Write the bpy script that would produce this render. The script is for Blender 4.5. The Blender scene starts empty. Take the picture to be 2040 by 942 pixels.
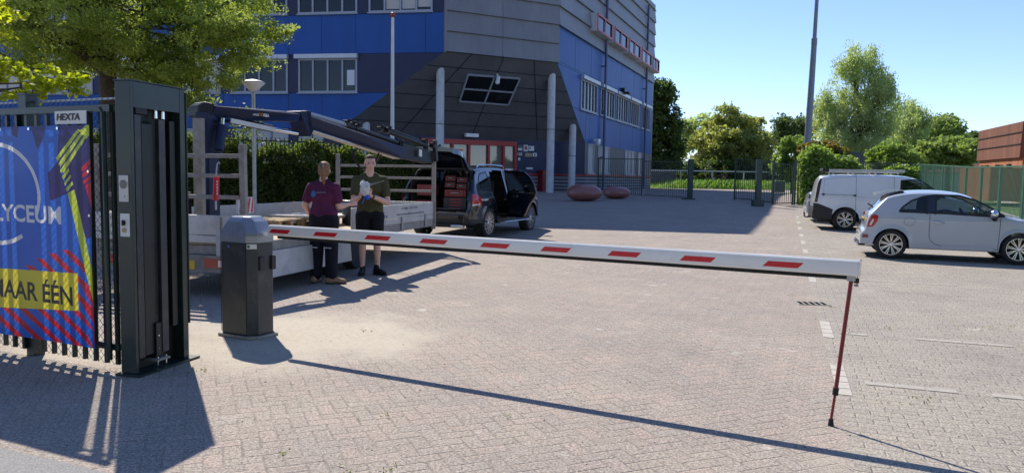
import bpy, math, random
import numpy as np
from mathutils import Vector, Matrix

# ------------------------------------------------------------------ camera, sky, sun, exposure
SC = bpy.context.scene
FPX = 1500.0; EYE = Vector((0, 0, 1.52)); PITCH = math.atan(115 / 1500.0); ROLL = 0.0155
_f = Vector((0, math.cos(PITCH), -math.sin(PITCH)))
_r0 = Vector((1, 0, 0)); _u0 = Vector((0, math.sin(PITCH), math.cos(PITCH)))
_R = _r0 * math.cos(ROLL) + _u0 * math.sin(ROLL)
_U = _u0 * math.cos(ROLL) - _r0 * math.sin(ROLL)
cam_d = bpy.data.cameras.new('camera'); cam = bpy.data.objects.new('camera', cam_d)
SC.collection.objects.link(cam); SC.camera = cam
cam_d.sensor_width = 36; cam_d.lens = 36 * FPX / 2040; cam_d.clip_start = 0.1; cam_d.clip_end = 2000
_m = Matrix((( _R.x, _U.x, -_f.x, EYE.x), (_R.y, _U.y, -_f.y, EYE.y), (_R.z, _U.z, -_f.z, EYE.z), (0, 0, 0, 1)))
cam.matrix_world = _m

SUN_EL = math.radians(45.0); SUN_AZ = Vector((-0.445, 0.895, 0)).normalized()
world = bpy.data.worlds.new('World'); SC.world = world; world.use_nodes = True
wn = world.node_tree.nodes; wl = world.node_tree.links
bg = wn['Background']; sky = wn.new('ShaderNodeTexSky'); sky.sky_type = 'NISHITA'; sky.sun_disc = False
sky.sun_elevation = SUN_EL; sky.sun_rotation = math.atan2(SUN_AZ.x, SUN_AZ.y)
sky.air_density = 1.0; sky.dust_density = 0.0; sky.ozone_density = 1.5; sky.altitude = 1500
tint = wn.new('ShaderNodeMix'); tint.data_type = 'RGBA'; tint.blend_type = 'MULTIPLY'; tint.inputs[0].default_value = 1; tint.inputs[7].default_value = (.85, .885, 1.10, 1)
wl.new(sky.outputs[0], tint.inputs[6]); wl.new(tint.outputs[2], bg.inputs[0]); bg.inputs[1].default_value = 0.10
sun_d = bpy.data.lights.new('sun', 'SUN'); sun_d.energy = 3.5; sun_d.angle = math.radians(0.53); sun_d.color = (1, 0.925, 0.83)
sun = bpy.data.objects.new('sun', sun_d); SC.collection.objects.link(sun)
_sd = Vector((SUN_AZ.x * math.cos(SUN_EL), SUN_AZ.y * math.cos(SUN_EL), math.sin(SUN_EL)))
sun.rotation_euler = _sd.to_track_quat('Z', 'Y').to_euler(); sun.location = _sd * 60
SC.view_settings.view_transform = 'Standard'; SC.view_settings.look = 'None'
SC.view_settings.gamma = 1; SC.view_settings.use_curve_mapping = False; SC.view_settings.exposure = 0.93
SC.cycles.max_bounces = 8; SC.cycles.transparent_max_bounces = 24
SC.cycles.caustics_reflective = False; SC.cycles.caustics_refractive = False

random.seed(7); RNG = np.random.default_rng(11)

# ------------------------------------------------------------------ measuring helpers: where things stand
GK = [(-40, 0), (12, 0), (18, .07), (24, .17), (32, .44), (42, .76), (60, .87), (90, .9), (400, .9)]
def gz(y):
    for (a, za), (b, zb) in zip(GK[:-1], GK[1:]):
        if y <= b:
            t = max(0, (y - a) / (b - a)); return za + (zb - za) * t
    return GK[-1][1]
def ray(px, py): return _f + _R * ((px - 1020) / FPX) - _U * ((py - 471) / FPX)
def at(px, py, Y):
    d = ray(px, py); return EYE + d * ((Y - EYE.y) / d.y)
def hz(px, py, z):
    d = ray(px, py); return EYE + d * ((z - EYE.z) / d.z)
def G(px, py):
    d = ray(px, py); t = 0.5
    while t < 400:
        p = EYE + d * t
        if p.z <= gz(p.y): break
        t += 0.01 if t < 30 else 0.03
    p = EYE + d * t; p.z = gz(p.y); return p

# ------------------------------------------------------------------ scene-graph helpers
ROOT = {}
def thing(name, label, cat, loc=(0, 0, 0), rz=0.0, group=None):
    o = bpy.data.objects.new(name, None); SC.collection.objects.link(o)
    o.empty_display_size = 0.2; o.location = loc; o.rotation_euler = (0, 0, rz)
    o['label'] = label; o['category'] = cat
    if group: o['group'] = group
    ROOT[o] = Matrix.Translation(Vector(loc)) @ Matrix.Rotation(rz, 4, 'Z')
    return o
def rootm(o):
    while o is not None:
        if o in ROOT: return ROOT[o]
        o = o.parent
    return Matrix.Identity(4)
def tag(o, label, cat, group=None, kind=None):
    if label: o['label'] = label
    if cat: o['category'] = cat
    if group: o['group'] = group
    if kind: o['kind'] = kind
    return o
def copy_tree(o, parent=None):
    c = o.copy(); SC.collection.objects.link(c)
    if parent: c.parent = parent
    for ch in [x for x in ALLCH.get(o, [])]: copy_tree(ch, c)
    return c
ALLCH = {}
def link(me, name, mat, parent, smooth=None, bevel=0):
    o = bpy.data.objects.new(name, me); SC.collection.objects.link(o)
    if mat is not None: me.materials.append(mat)
    if parent is not None:
        o.parent = parent; ALLCH.setdefault(parent, []).append(o)
    if smooth is not None and len(me.polygons):
        me.shade_smooth(); me.set_sharp_from_angle(angle=math.radians(smooth))
    if bevel:
        b = o.modifiers.new('Bevel', 'BEVEL'); b.width = bevel; b.segments = 2; b.limit_method = 'ANGLE'; b.angle_limit = math.radians(35)
    return o

class MB:
    """collects shapes; build() links them as one mesh. loc=True: points already in the thing's own frame."""
    def __init__(s, loc=False): s.v = []; s.f = []; s.loc = loc
    def add(s, vs, fs):
        n = len(s.v); s.v += [Vector(p) for p in vs]; s.f += [tuple(i + n for i in f) for f in fs]; return s
    def hexa(s, p):  # 8 points: bottom 4 then top 4
        return s.add(p, [(0, 3, 2, 1), (4, 5, 6, 7), (0, 1, 5, 4), (1, 2, 6, 5), (2, 3, 7, 6), (3, 0, 4, 7)])
    def box(s, c, d, ux=(1, 0, 0), uy=(0, 1, 0), uz=(0, 0, 1)):
        c = Vector(c); a = Vector(ux) * d[0] / 2; b = Vector(uy) * d[1] / 2; e = Vector(uz) * d[2] / 2
        return s.hexa([c - a - b - e, c + a - b - e, c + a + b - e, c - a + b - e, c - a - b + e, c + a - b + e, c + a + b + e, c - a + b + e])
    def bar(s, p0, p1, w, h, up=(0, 0, 1)):
        p0 = Vector(p0); p1 = Vector(p1); d = (p1 - p0)
        if d.length < 1e-6: return s
        dn = d.normalized(); up = Vector(up)
        if abs(dn.dot(up)) > .98: up = Vector((0, 1, 0))
        a = dn.cross(up).normalized(); b = a.cross(dn).normalized()
        return s.box((p0 + p1) / 2, (d.length, w, h), dn, a, b)
    def tube(s, pts, r, n=8, cap=True):
        pts = [Vector(p) for p in pts]; rs = r if isinstance(r, (list, tuple)) else [r] * len(pts)
        rings = []; prev = None
        for i, p in enumerate(pts):
            t = (pts[min(i + 1, len(pts) - 1)] - pts[max(i - 1, 0)]).normalized()
            if prev is None:
                prev = Vector((0, 0, 1)) if abs(t.z) < .9 else Vector((1, 0, 0))
            a = (prev - t * prev.dot(t))
            a = a.normalized() if a.length > 1e-6 else t.orthogonal().normalized()
            prev = a; b = t.cross(a)
            rings.append([p + (a * math.cos(2 * math.pi * k / n) + b * math.sin(2 * math.pi * k / n)) * rs[i] for k in range(n)])
        vs = [q for R_ in rings for q in R_]; fs = []
        for i in range(len(rings) - 1):
            for k in range(n):
                k2 = (k + 1) % n; fs.append((i * n + k, i * n + k2, (i + 1) * n + k2, (i + 1) * n + k))
        if cap: fs.append(tuple(range(n))[::-1]); fs.append(tuple((len(rings) - 1) * n + k for k in range(n)))
        return s.add(vs, fs)
    def prism(s, pts, vec):
        pts = [Vector(p) for p in pts]; vec = Vector(vec); n = len(pts)
        fs = [tuple(range(n))[::-1], tuple(range(n, 2 * n))] + [(k, (k + 1) % n, n + (k + 1) % n, n + k) for k in range(n)]
        return s.add(pts + [p + vec for p in pts], fs)
    def poly(s, pts): return s.add(pts, [tuple(range(len(pts)))])
    def lathe(s, prof, c, n=24, ax=(0, 0, 1), ring=False):
        c = Vector(c); ax = Vector(ax).normalized(); a = ax.orthogonal().normalized(); b = ax.cross(a)
        vs = []; fs = []
        for r, z in prof:
            vs += [c + ax * z + (a * math.cos(2 * math.pi * k / n) + b * math.sin(2 * math.pi * k / n)) * max(r, 1e-4) for k in range(n)]
        for i in range(len(prof) - 1):
            for k in range(n):
                k2 = (k + 1) % n; fs.append((i * n + k, i * n + k2, (i + 1) * n + k2, (i + 1) * n + k))
        if ring:
            i = len(prof) - 1
            fs += [(i * n + k, i * n + (k + 1) % n, (k + 1) % n, k) for k in range(n)]
        else: fs.append(tuple(range(n))[::-1]); fs.append(tuple((len(prof) - 1) * n + k for k in range(n)))
        return s.add(vs, fs)
    def sphere(s, c, r, n=16, m=10, ux=(1, 0, 0), uy=(0, 1, 0), uz=(0, 0, 1)):
        if not isinstance(r, (tuple, list)): r = (r, r, r)
        c = Vector(c); ux = Vector(ux); uy = Vector(uy); uz = Vector(uz); vs = []; fs = []
        for i in range(m + 1):
            th = math.pi * i / m; sr = max(math.sin(th), 1e-3)
            for k in range(n):
                ph = 2 * math.pi * k / n
                vs.append(c + ux * (r[0] * sr * math.cos(ph)) + uy * (r[1] * sr * math.sin(ph)) + uz * (r[2] * math.cos(th)))
        for i in range(m):
            for k in range(n):
                k2 = (k + 1) % n; fs.append((i * n + k, (i + 1) * n + k, (i + 1) * n + k2, i * n + k2))
        fs.append(tuple(range(n))); fs.append(tuple(m * n + k for k in range(n))[::-1])
        return s.add(vs, fs)
    def grid(s, rows, close=False):
        n = len(rows[0]); vs = [p for r in rows for p in r]; fs = []
        for i in range(len(rows) - 1):
            for k in range(n if close else n - 1):
                k2 = (k + 1) % n; fs.append((i * n + k, i * n + k2, (i + 1) * n + k2, (i + 1) * n + k))
        return s.add(vs, fs)
    def build(s, name, mat, parent=None, smooth=None, bevel=0, fixn=True):
        vs = s.v
        if parent is not None and not s.loc:
            im = rootm(parent).inverted(); vs = [im @ p for p in vs]
        me = bpy.data.meshes.new(name); me.from_pydata([tuple(p) for p in vs], [], s.f); me.update()
        if fixn and len(s.f) < 60000:
            import bmesh
            bm = bmesh.new(); bm.from_mesh(me); bmesh.ops.recalc_face_normals(bm, faces=bm.faces); bm.to_mesh(me); bm.free()
        return link(me, name, mat, parent, smooth, bevel)

def text_mesh(txt, size, bold=0.0, spacing=1.0, extrude=0.0015):
    cu = bpy.data.curves.new('t', 'FONT'); cu.body = txt; cu.size = size; cu.offset = bold; cu.space_character = spacing
    cu.extrude = extrude; cu.resolution_u = 3; cu.align_x = 'LEFT'
    o = bpy.data.objects.new('t', cu); SC.collection.objects.link(o)
    dg = bpy.context.evaluated_depsgraph_get(); dg.update()
    me = bpy.data.meshes.new_from_object(o.evaluated_get(dg))
    vs = [v.co.copy() for v in me.vertices]; fs = [tuple(p.vertices) for p in me.polygons]
    bpy.data.objects.remove(o); bpy.data.curves.remove(cu); bpy.data.meshes.remove(me)
    return vs, fs
def put_text(mb, txt, o, ux, uz, width, height, bold=0.0, off=None):
    """letters fitted in a width x height box; o = lower-left corner, ux / uz = writing and up directions"""
    vs, fs = text_mesh(txt, 1.0, bold)
    x0 = min(v.x for v in vs); x1 = max(v.x for v in vs); y0 = min(v.y for v in vs); y1 = max(v.y for v in vs)
    o = Vector(o); ux = Vector(ux); uz = Vector(uz); n = ux.cross(uz).normalized()
    mb.add([o + ux * ((v.x - x0) / (x1 - x0) * width) + uz * ((v.y - y0) / (y1 - y0) * height) + n * (v.z + .0015) for v in vs], fs)
    return mb

# ------------------------------------------------------------------ material helpers
class E:
    def __init__(s, nt, sock): s.nt = nt; s.s = sock
    def _op(s, op, *o):
        n = s.nt.nodes.new('ShaderNodeMath'); n.operation = op
        for i, q in enumerate((s,) + o):
            if isinstance(q, E): s.nt.links.new(q.s, n.inputs[i])
            else: n.inputs[i].default_value = q
        return E(s.nt, n.outputs[0])
    def __add__(s, o): return s._op('ADD', o)
    __radd__ = __add__
    def __mul__(s, o): return s._op('MULTIPLY', o)
    __rmul__ = __mul__
    def __sub__(s, o): return s._op('SUBTRACT', o)
    def __rsub__(s, o): return (s * -1) + o
    def __truediv__(s, o): return s._op('DIVIDE', o)
    def floor(s): return s._op('FLOOR')
    def fract(s): return s - s.floor()
    def mod(s, m): return s - (s / m).floor() * m
    def lt(s, o): return s._op('LESS_THAN', o)
    def gt(s, o): return s._op('GREATER_THAN', o)
    def mn(s, o): return s._op('MINIMUM', o)
    def mx(s, o): return s._op('MAXIMUM', o)
    def absv(s): return s._op('ABSOLUTE')
    def pw(s, o): return s._op('POWER', o)
    def clamp(s): return s.mn(1.0).mx(0.0)
    def ss(s, a, b):   # smoothstep-ish ramp
        return ((s - a) / (b - a)).clamp()
class MT:
    def __init__(s, name):
        s.m = bpy.data.materials.new(name); s.m.use_nodes = True; s.nt = s.m.node_tree
        s.b = s.nt.nodes['Principled BSDF']; s.out = s.nt.nodes['Material Output']
    def xyz(s, obj=False):
        if obj:
            tc = s.nt.nodes.new('ShaderNodeTexCoord'); v = tc.outputs['Object']
        else:
            g = s.nt.nodes.new('ShaderNodeNewGeometry'); v = g.outputs['Position']
        x = s.nt.nodes.new('ShaderNodeSeparateXYZ'); s.nt.links.new(v, x.inputs[0])
        return v, E(s.nt, x.outputs[0]), E(s.nt, x.outputs[1]), E(s.nt, x.outputs[2])
    def vec(s, x, y, z=0.0):
        c = s.nt.nodes.new('ShaderNodeCombineXYZ')
        for i, q in enumerate((x, y, z)):
            if isinstance(q, E): s.nt.links.new(q.s, c.inputs[i])
            else: c.inputs[i].default_value = q
        return c.outputs[0]
    def noise(s, v, scale, detail=4, rough=.55, dist=0):
        n = s.nt.nodes.new('ShaderNodeTexNoise'); n.inputs['Scale'].default_value = scale
        n.inputs['Detail'].default_value = detail; n.inputs['Roughness'].default_value = rough; n.inputs['Distortion'].default_value = dist
        if v is not None: s.nt.links.new(v, n.inputs['Vector'])
        return E(s.nt, n.outputs[0])
    def white(s, v):
        n = s.nt.nodes.new('ShaderNodeTexWhiteNoise'); n.noise_dimensions = '3D'; s.nt.links.new(v, n.inputs['Vector'])
        return E(s.nt, n.outputs['Value'])
    def voro(s, v, scale):
        n = s.nt.nodes.new('ShaderNodeTexVoronoi'); n.inputs['Scale'].default_value = scale; s.nt.links.new(v, n.inputs['Vector'])
        return E(s.nt, n.outputs['Distance'])
    def col(s, c):
        n = s.nt.nodes.new('ShaderNodeRGB'); n.outputs[0].default_value = (*c, 1); return n.outputs[0]
    def mix(s, f, a, b, mode='MIX'):
        n = s.nt.nodes.new('ShaderNodeMix'); n.data_type = 'RGBA'; n.blend_type = mode
        if isinstance(f, E): s.nt.links.new(f.s, n.inputs[0])
        else: n.inputs[0].default_value = f
        for q, i in ((a, 6), (b, 7)):
            if isinstance(q, tuple): n.inputs[i].default_value = (*q, 1)
            else: s.nt.links.new(q, n.inputs[i])
        return n.outputs[2]
    def ramp(s, f, stops):
        n = s.nt.nodes.new('ShaderNodeValToRGB'); cr = n.color_ramp
        while len(cr.elements) > 1: cr.elements.remove(cr.elements[-1])
        cr.elements[0].position = stops[0][0]; cr.elements[0].color = (*stops[0][1], 1)
        for p, c in stops[1:]:
            e = cr.elements.new(p); e.color = (*c, 1)
        s.nt.links.new(f.s, n.inputs[0]); return n.outputs[0]
    def set(s, **k):
        for a, q in k.items():
            i = s.b.inputs[a.replace('_', ' ')]
            if isinstance(q, E): s.nt.links.new(q.s, i)
            elif isinstance(q, bpy.types.NodeSocket): s.nt.links.new(q, i)
            elif isinstance(q, tuple) and len(q) == 3: i.default_value = (*q, 1)
            else: i.default_value = q
        return s
    def bump(s, h, strength=.3, dist=.01):
        n = s.nt.nodes.new('ShaderNodeBump'); n.inputs['Strength'].default_value = strength; n.inputs['Distance'].default_value = dist
        s.nt.links.new(h.s, n.inputs['Height']); s.nt.links.new(n.outputs[0], s.b.inputs['Normal']); return s

def mat(name, c, rough=.5, metal=0.0, var=.12, scale=6, dirt=None, coat=0.0, bump=0, bscale=80, spec=.5):
    t = MT(name); v, x, y, z = t.xyz()
    n = t.noise(v, scale, 5, .6)
    dark = tuple(q * (1 - var) for q in c); lite = tuple(min(1, q * (1 + var)) for q in c)
    cc = t.ramp(n, [(.3, dark), (.7, lite)])
    if dirt:
        n2 = t.noise(v, scale * .45 + 1.3, 7, .7)
        cc = t.mix(n2.ss(.52, .72) * dirt[1], cc, dirt[0])
    t.set(Base_Color=cc, Metallic=metal, Roughness=(n * .2 + (rough - .1)).clamp(), Coat_Weight=coat, Specular_IOR_Level=spec)
    t.b.inputs['Coat Roughness'].default_value = .04
    if bump: t.bump(t.noise(v, bscale, 4), bump, .004)
    return t.m
def glassmat(name, tint=(.02, .03, .035), trans=.0, rough=.02):
    """window glass: dark mirror-like pane, or see-through by a share trans"""
    t = MT(name); t.set(Base_Color=tint, Roughness=rough, Specular_IOR_Level=.9, Coat_Weight=.5); t.b.inputs['IOR'].default_value = 1.5
    if trans:
        tr = t.nt.nodes.new('ShaderNodeBsdfTransparent'); tr.inputs[0].default_value = (.75, .85, .83, 1)
        mx = t.nt.nodes.new('ShaderNodeMixShader'); mx.inputs[0].default_value = trans
        t.nt.links.new(t.b.outputs[0], mx.inputs[1]); t.nt.links.new(tr.outputs[0], mx.inputs[2]); t.nt.links.new(mx.outputs[0], t.out.inputs[0])
    return t.m
def leafmat(name, c1, c2, transl=.45, scale=1.2):
    t = MT(name); v, x, y, z = t.xyz()
    n = t.noise(v, scale, 3, .6); n2 = t.noise(v, 23, 2, .5)
    cc = t.ramp((n * .55 + n2 * .45), [(.34, c1), (.64, c2)])
    t.set(Base_Color=cc, Roughness=.5, Specular_IOR_Level=.35)
    tr = t.nt.nodes.new('ShaderNodeBsdfTranslucent')
    br = t.mix(1.0, cc, (1.7, 1.8, .9), 'MULTIPLY'); t.nt.links.new(br, tr.inputs[0])
    mx = t.nt.nodes.new('ShaderNodeMixShader'); mx.inputs[0].default_value = transl
    t.nt.links.new(t.b.outputs[0], mx.inputs[1]); t.nt.links.new(tr.outputs[0], mx.inputs[2]); t.nt.links.new(mx.outputs[0], t.out.inputs[0])
    return t.m

M = {}
M['black_metal'] = mat('black_metal', (.012, .014, .014), .45, 0, .2)
M['dark_green_paint'] = mat('dark_green_paint', (.012, .028, .024), .38, 0, .2, dirt=((.06, .065, .055), .35), coat=.2)
M['fence_green'] = mat('fence_green', (.05, .13, .08), .5, 0, .15)
M['galv'] = mat('galv', (.42, .43, .43), .5, .55, .15, 9, dirt=((.2, .19, .17), .4))
M['weathered'] = mat('weathered', (.30, .28, .25), .75, .0, .2, 9, dirt=((.12, .1, .08), .6))
M['alu'] = mat('alu', (.52, .52, .50), .45, .35, .12, 4, dirt=((.25, .23, .2), .45))
M['steel_frame'] = mat('steel_frame', (.16, .16, .16), .5, .7, .2)
M['white_paint'] = mat('white_paint', (.74, .75, .76), .35, 0, .05, 2, coat=.4)
M['white_trim'] = mat('white_trim', (.55, .57, .6), .4, .2, .08)
M['red_paint'] = mat('red_paint', (.50, .022, .02), .38, 0, .08)
M['refl_red'] = mat('refl_red', (.60, .012, .02), .3, 0, .12, 60)
M['dark_red'] = mat('dark_red', (.20, .012, .014), .4, 0, .1)
M['rubber'] = mat('rubber', (.014, .014, .014), .8, 0, .2)
M['tyre'] = mat('tyre', (.018, .018, .018), .75, 0, .3, 30)
M['rim'] = mat('rim', (.62, .62, .63), .25, .85, .05)
M['rim_dark'] = mat('rim_dark', (.03, .03, .032), .4, .4, .1)
M['wood'] = mat('wood', (.42, .33, .22), .8, 0, .25, 7, dirt=((.2, .16, .12), .5))
M['pallet'] = mat('pallet', (.47, .34, .19), .85, 0, .25, 12)
M['anthracite'] = mat('anthracite', (.036, .043, .050), .36, .2, .12, 7, dirt=((.13, .125, .11), .4))
M['lid_grey'] = mat('lid_grey', (.27, .30, .35), .30, .25, .06, 5, coat=.3)
M['crane_blue'] = mat('crane_blue', (.017, .026, .070), .5, .0, .15, 6, coat=.0, spec=.3)
M['crane_dark'] = mat('crane_dark', (.015, .016, .02), .45, .3, .2)
M['chrome'] = mat('chrome', (.75, .76, .78), .15, 1, .05)
M['glass_dark'] = glassmat('glass_dark', (.012, .016, .018))
M['glass_clear'] = glassmat('glass_clear', (.02, .03, .03), .55)
M['glass_red'] = mat('glass_red', (.45, .01, .012), .12, 0, .1, coat=.6)
M['glass_lens'] = mat('glass_lens', (.7, .7, .7), .1, .2, .1, coat=.6)
M['black_trim'] = mat('black_trim', (.018, .018, .019), .55, 0, .2)
M['black_gloss'] = mat('black_gloss', (.004, .0045, .006), .14, 0, .1, coat=1.0)
M['interior'] = mat('interior', (.025, .025, .028), .8, 0, .2)
M['bark'] = mat('bark', (.075, .06, .045), .9, 0, .4, 14, bump=.6, bscale=30)
M['white_vinyl'] = mat('white_vinyl', (.70, .72, .72), .45, 0, .04, 4)
M['yellow_plate'] = mat('yellow_plate', (.80, .50, .03), .4)
M['letter_dark'] = mat('letter_dark', (.02, .02, .025), .5)
M['letter_grey'] = mat('letter_grey', (.10, .11, .15), .5)

# ------------------------------------------------------------------ leaves
def leaf_mesh(pos, size, seed=0, up=.3, aspect=.55, droop=0.0):
    r = np.random.default_rng(seed); n = len(pos)
    nrm = r.normal(size=(n, 3)); nrm[:, 2] += up * 3; nrm /= np.linalg.norm(nrm, axis=1)[:, None]
    t = r.normal(size=(n, 3)); t[:, 2] -= droop * 3; t -= nrm * (t * nrm).sum(1)[:, None]; t /= np.linalg.norm(t, axis=1)[:, None] + 1e-9
    b = np.cross(nrm, t)
    sz = (size * r.uniform(.6, 1.35, n))[:, None]
    bend = nrm * sz * r.uniform(-.25, .25, n)[:, None]
    v = np.empty((n, 4, 3)); v[:, 0] = pos - t * sz * .5; v[:, 1] = pos + b * sz * aspect * .5 + bend * .3; v[:, 2] = pos + t * sz * .5 + bend; v[:, 3] = pos - b * sz * aspect * .5 + bend * .3
    me = bpy.data.meshes.new('leaves'); me.vertices.add(n * 4); me.vertices.foreach_set('co', v.reshape(-1).astype(np.float32))
    me.loops.add(n * 4); me.loops.foreach_set('vertex_index', np.arange(n * 4, dtype=np.int32))
    me.polygons.add(n); me.polygons.foreach_set('loop_start', np.arange(0, n * 4, 4, dtype=np.int32))
    me.update(calc_edges=True); me.validate(); return me
def leaves(name, pos, size, material, parent, seed=0, **k):
    pos = np.asarray(pos, float)
    if parent is not None:
        im = np.array(rootm(parent).inverted()); pos = pos @ im[:3, :3].T + im[:3, 3]
    me = leaf_mesh(pos, size, seed, **k); me.name = name
    return link(me, name, material, parent)
def crown_points(blobs, nclump, per, crad, seed, shell=.45, flat=.7):
    """leafy clumps spread through the ellipsoids in blobs; returns leaf positions and the clump centres"""
    r = np.random.default_rng(seed); vol = np.array([b[3] * b[4] * b[5] for b in blobs], float); pr = vol ** .7; pr /= pr.sum()
    cs = []; pts = []
    for _ in range(nclump):
        b = blobs[r.choice(len(blobs), p=pr)]; d = r.normal(size=3); d /= np.linalg.norm(d)
        rad = (shell + (1 - shell) * r.random() ** .6)
        c = np.array(b[:3]) + d * np.array(b[3:6]) * rad * .92; cs.append(c)
        k = int(per * r.uniform(.5, 1.5)); cr = crad * r.uniform(.55, 1.35)
        q = r.normal(size=(k, 3)); q /= np.linalg.norm(q, axis=1)[:, None]; q *= (r.random(k) ** .45)[:, None] * cr
        q[:, 2] *= flat; pts.append(c + q)
    return np.concatenate(pts), np.array(cs)
def rough_blobs(blobs, seed, k=5):
    r = np.random.default_rng(seed + 500); out = list(blobs)
    for b in blobs:
        for _ in range(k):
            d = r.normal(size=3); d /= np.linalg.norm(d); s = r.uniform(.28, .5)
            out.append((b[0] + d[0] * b[3] * .85, b[1] + d[1] * b[4] * .85, b[2] + d[2] * b[5] * .85, b[3] * s, b[4] * s, b[5] * s))
    return out
def tree(name, label, base, trunk_r, trunk_h, blobs, nclump, per, crad, lsize, lm, seed, group=None, limbs=26, flat=.7, droop=0., up=.3, bark='bark', aspect=.55, shell=.45):
    base = Vector(base); t = thing(name, label, 'tree', base, 0, group)
    pts, cs = crown_points(rough_blobs(blobs, seed), nclump, per, crad, seed, shell, flat)
    r = random.Random(seed); mb = MB()
    top = base + Vector((r.uniform(-.1, .1), r.uniform(-.1, .1), trunk_h))
    apex = Vector((blobs[0][0], blobs[0][1], blobs[0][2] + blobs[0][5] * .5))
    mb.tube([base - Vector((0, 0, .1)), base.lerp(top, .15), top, top.lerp(apex, .5), apex], [trunk_r * 1.35, trunk_r, trunk_r * .8, trunk_r * .45, trunk_r * .12], 9)
    idx = r.sample(range(len(cs)), min(limbs, len(cs)))
    for i in idx:
        c = Vector(cs[i]); k = r.uniform(0, .7); st = top.lerp(apex, k) if r.random() < .6 else base.lerp(top, r.uniform(.75, 1))
        mid = st.lerp(c, .5) + Vector((r.uniform(-.2, .2), r.uniform(-.2, .2), r.uniform(0, .25))) * (c - st).length * .4
        w = trunk_r * r.uniform(.25, .5); mb.tube([st, st.lerp(mid, .5) + Vector((0, 0, .05)), mid, c], [w, w * .8, w * .55, w * .15], 6)
    mb.build('trunk', M[bark], t, smooth=60)
    leaves('crown', pts, lsize, lm, t, seed, droop=droop, up=up, aspect=aspect)
    return t
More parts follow.
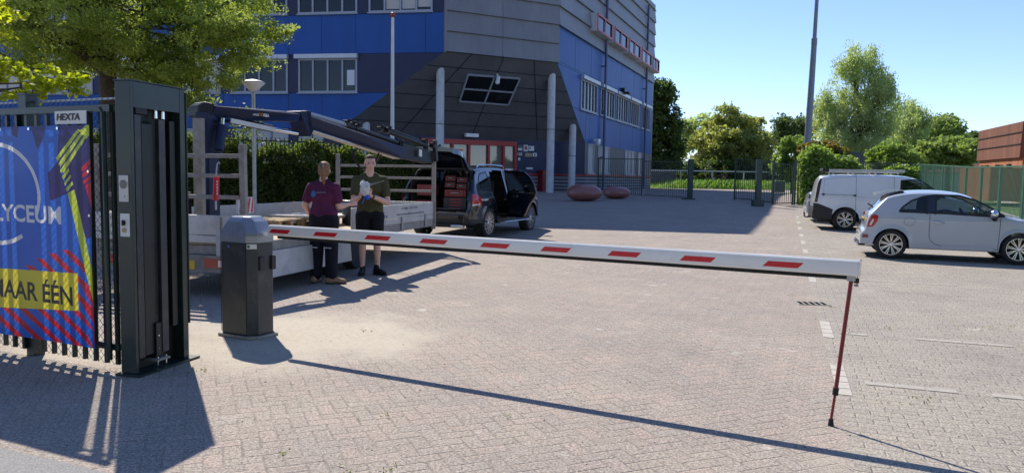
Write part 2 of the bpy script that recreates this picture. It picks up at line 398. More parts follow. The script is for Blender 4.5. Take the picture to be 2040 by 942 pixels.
# ================================================================== GROUND
DV0 = G(1601, 510); DV1 = G(1663, 770)                      # the line of pale bricks that bounds the parking bays
DVd = (DV0 - DV1); DVd.z = 0; DVd.normalize(); DVn = Vector((DVd.y, -DVd.x, 0))   # DVn points to the bays
def side_of_divider(x, y): return (Vector((x, y, 0)) - Vector((DV1.x, DV1.y, 0))).dot(DVn)
POST = Vector((-2.50, 7.12, 0))
def paving_material():
    t = MT('brick_paving'); v, X, Y, Z = t.xyz()
    a = math.radians(22.6); U = 0.100
    u = (X * math.cos(a) + Y * math.sin(a)) / U; w = (Y * math.cos(a) - X * math.sin(a)) / U
    wob = t.noise(v, 1.1, 2); u = u + (wob - .5) * .5; w = w + (t.noise(t.vec(X + 31.0, Y, 0.), 1.1, 2) - .5) * .5
    i = u.floor(); j = w.floor(); fu = u.fract(); fv = w.fract(); m = (i - j).mod(4.0)
    m0 = m.lt(.5); m1 = m.gt(.5) * m.lt(1.5); m2 = m.gt(1.5) * m.lt(2.5); m3 = m.gt(2.5)
    L = m0 * fu + m1 * (fu + 1) + m3 * fv + m2 * (fv + 1)         # 0..2 along the brick
    W = (m0 + m1) * fv + (m2 + m3) * fu
    idx = i - m1; idy = j - m2; orient = m0 + m1
    e = L.mn(2 - L).mn(W.mn(1 - W)); rnd = t.white(t.vec(idx, idy, orient * 7))
    # running bond in the bays
    u2 = (X * DVn.x + Y * DVn.y); w2 = (X * DVd.x + Y * DVd.y) / U
    j2 = w2.floor(); u2 = u2 / (2 * U) + j2 * .5; i2 = u2.floor(); f2 = u2.fract(); g2 = w2.fract()
    e2 = (f2.mn(1 - f2) * 2).mn(g2.mn(1 - g2)); rnd2 = t.white(t.vec(i2, j2, 3.0))
    s = ((X - DV1.x) * DVn.x + (Y - DV1.y) * DVn.y); bay = s.gt(0.0)
    e = e * (1 - bay) + e2 * bay; rnd = rnd * (1 - bay) + rnd2 * bay
    fine = t.noise(v, 55, 5, .85); mid = t.noise(v, 17, 4, .6); big = t.noise(v, .55, 5, .6); big2 = t.noise(t.vec(X, Y, 9.0), 1.7, 6, .65)
    agg = t.voro(v, 75)
    A = t.ramp(rnd, [(0, (.285, .247, .210)), (.3, (.302, .256, .217)), (.55, (.302, .264, .224)), (.8, (.328, .267, .228)), (1, (.288, .257, .222))])
    B = t.ramp(rnd, [(0, (.275, .248, .21)), (.5, (.315, .285, .24)), (1, (.295, .268, .23))])
    c = t.mix(bay, A, B)
    c = t.mix(.85, c, t.ramp(fine, [(.34, (.22, .22, .23)), (.5, (.98, .98, .98)), (.66, (2.1, 2.05, 1.9))]), 'MULTIPLY')
    c = t.mix((agg.lt(.30)) * .55, c, (.52, .50, .46))
    c = t.mix(1.0, c, t.ramp(big * .5 + big2 * .5, [(.3, (.84, .84, .86)), (.7, (1.14, 1.12, 1.08))]), 'MULTIPLY')
    joint = (1 - e.ss(.012 , .075)) * (t.noise(t.vec(X, Y, 12.0), 2.2, 4, .7)).ss(.36, .62) * (.4 + .6 * mid)
    near = (Y * -1).ss(-26.0, -9.0)
    c = t.mix(joint * (.10 + .35 * near), c, (.19, .17, .135))
    st_ = t.noise(t.vec(X * 1.0, Y * .7, 15.0), .9, 6, .75); c = t.mix(st_.ss(.56, .74) * .30, c, (.13, .115, .10))
    st2 = t.noise(t.vec(X * .5, Y * .9, 25.0), 2.6, 5, .7); c = t.mix(st2.ss(.60, .72) * .22, c, (.44, .38, .32))
    # pale lime bloom on a few bricks
    bl = (t.noise(t.vec(X + 5.0, Y * 1.3, 2.0), 2.3, 5, .7)).ss(.63, .72) * rnd.gt(.35)
    c = t.mix(bl * .6, c, (.60, .57, .50))
    # sand swept around the new barrier post
    dx = (X - (POST.x + .45)) / 1.35; dy = (Y - (POST.y - .05)) / 1.25
    d = (dx * dx + dy * dy).pw(.5) + (big2 - .5) * 1.7 + (mid - .5) * .7
    sand = 1 - d.ss(.6, 1.25)
    dx2 = (X + 3.3) / 1.5; dy2 = (Y - 6.4) / .6
    d2 = (dx2 * dx2 + dy2 * dy2).pw(.5) + (big2 - .5) * 1.1; sand = sand.mx((1 - d2.ss(.5, 1.1)) * .75)
    # stray sand further out
    sand = sand.mx((t.noise(t.vec(X, Y * .8, 4.0), .8, 6, .7)).ss(.60, .76) * .55 * (1 - bay))
    sc = t.ramp(mid * .6 + fine * .4, [(.3, (.38, .335, .26)), (.7, (.52, .465, .37))])
    c = t.mix(sand * (1 - joint * .35), c, sc)
    # moss specks in the joints
    mo = (t.noise(t.vec(X, Y, 6.0), 5.5, 3, .6)).ss(.66, .72) * (1 - e.ss(.03, .2))
    c = t.mix(mo * .5, c, (.10, .12, .035))
    t.set(Base_Color=c, Roughness=.88, Specular_IOR_Level=.25)
    jd = (t.noise(t.vec(X, Y, 21.0), 3.1, 4, .75)).ss(.24, .60)
    hgt = (1 - (1 - e.ss(.0, .09)) * jd) * (1 - sand * .8) * 1.0 + fine * .25 + (rnd * .55 + mid * .25) * (1 - sand * .8)
    t.bump(hgt, .75, .010); return t.m
M['paving'] = paving_material()
def ground_sheet(name, x0, x1, ys, material, dz=0.0):
    rows = []
    for y in ys: rows.append([Vector((x, y, gz(y) + dz)) for x in (x0, -40, 0, 40, x1)])
    o = MB().grid(rows).build(name, material); o['kind'] = 'structure'; return o
M['asphalt'] = mat('asphalt', (.23, .222, .21), .9, 0, .5, 130, bump=.4, bscale=120)
ground_sheet('ground', -900, 900, [-300, -20, 0, 6] + [k[0] for k in GK[1:-1]] + [200, 1200], M['paving'])

_p = [G(-40, 884), G(0, 893), G(110, 917), G(225, 946)]; _q = [Vector((p.x * 1.0 - .4, p.y - 2.5, 0)) for p in _p]
o = MB().grid([[Vector((-9, 6.0, .004)), Vector((-9, 2.0, .004))]] + [[Vector((a.x, a.y, .004)), Vector((b.x, b.y, .004))] for a, b in zip(_p, _q)] + [[Vector((3, 1.2, .004)), Vector((3, -1, .004))]]).build('pavement', M['asphalt']); o['kind'] = 'structure'
# ================================================================== SCHOOL BUILDING
def panelmat(name, c, rough=.35, lo=.85, hi=1.15, coat=.25, spec=.5):
    t = MT(name); v, X, Y, Z = t.xyz()
    n = t.noise(t.vec(X, Y, Z * .35), .9, 5, .6); st = t.noise(t.vec(X * 6, Y * 6, Z * .4), 1.0, 4, .7)
    cc = t.mix(1.0, c, t.ramp(n * .6 + st * .4, [(.3, (lo,) * 3), (.7, (hi,) * 3)]), 'MULTIPLY')
    t.set(Base_Color=cc, Roughness=(st * .25 + rough - .12), Coat_Weight=coat, Specular_IOR_Level=spec); return t.m
M['blue_panel'] = panelmat('blue_panel', (.027, .10, .335), coat=0.0, spec=.2, rough=.45)
M['navy_panel'] = panelmat('navy_panel', (.022, .030, .075), coat=0.0, spec=.35, rough=.45)
M['soffit'] = panelmat('soffit', (.125, .127, .135), .6, .75, 1.25, 0)
M['cladding'] = panelmat('cladding', (.22, .225, .245), .5, .82, 1.15, 0)
M['red_frame'] = mat('red_frame', (.42, .022, .018), .4, 0, .08)
M['seam'] = mat('seam', (.012, .012, .016), .7)
M['pane'] = glassmat('pane', (.006, .009, .009)); M['pane'].node_tree.nodes['Principled BSDF'].inputs['Coat Weight'].default_value = 0; M['pane'].node_tree.nodes['Principled BSDF'].inputs['Specular IOR Level'].default_value = .5
M['door_glass'] = glassmat('door_glass', (.20, .175, .14)); M['blind'] = mat('blind', (.52, .50, .46), .7, 0, .06, 2)
M['column_grey'] = mat('column_grey', (.58, .59, .60), .6, 0, .08, 3, dirt=((.2, .2, .2), .4))
def stripe_brick():
    t = MT('striped_brick'); v, X, Y, Z = t.xyz()
    s = (Z / .21).fract(); c = t.mix(s.gt(.42), (.055, .055, .07), (.27, .27, .28)); t.set(Base_Color=c, Roughness=.8); return t.m
M['striped_brick'] = stripe_brick()

class Wall:
    """a vertical wall: s metres along it, z up, o metres proud of it (towards the yard)"""
    def __init__(s, a, b):
        s.a = Vector((a[0], a[1], 0)); s.b = Vector((b[0], b[1], 0)); s.L = (s.b - s.a).length; s.d = (s.b - s.a) / s.L
        s.n = Vector((s.d.y, -s.d.x, 0))
    def P(s, u, z, o=0): p = s.a + s.d * u + s.n * o; p.z = z; return p
    def hit(s, px, py):
        r = ray(px, py); t = (s.a - EYE).dot(s.n) / r.dot(s.n); p = EYE + r * t; return (p - s.a).dot(s.d), p.z
    def rect(s, mb, u0, u1, z0, z1, o0, o1):
        q = [s.P(u0, z0, o0), s.P(u1, z0, o0), s.P(u1, z0, o1), s.P(u0, z0, o1), s.P(u0, z1, o0), s.P(u1, z1, o0), s.P(u1, z1, o1), s.P(u0, z1, o1)]
        mb.hexa(q); return mb
    def prism(s, mb, uz, o0, o1): mb.prism([s.P(u, z, o0) for u, z in uz], s.n * (o1 - o0)); return mb
C1 = at(887, 108, 38.8); C2 = at(1110, 130, 42.0)
fd = Vector((-.985, .17, 0)).normalized(); rd = Vector((.372, .928, 0)).normalized()
FL = C1 + fd * 30
FRONT = Wall((FL.x, FL.y), (C1.x, C1.y))            # left (blue) facade, u grows to the right; u=L at C1
CHAM = Wall((C1.x, C1.y), (C2.x, C2.y))
RE = C2 + rd * 26.0
RIGHT = Wall((C2.x, C2.y), (RE.x, RE.y))
cd = CHAM.d
# entrance wall: parallel to the chamfer, set back under the overhang
rs, _ = RIGHT.hit(1166, 285); ER = RIGHT.P(rs, 0)
_den = cd.x * fd.y - cd.y * fd.x
_t = ((ER.x - C1.x) * fd.y - (ER.y - C1.y) * fd.x) / _den
EL = ER - cd * _t                                    # where it meets the line of the left facade
ENT = Wall((EL.x, EL.y), (ER.x, ER.y)); fs = (Vector((EL.x, EL.y, 0)) - FRONT.a).dot(FRONT.d)
ZB = .35; ZS = 3.82; ZC = 7.9; ZR = 9.93; ZT = 16.1
bl = thing('school_building', 'large blue and grey panel clad building with overhanging entrance on round columns', 'building', (C1.x, C1.y, gz(C1.y)))
def part(mb, name, m, smooth=None, bevel=0, parent=None): return mb.build(name, M[m], parent or bl, smooth, bevel)
WB = [(5.85, 7.83, 'navy'), (9.86, 11.85, 'navy'), (13.9, 15.9, 'navy')]
# --- left facade
fl = FRONT.L
def cut_u(z): return fs + (fl - fs) * max(0, (z - ZS)) / (ZC - ZS)      # diagonal edge of the overhang
mb = MB()
FRONT.prism(mb, [(0, 4.0), (cut_u(4.0), 4.0), (cut_u(5.83), 5.83), (0, 5.83)], -.3, 0)
FRONT.rect(mb, 0, fl, 7.85, 9.84, -.3, 0); FRONT.rect(mb, 0, fl, 11.87, 13.88, -.3, 0)
part(mb, 'blue_wall_panel', 'blue_panel')
mb = MB(); FRONT.rect(mb, 0, fl, 5.85, 5.855, -.3, .002)
# windows: module 3.74 m
M['frame_grey'] = mat('frame_grey', (.36, .39, .44), .45, 0, .08)
def winrow(wall, u0, u1, z0, z1, npane, frame_m='frame_grey', shutter=True, blind=None, depth=.22, wide=True, paper=None):
    """one window: frame with mullions, panes, interior box behind"""
    f = MB(); w = .09
    wall.rect(f, u0, u1, z0, z0 + w, -.06, .05); wall.rect(f, u0, u1, z1 - w, z1, -.06, .05)
    wall.rect(f, u0, u0 + w, z0 + w, z1 - w, -.06, .05); wall.rect(f, u1 - w, u1, z0 + w, z1 - w, -.06, .05)
    for k in range(1, npane):
        u = u0 + (u1 - u0) * k / npane; wall.rect(f, u - .045, u + .045, z0 + w, z1 - w, -.06, .04)
    wall.rect(f, u0 - .05, u1 + .05, z0 - .06, z0 - .002, -.02, .14)
    fr = part(f, 'window', frame_m)
    g = MB(); wall.rect(g, u0 + w, u1 - w, z0 + w, z1 - w, -.04, -.03); g.build('pane', M['pane'], fr)
    if shutter:
        s = MB(); uu = .16 if wide else .05
        wall.prism(s, [(u0 - uu, z1 + .002), (u1 + .05, z1 + .002), (u1 + .05, z1 + .22), (u0 - uu, z1 + .22)], .0, .24); s.build('shutter_box', M['white_trim'], fr)
    if blind:
        for k, (a, b) in enumerate(blind):
            s = MB(); ww = (u1 - u0) / npane
            wall.rect(s, u0 + ww * k + .08, u0 + ww * (k + 1) - .07, z1 - w - (z1 - z0 - 2 * w) * b, z1 - w, -.025, -.018); s.build('blind', M['blind'], fr)
    return fr
def u_of(px, py, wall=FRONT): return wall.hit(px, py)[0]
ua = u_of(595, 150); ub = u_of(712, 150); mod = u_of(735, 20) - u_of(595, 20); ww = ub - ua
row1 = []
for k in range(0, 7):
    a = ua - mod * k
    if a < .3: break
    row1.append((a, a + ww))
solid = []
def band(z0, z1, wins, uend):
    mb = MB(); u = 0
    for a, b in sorted(wins): 
        if a > u: FRONT.rect(mb, u, a, z0, z1, -.3, -.001)
        u = b
    return mb, u
mb, u = band(5.85, 7.83, row1, fl)
FRONT.prism(mb, [(u, 5.85), (cut_u(5.85), 5.85), (cut_u(7.83), 7.83), (u, 7.83)], -.3, -.001)
row2 = [(a + mod, b + mod) for a, b in row1[:1]] + row1
row2[0] = (u_of(735, 20), u_of(862, 20))
mb2, u = band(9.86, 11.85, row2, fl); FRONT.rect(mb2, u, fl, 9.86, 11.85, -.3, -.001)
mb3, u = band(13.9, 16.8, [], fl); FRONT.rect(mb3, 0, fl, 13.9, 16.8, -.3, -.001)
gw = [(u_of(470, 270), u_of(575, 270)), (u_of(596, 275), u_of(645, 275)), (u_of(330, 270), u_of(445, 270)), (u_of(100, 270), u_of(230, 270))]
mb4, u = band(1.9, 3.98, gw, fs); FRONT.rect(mb4, u, cut_u(3.98), 1.9, 3.98, -.3, -.001)
FRONT.rect(mb4, 0, fs, ZB, 1.88, -.3, -.001)
for q in (mb2, mb3, mb4): mb.v, mb.f = MB.add(mb, q.v, q.f).v, mb.f
part(mb, 'navy_wall_panel', 'navy_panel')
for k, (a, b) in enumerate(row1): winrow(FRONT, a, b, 5.85, 7.60, 4, blind=None if k < 2 else [(0, 1), (0, .85), (0, 1), (0, .6)] if k % 2 else [(0, .9), (0, 1), (0, .7), (0, 1)])
for k, (a, b) in enumerate(row2): winrow(FRONT, a, b, 9.90, 11.6, 4, blind=[(0, 0), (0, .95), (0, .95), (0, .9)] if k == 0 else None)
for k, (a, b) in enumerate(gw): winrow(FRONT, a, b, 2.0, 3.97, 3 if b - a > 2 else 2, shutter=False, blind=[(0, 1), (0, 1), (0, .97)][:3 if b - a > 2 else 2])
pp = MB(); a, b = FRONT.hit(691, 170); FRONT.rect(pp, a, a + .42, b, b + .78, -.028, -.02); pp.build('paper_sheet', M['white_vinyl'], bl)
# seams of the blue and navy panels
sm = MB(); u = .9
while u < fl:
    for z0, z1 in ((7.87, 9.82), (11.9, 13.86)): FRONT.rect(sm, u, u + .02, z0, z1, 0, .004)
    if u < fs: FRONT.rect(sm, u, u + .02, 4.0, 5.81, 0, .004)
    u += 1.87
part(sm, 'panel_seam', 'seam')
# dark interior volume so the panes look into rooms
ib = MB(); FRONT.prism(ib, [(0, ZB), (fs - 1.2, ZB), (fs - 1.2, ZS + .3), (fl - .3, ZC + .6), (fl - .3, ZT - .4), (0, ZT - .4)], -.9, -.8); FRONT.rect(ib, 0, fs - 1.2, ZB, ZT - .4, -9, -8.9)
part(ib, 'inner_wall', 'interior')
# --- grey lap cladding
def laps(wall, u0, u1, z0, z1, h=1.02, seams=()):
    mb = MB(); z = z0
    while z < z1 - .05:
        t = min(z + h, z1)
        p = [wall.P(u0, z, .0), wall.P(u1, z, .0), wall.P(u1, z, .16), wall.P(u0, z, .16), wall.P(u0, t, .0), wall.P(u1, t, .0), wall.P(u1, t, .03), wall.P(u0, t, .03)]
        mb.hexa(p); z = t
    return mb
cl = laps(CHAM, 0, CHAM.L + .06, ZC, ZT - .6); c1 = part(cl, 'lap_cladding', 'cladding')
cl = laps(RIGHT, .0, RIGHT.L, ZR, ZT); part(cl, 'lap_cladding', 'cladding')
bk = MB(); CHAM.rect(bk, 0, CHAM.L, ZC + .01, ZT, -.3, -.01); RIGHT.rect(bk, 0.1, RIGHT.L, ZR, ZT, -.3, -.01)
RIGHT.rect(bk, 0, RIGHT.L, ZB, ZT, -14, -13.8)
e1 = Wall((RIGHT.P(RIGHT.L, 0).x, RIGHT.P(RIGHT.L, 0).y), (RIGHT.P(RIGHT.L, 0, -14).x, RIGHT.P(RIGHT.L, 0, -14).y)); e1.rect(bk, 0, 14, ZB, ZT, 0, .3)
part(bk, 'backing_wall', 'cladding')
sm = MB()
for wall, us in ((CHAM, (CHAM.L * .485,)), (RIGHT, ())):
    for u in us:
        z = ZC
        while z < ZT - 1:
            p = [wall.P(u - .02, z, .1), wall.P(u + .02, z, .1), wall.P(u + .02, z, .185), wall.P(u - .02, z, .185), wall.P(u - .02, z + 1, .0), wall.P(u + .02, z + 1, .0), wall.P(u + .02, z + 1, .05), wall.P(u - .02, z + 1, .05)]
            sm.hexa(p); z += 1.02
CHAM.rect(sm, -.07, -.0, ZC - .05, ZT - .6, -.05, .17); part(sm, 'cladding_seam', 'cladding')
# --- right facade
rL = RIGHT.L; SR = rs
def rz_cut(u): return ZC + (ZS - ZC) * u / SR
bays = []
for y0, y1 in ((46.2, 49.6), (50.4, 53.8), (54.2, 57.6), (58.0, 61.2), (62.0, 65.2)):
    bays.append(((y0 - C2.y) / rd.y, (y1 - C2.y) / rd.y))
mb = MB()
u579 = SR * (ZC - 5.77) / (ZC - ZS); u785 = SR * (ZC - 7.85) / (ZC - ZS)
RIGHT.rect(mb, 0, rL, 7.9, ZR - .01, -.3, 0)
RIGHT.prism(mb, [(SR, ZS), (rL, ZS), (rL, 5.75), (u579, 5.75)], -.3, 0)
u = None; prev = 0
first = True
for a, b in bays:
    if first: RIGHT.prism(mb, [(u579, 5.77), (a, 5.77), (a, 7.88), (u785, 7.88)], -.3, 0); first = False
    else: RIGHT.rect(mb, prev, a, 5.77, 7.88, -.3, 0)
    prev = b
RIGHT.rect(mb, prev, rL, 5.77, 7.88, -.3, 0)
part(mb, 'blue_wall_panel', 'blue_panel')
for a, b in bays: winrow(RIGHT, a, b, 5.78, 7.62, 5, wide=False)
gb = [((u_of(1170, 320, RIGHT)), u_of(1182, 320, RIGHT)), (u_of(1190, 320, RIGHT), u_of(1213, 320, RIGHT)), (u_of(1244, 320, RIGHT), u_of(1264, 320, RIGHT)), (u_of(1270, 320, RIGHT), u_of(1278, 320, RIGHT))]
mb = MB(); prev = SR
for a, b in gb:
    RIGHT.rect(mb, prev, a, 1.9, ZS - .01, -.3, -.001); prev = b
RIGHT.rect(mb, prev, rL, 1.9, ZS - .01, -.3, -.001); part(mb, 'navy_wall_panel', 'soffit')
for a, b in gb: winrow(RIGHT, a, b, 1.95, ZS - .02, max(1, int((b - a) / 1.0)), shutter=False, blind=[(0, 1)] * max(1, int((b - a) / 1.0)))
mb = MB(); RIGHT.rect(mb, SR, rL, ZB, 1.80, -.3, 0); ENT.rect(mb, 0, ENT.L - .02, ZB, 1.74, -.3, 0); FRONT.rect(mb, fs - 1.2, fs, ZB, 1.86, 0, .02)
part(mb, 'brick_base', 'striped_brick')
mb = MB(); RIGHT.rect(mb, SR, rL, 1.81, 1.89, -.05, .08); ENT.rect(mb, u_of(1032, 330, ENT), ENT.L - .05, 1.75, 1.84, -.05, .06); part(mb, 'orange_sill', 'red_frame')
mb = MB()
for u in (3.3, 6.7, 10.7, 14.7, 18.7, 22.7): RIGHT.rect(mb, u, u + .025, 7.92, ZR - .03, 0, .004); RIGHT.rect(mb, max(u, SR), max(u, SR) + .025, ZS + .02, 5.7, 0, .004)
RIGHT.rect(mb, .3, rL, 8.0, 8.02, 0, .004); part(mb, 'panel_seam', 'seam')
# projecting window boxes with red frames
for (y0, y1) in ((47.7, 51.1), (51.7, 55.1), (55.7, 59.1), (59.7, 63.1), (63.7, 66.3)):
    a, b = (y0 - C2.y) / rd.y, (y1 - C2.y) / rd.y; z0, z1 = 10.75, 11.85; b = min(b, rL)
    mb = MB(); w = .12
    RIGHT.rect(mb, a, b, z0, z0 + w, .0, .5); RIGHT.rect(mb, a, b, z1 - w, z1, .0, .5); RIGHT.rect(mb, a, a + w, z0 + w, z1 - w, 0, .5); RIGHT.rect(mb, b - w, b, z0 + w, z1 - w, 0, .5)
    fr = part(mb, 'window_box', 'column_grey')
    mb = MB(); a2, b2 = a + .02, b - .02
    RIGHT.rect(mb, a2, b2, z0 + .02, z0 + .14, .502, .55); RIGHT.rect(mb, a2, b2, z1 - .14, z1 - .02, .502, .55)
    for u in (a2, (a + b) / 2 - .1, b2 - .14): RIGHT.rect(mb, u, u + .16, z0 + .14, z1 - .14, .502, .54)
    mb.build('window_frame', M['red_frame'], fr)
    mb = MB(); RIGHT.rect(mb, a + w, b - w, z0 + w, z1 - w, .45, .47); mb.build('pane', M['pane'], fr)
# downpipes
M['pipe_blue'] = mat('pipe_blue', (.075, .10, .19), .5)
for px, py in ((1199, 200), (1282, 200)):
    u, z = RIGHT.hit(px, py); mb = MB()
    mb.tube([RIGHT.P(u, .9, .22), RIGHT.P(u, ZT - .3, .22)], .085, 10)
    for z in (3, 6, 9, 12, 15): RIGHT.rect(mb, u - .11, u + .11, z, z + .08, .0, .24)
    part(mb, 'downpipe', 'pipe_blue', smooth=40)
# --- overhang: sloping soffit, its window and lights
a = CHAM.P(0, ZC - .02, 0); b = CHAM.P(CHAM.L, ZC - .02, 0); c = ENT.P(ENT.L, ZS, 0); d = ENT.P(0, ZS, 0)
sn = (b - a).cross(d - a).normalized()
if sn.z > 0: sn = -sn
mb = MB(); mb.prism([a, b, c, d], -sn * .25); part(mb, 'sloping_soffit', 'soffit')
def SP(px, py, off=0):
    r = ray(px, py); t = (a - EYE).dot(sn) / r.dot(sn); return EYE + r * t + sn * off
mb = MB()
for k in (.22, .5, .78):   # seams running down the slope
    mb.bar((a.lerp(b, k)) + sn * .01, (d.lerp(c, k)) + sn * .01, .03, .02, sn)
for k in (.16, .33, .5, .67, .84): mb.bar(a.lerp(d, k) + sn * .01, b.lerp(c, k) + sn * .01, .025, .02, sn)
part(mb, 'soffit_seam', 'seam')
q = [(932, 148), (1035, 156), (1012, 208), (915, 201)]
P4 = [SP(*p, .05) for p in q]; mb = MB()
for i in range(4): mb.bar(P4[i], P4[(i + 1) % 4], .08, .08, sn)
mb.bar(P4[0].lerp(P4[1], .5), P4[3].lerp(P4[2], .5), .08, .08, sn); mb.bar(P4[0].lerp(P4[3], .52), P4[1].lerp(P4[2], .52), .08, .08, sn)
w = part(mb, 'soffit_window', 'frame_grey'); mb = MB(); mb.prism([p - sn * .02 for p in P4], sn * .015); mb.build('pane', M['pane'], w)
mb = MB(); p = SP(990, 148, 0); mb.tube([p, p + sn * .25], .05, 8); mb.tube([p + sn * .25, p + sn * .25 + Vector((-.05, -.15, -.28))], .11, 10); mb.sphere(p + sn * .25 + Vector((-.05, -.15, -.30)), .13)
part(mb, 'security_camera', 'white_paint', smooth=40)
mb = MB(); u, z = RIGHT.hit(1181, 282); mb.tube([RIGHT.P(u, z, 0), RIGHT.P(u, z, .4)], .05); RIGHT.rect(mb, u - .25, u + .25, z, z + .14, .15, .45); mb.sphere(RIGHT.P(u, z - .12, .35), .16)
part(mb, 'security_camera', 'white_paint', smooth=40)
mb = MB(); u, z = RIGHT.hit(1237, 184); RIGHT.rect(mb, u - .1, u + .1, z - .02, z + .3, 0, .3); RIGHT.rect(mb, u - .35, u + .35, z - .14, z - .02, .25, .7); part(mb, 'flood_light', 'black_metal')
# --- entrance wall
eL = ENT.L; dl, zt = ENT.hit(838, 269); dr, _ = ENT.hit(1028, 279); zt = ZS - .12
mb = MB(); ENT.rect(mb, dr, eL - .01, 1.84, ZS, -.3, -.002); ENT.rect(mb, .1, dl, ZB, ZS, -.3, -.002); ENT.rect(mb, dl, dr, zt, ZS, -.3, -.002); part(mb, 'entrance_wall_panel', 'navy_panel')
mb = MB(); ENT.rect(mb, dl, dr, zt - .28, zt - .002, -.1, .16)
us = [dl] + [ENT.hit(px, 320)[0] for px in (868, 898, 931, 970, 1000)] + [dr - .14]
for u in us: ENT.rect(mb, u, u + .14, ZB, zt - .28, -.1, .12)
ENT.rect(mb, dl, dr, ZB + .3, ZB + .45, -.08, .08)
df = part(mb, 'entrance_frame', 'red_frame')
for u0, u1 in zip(us[:-1], us[1:]):
    mb = MB(); ENT.rect(mb, u0 + .14, u1, ZB + .45, zt - .28, -.05, -.02); mb.build('door_pane', M['door_glass'], df)
mb = MB()
for u in us[1:-1]: ENT.rect(mb, u + .2, u + .75, 1.9, 2.12, .0, .015)
mb.build('paper_notice', M['white_vinyl'], df)
mb = MB(); u, z = ENT.hit(936, 271); ENT.rect(mb, u - .45, u + .35, z - .08, z + .12, .16, .45); part(mb, 'entrance_lamp', 'white_paint')
mb = MB(); ENT.rect(mb, dl - .2, dr + .2, ZB, ZS, -3.6, -3.5); part(mb, 'lobby_wall', 'blind')
mb = MB(); u, z = ENT.hit(1081, 360); ENT.rect(mb, u - .35, u + .15, ZB, 2.05, .02, .6); part(mb, 'red_cabinet', 'dark_red')
# plaques, house number, letter box
def plaque(px0, py0, px1, py1, m, name='plaque', o=.03):
    u0, z1 = ENT.hit(px0, py0); u1, z0 = ENT.hit(px1, py1); mb = MB(); ENT.rect(mb, u0, u1, z0, z1, 0, o); return part(mb, name, m)
p1 = plaque(1031, 289, 1040.5, 301, 'soffit'); 
mb = MB(); u0, z1 = ENT.hit(1031.5, 295); u1, z0 = ENT.hit(1040, 300); ENT.rect(mb, u0, u1, z0, z1, .03, .034); mb.build('plaque_picture', M['white_trim'], p1)
p2 = plaque(1043, 289, 1051, 302, 'white_vinyl'); mb = MB(); u0, z1 = ENT.hit(1044.8, 291); u1, z0 = ENT.hit(1049.2, 299); ENT.rect(mb, u0, u1, z0, z1, .03, .034); mb.build('plaque_emblem', M['red_frame'], p2)
p3 = plaque(1052.5, 291, 1063.5, 301, 'white_vinyl'); mb = MB(); u0, z1 = ENT.hit(1054, 293); u1, z0 = ENT.hit(1057, 297); ENT.rect(mb, u0, u1, z0, z1, .03, .034); mb.build('plaque_emblem', M['fence_green'], p3)
plaque(1046, 305, 1059, 312.5, 'pallet'); p4 = plaque(1061, 305, 1069, 312, 'white_vinyl')
mb = MB(); u0, z1 = ENT.hit(1063.5, 307); u1, z0 = ENT.hit(1066.5, 310.5); ENT.rect(mb, u0, u1, z0, z1, .03, .034); mb.build('plaque_emblem', M['navy_panel'], p4)
plaque(1032, 314, 1036, 320, 'white_vinyl', 'intercom'); plaque(1048, 333.5, 1061, 337.5, 'white_trim', 'letter_slot')
u0, z1 = ENT.hit(1031, 304); u1, z0 = ENT.hit(1040, 310); mb = MB(); put_text(mb, '125', ENT.P(u0, z0, .02), ENT.d, (0, 0, 1), u1 - u0, z1 - z0, .02); part(mb, 'house_number', 'white_paint')
# --- round columns
for (px0, pyt, px1, pyb, Y) in ((877.5, 120, 878, 330, 39.6), (729, 219, 729, 330, 40.3), (1099.5, 142, 1092, 388, 42.6), (1141, 246, 1136.5, 378, 45.9)):
    p = at(px0, pyt, Y); g = Vector((p.x, Y, gz(Y))); r = .215
    mb = MB(); mb.tube([g, Vector((p.x, Y, p.z - r))], r, 20, cap=True); mb.sphere((p.x, Y, p.z - r), (r, r, r), 20, 10)
    col = part(mb, 'column', 'column_grey', smooth=50)
    mb = MB(); mb.tube([(p.x, Y, g.z + (p.z - g.z) * .52), (p.x, Y, g.z + (p.z - g.z) * .52 + .03)], r + .008, 20); mb.build('joint_ring', M['seam'], col)
# --- flat roof: unseen edge invented forward of the walls, shaped to throw the long shadow
Q0 = Vector((-.85, 35.1, 0)); mb = MB()
pts = [Q0, Q0 + fd * 32, Q0 + fd * 32 - Vector((fd.y, -fd.x, 0)) * -24, RE + Vector((-14, 6, 0)), RIGHT.P(rL, 0, .05) ]
pts = [Vector((p.x, p.y, ZT)) for p in pts]; mb.prism(pts, (0, 0, .45)); part(mb, 'roof', 'cladding')
# ================================================================== BAY MARKINGS AND DRAIN
M['pale_brick'] = mat('pale_brick', (.45, .42, .36), .85, 0, .12, 14, dirt=((.3, .28, .24), .6))
M['pale_line'] = mat('pale_line', (.38, .35, .30), .85, 0, .15, 14, dirt=((.28, .26, .22), .8))
def ground_strip(name, quads, m, dz=.004):
    mb = MB()
    for q in quads:
        P_ = [G(*p) for p in q]; mb.poly([Vector((p.x, p.y, p.z + dz)) for p in P_])
    o = mb.build(name, M[m]); o['kind'] = 'structure'
    for f in o.data.polygons:
        if f.normal.z < 0: f.flip()
    return o
def along(py0, py1, w=.105):
    out = []
    a = G(1601 + .24 * (py0 - 510), py0); b = G(1601 + .24 * (py1 - 510), py1)
    u = DVd; s0 = (a - DV1).dot(u); s1 = (b - DV1).dot(u); n = max(1, round(abs(s0 - s1) / .21)); mb = []
    lo, hi = min(s0, s1), max(s0, s1)
    for k in range(n):
        x0 = lo + (hi - lo) * k / n + .006; x1 = lo + (hi - lo) * (k + 1) / n - .006
        for j in (0,):
            o0 = .004; o1 = w
            mb.append([Vector((DV1.x, DV1.y, 0)) + u * s + DVn * o for s, o in ((x0, o0), (x1, o0), (x1, o1), (x0, o1))])
    return mb
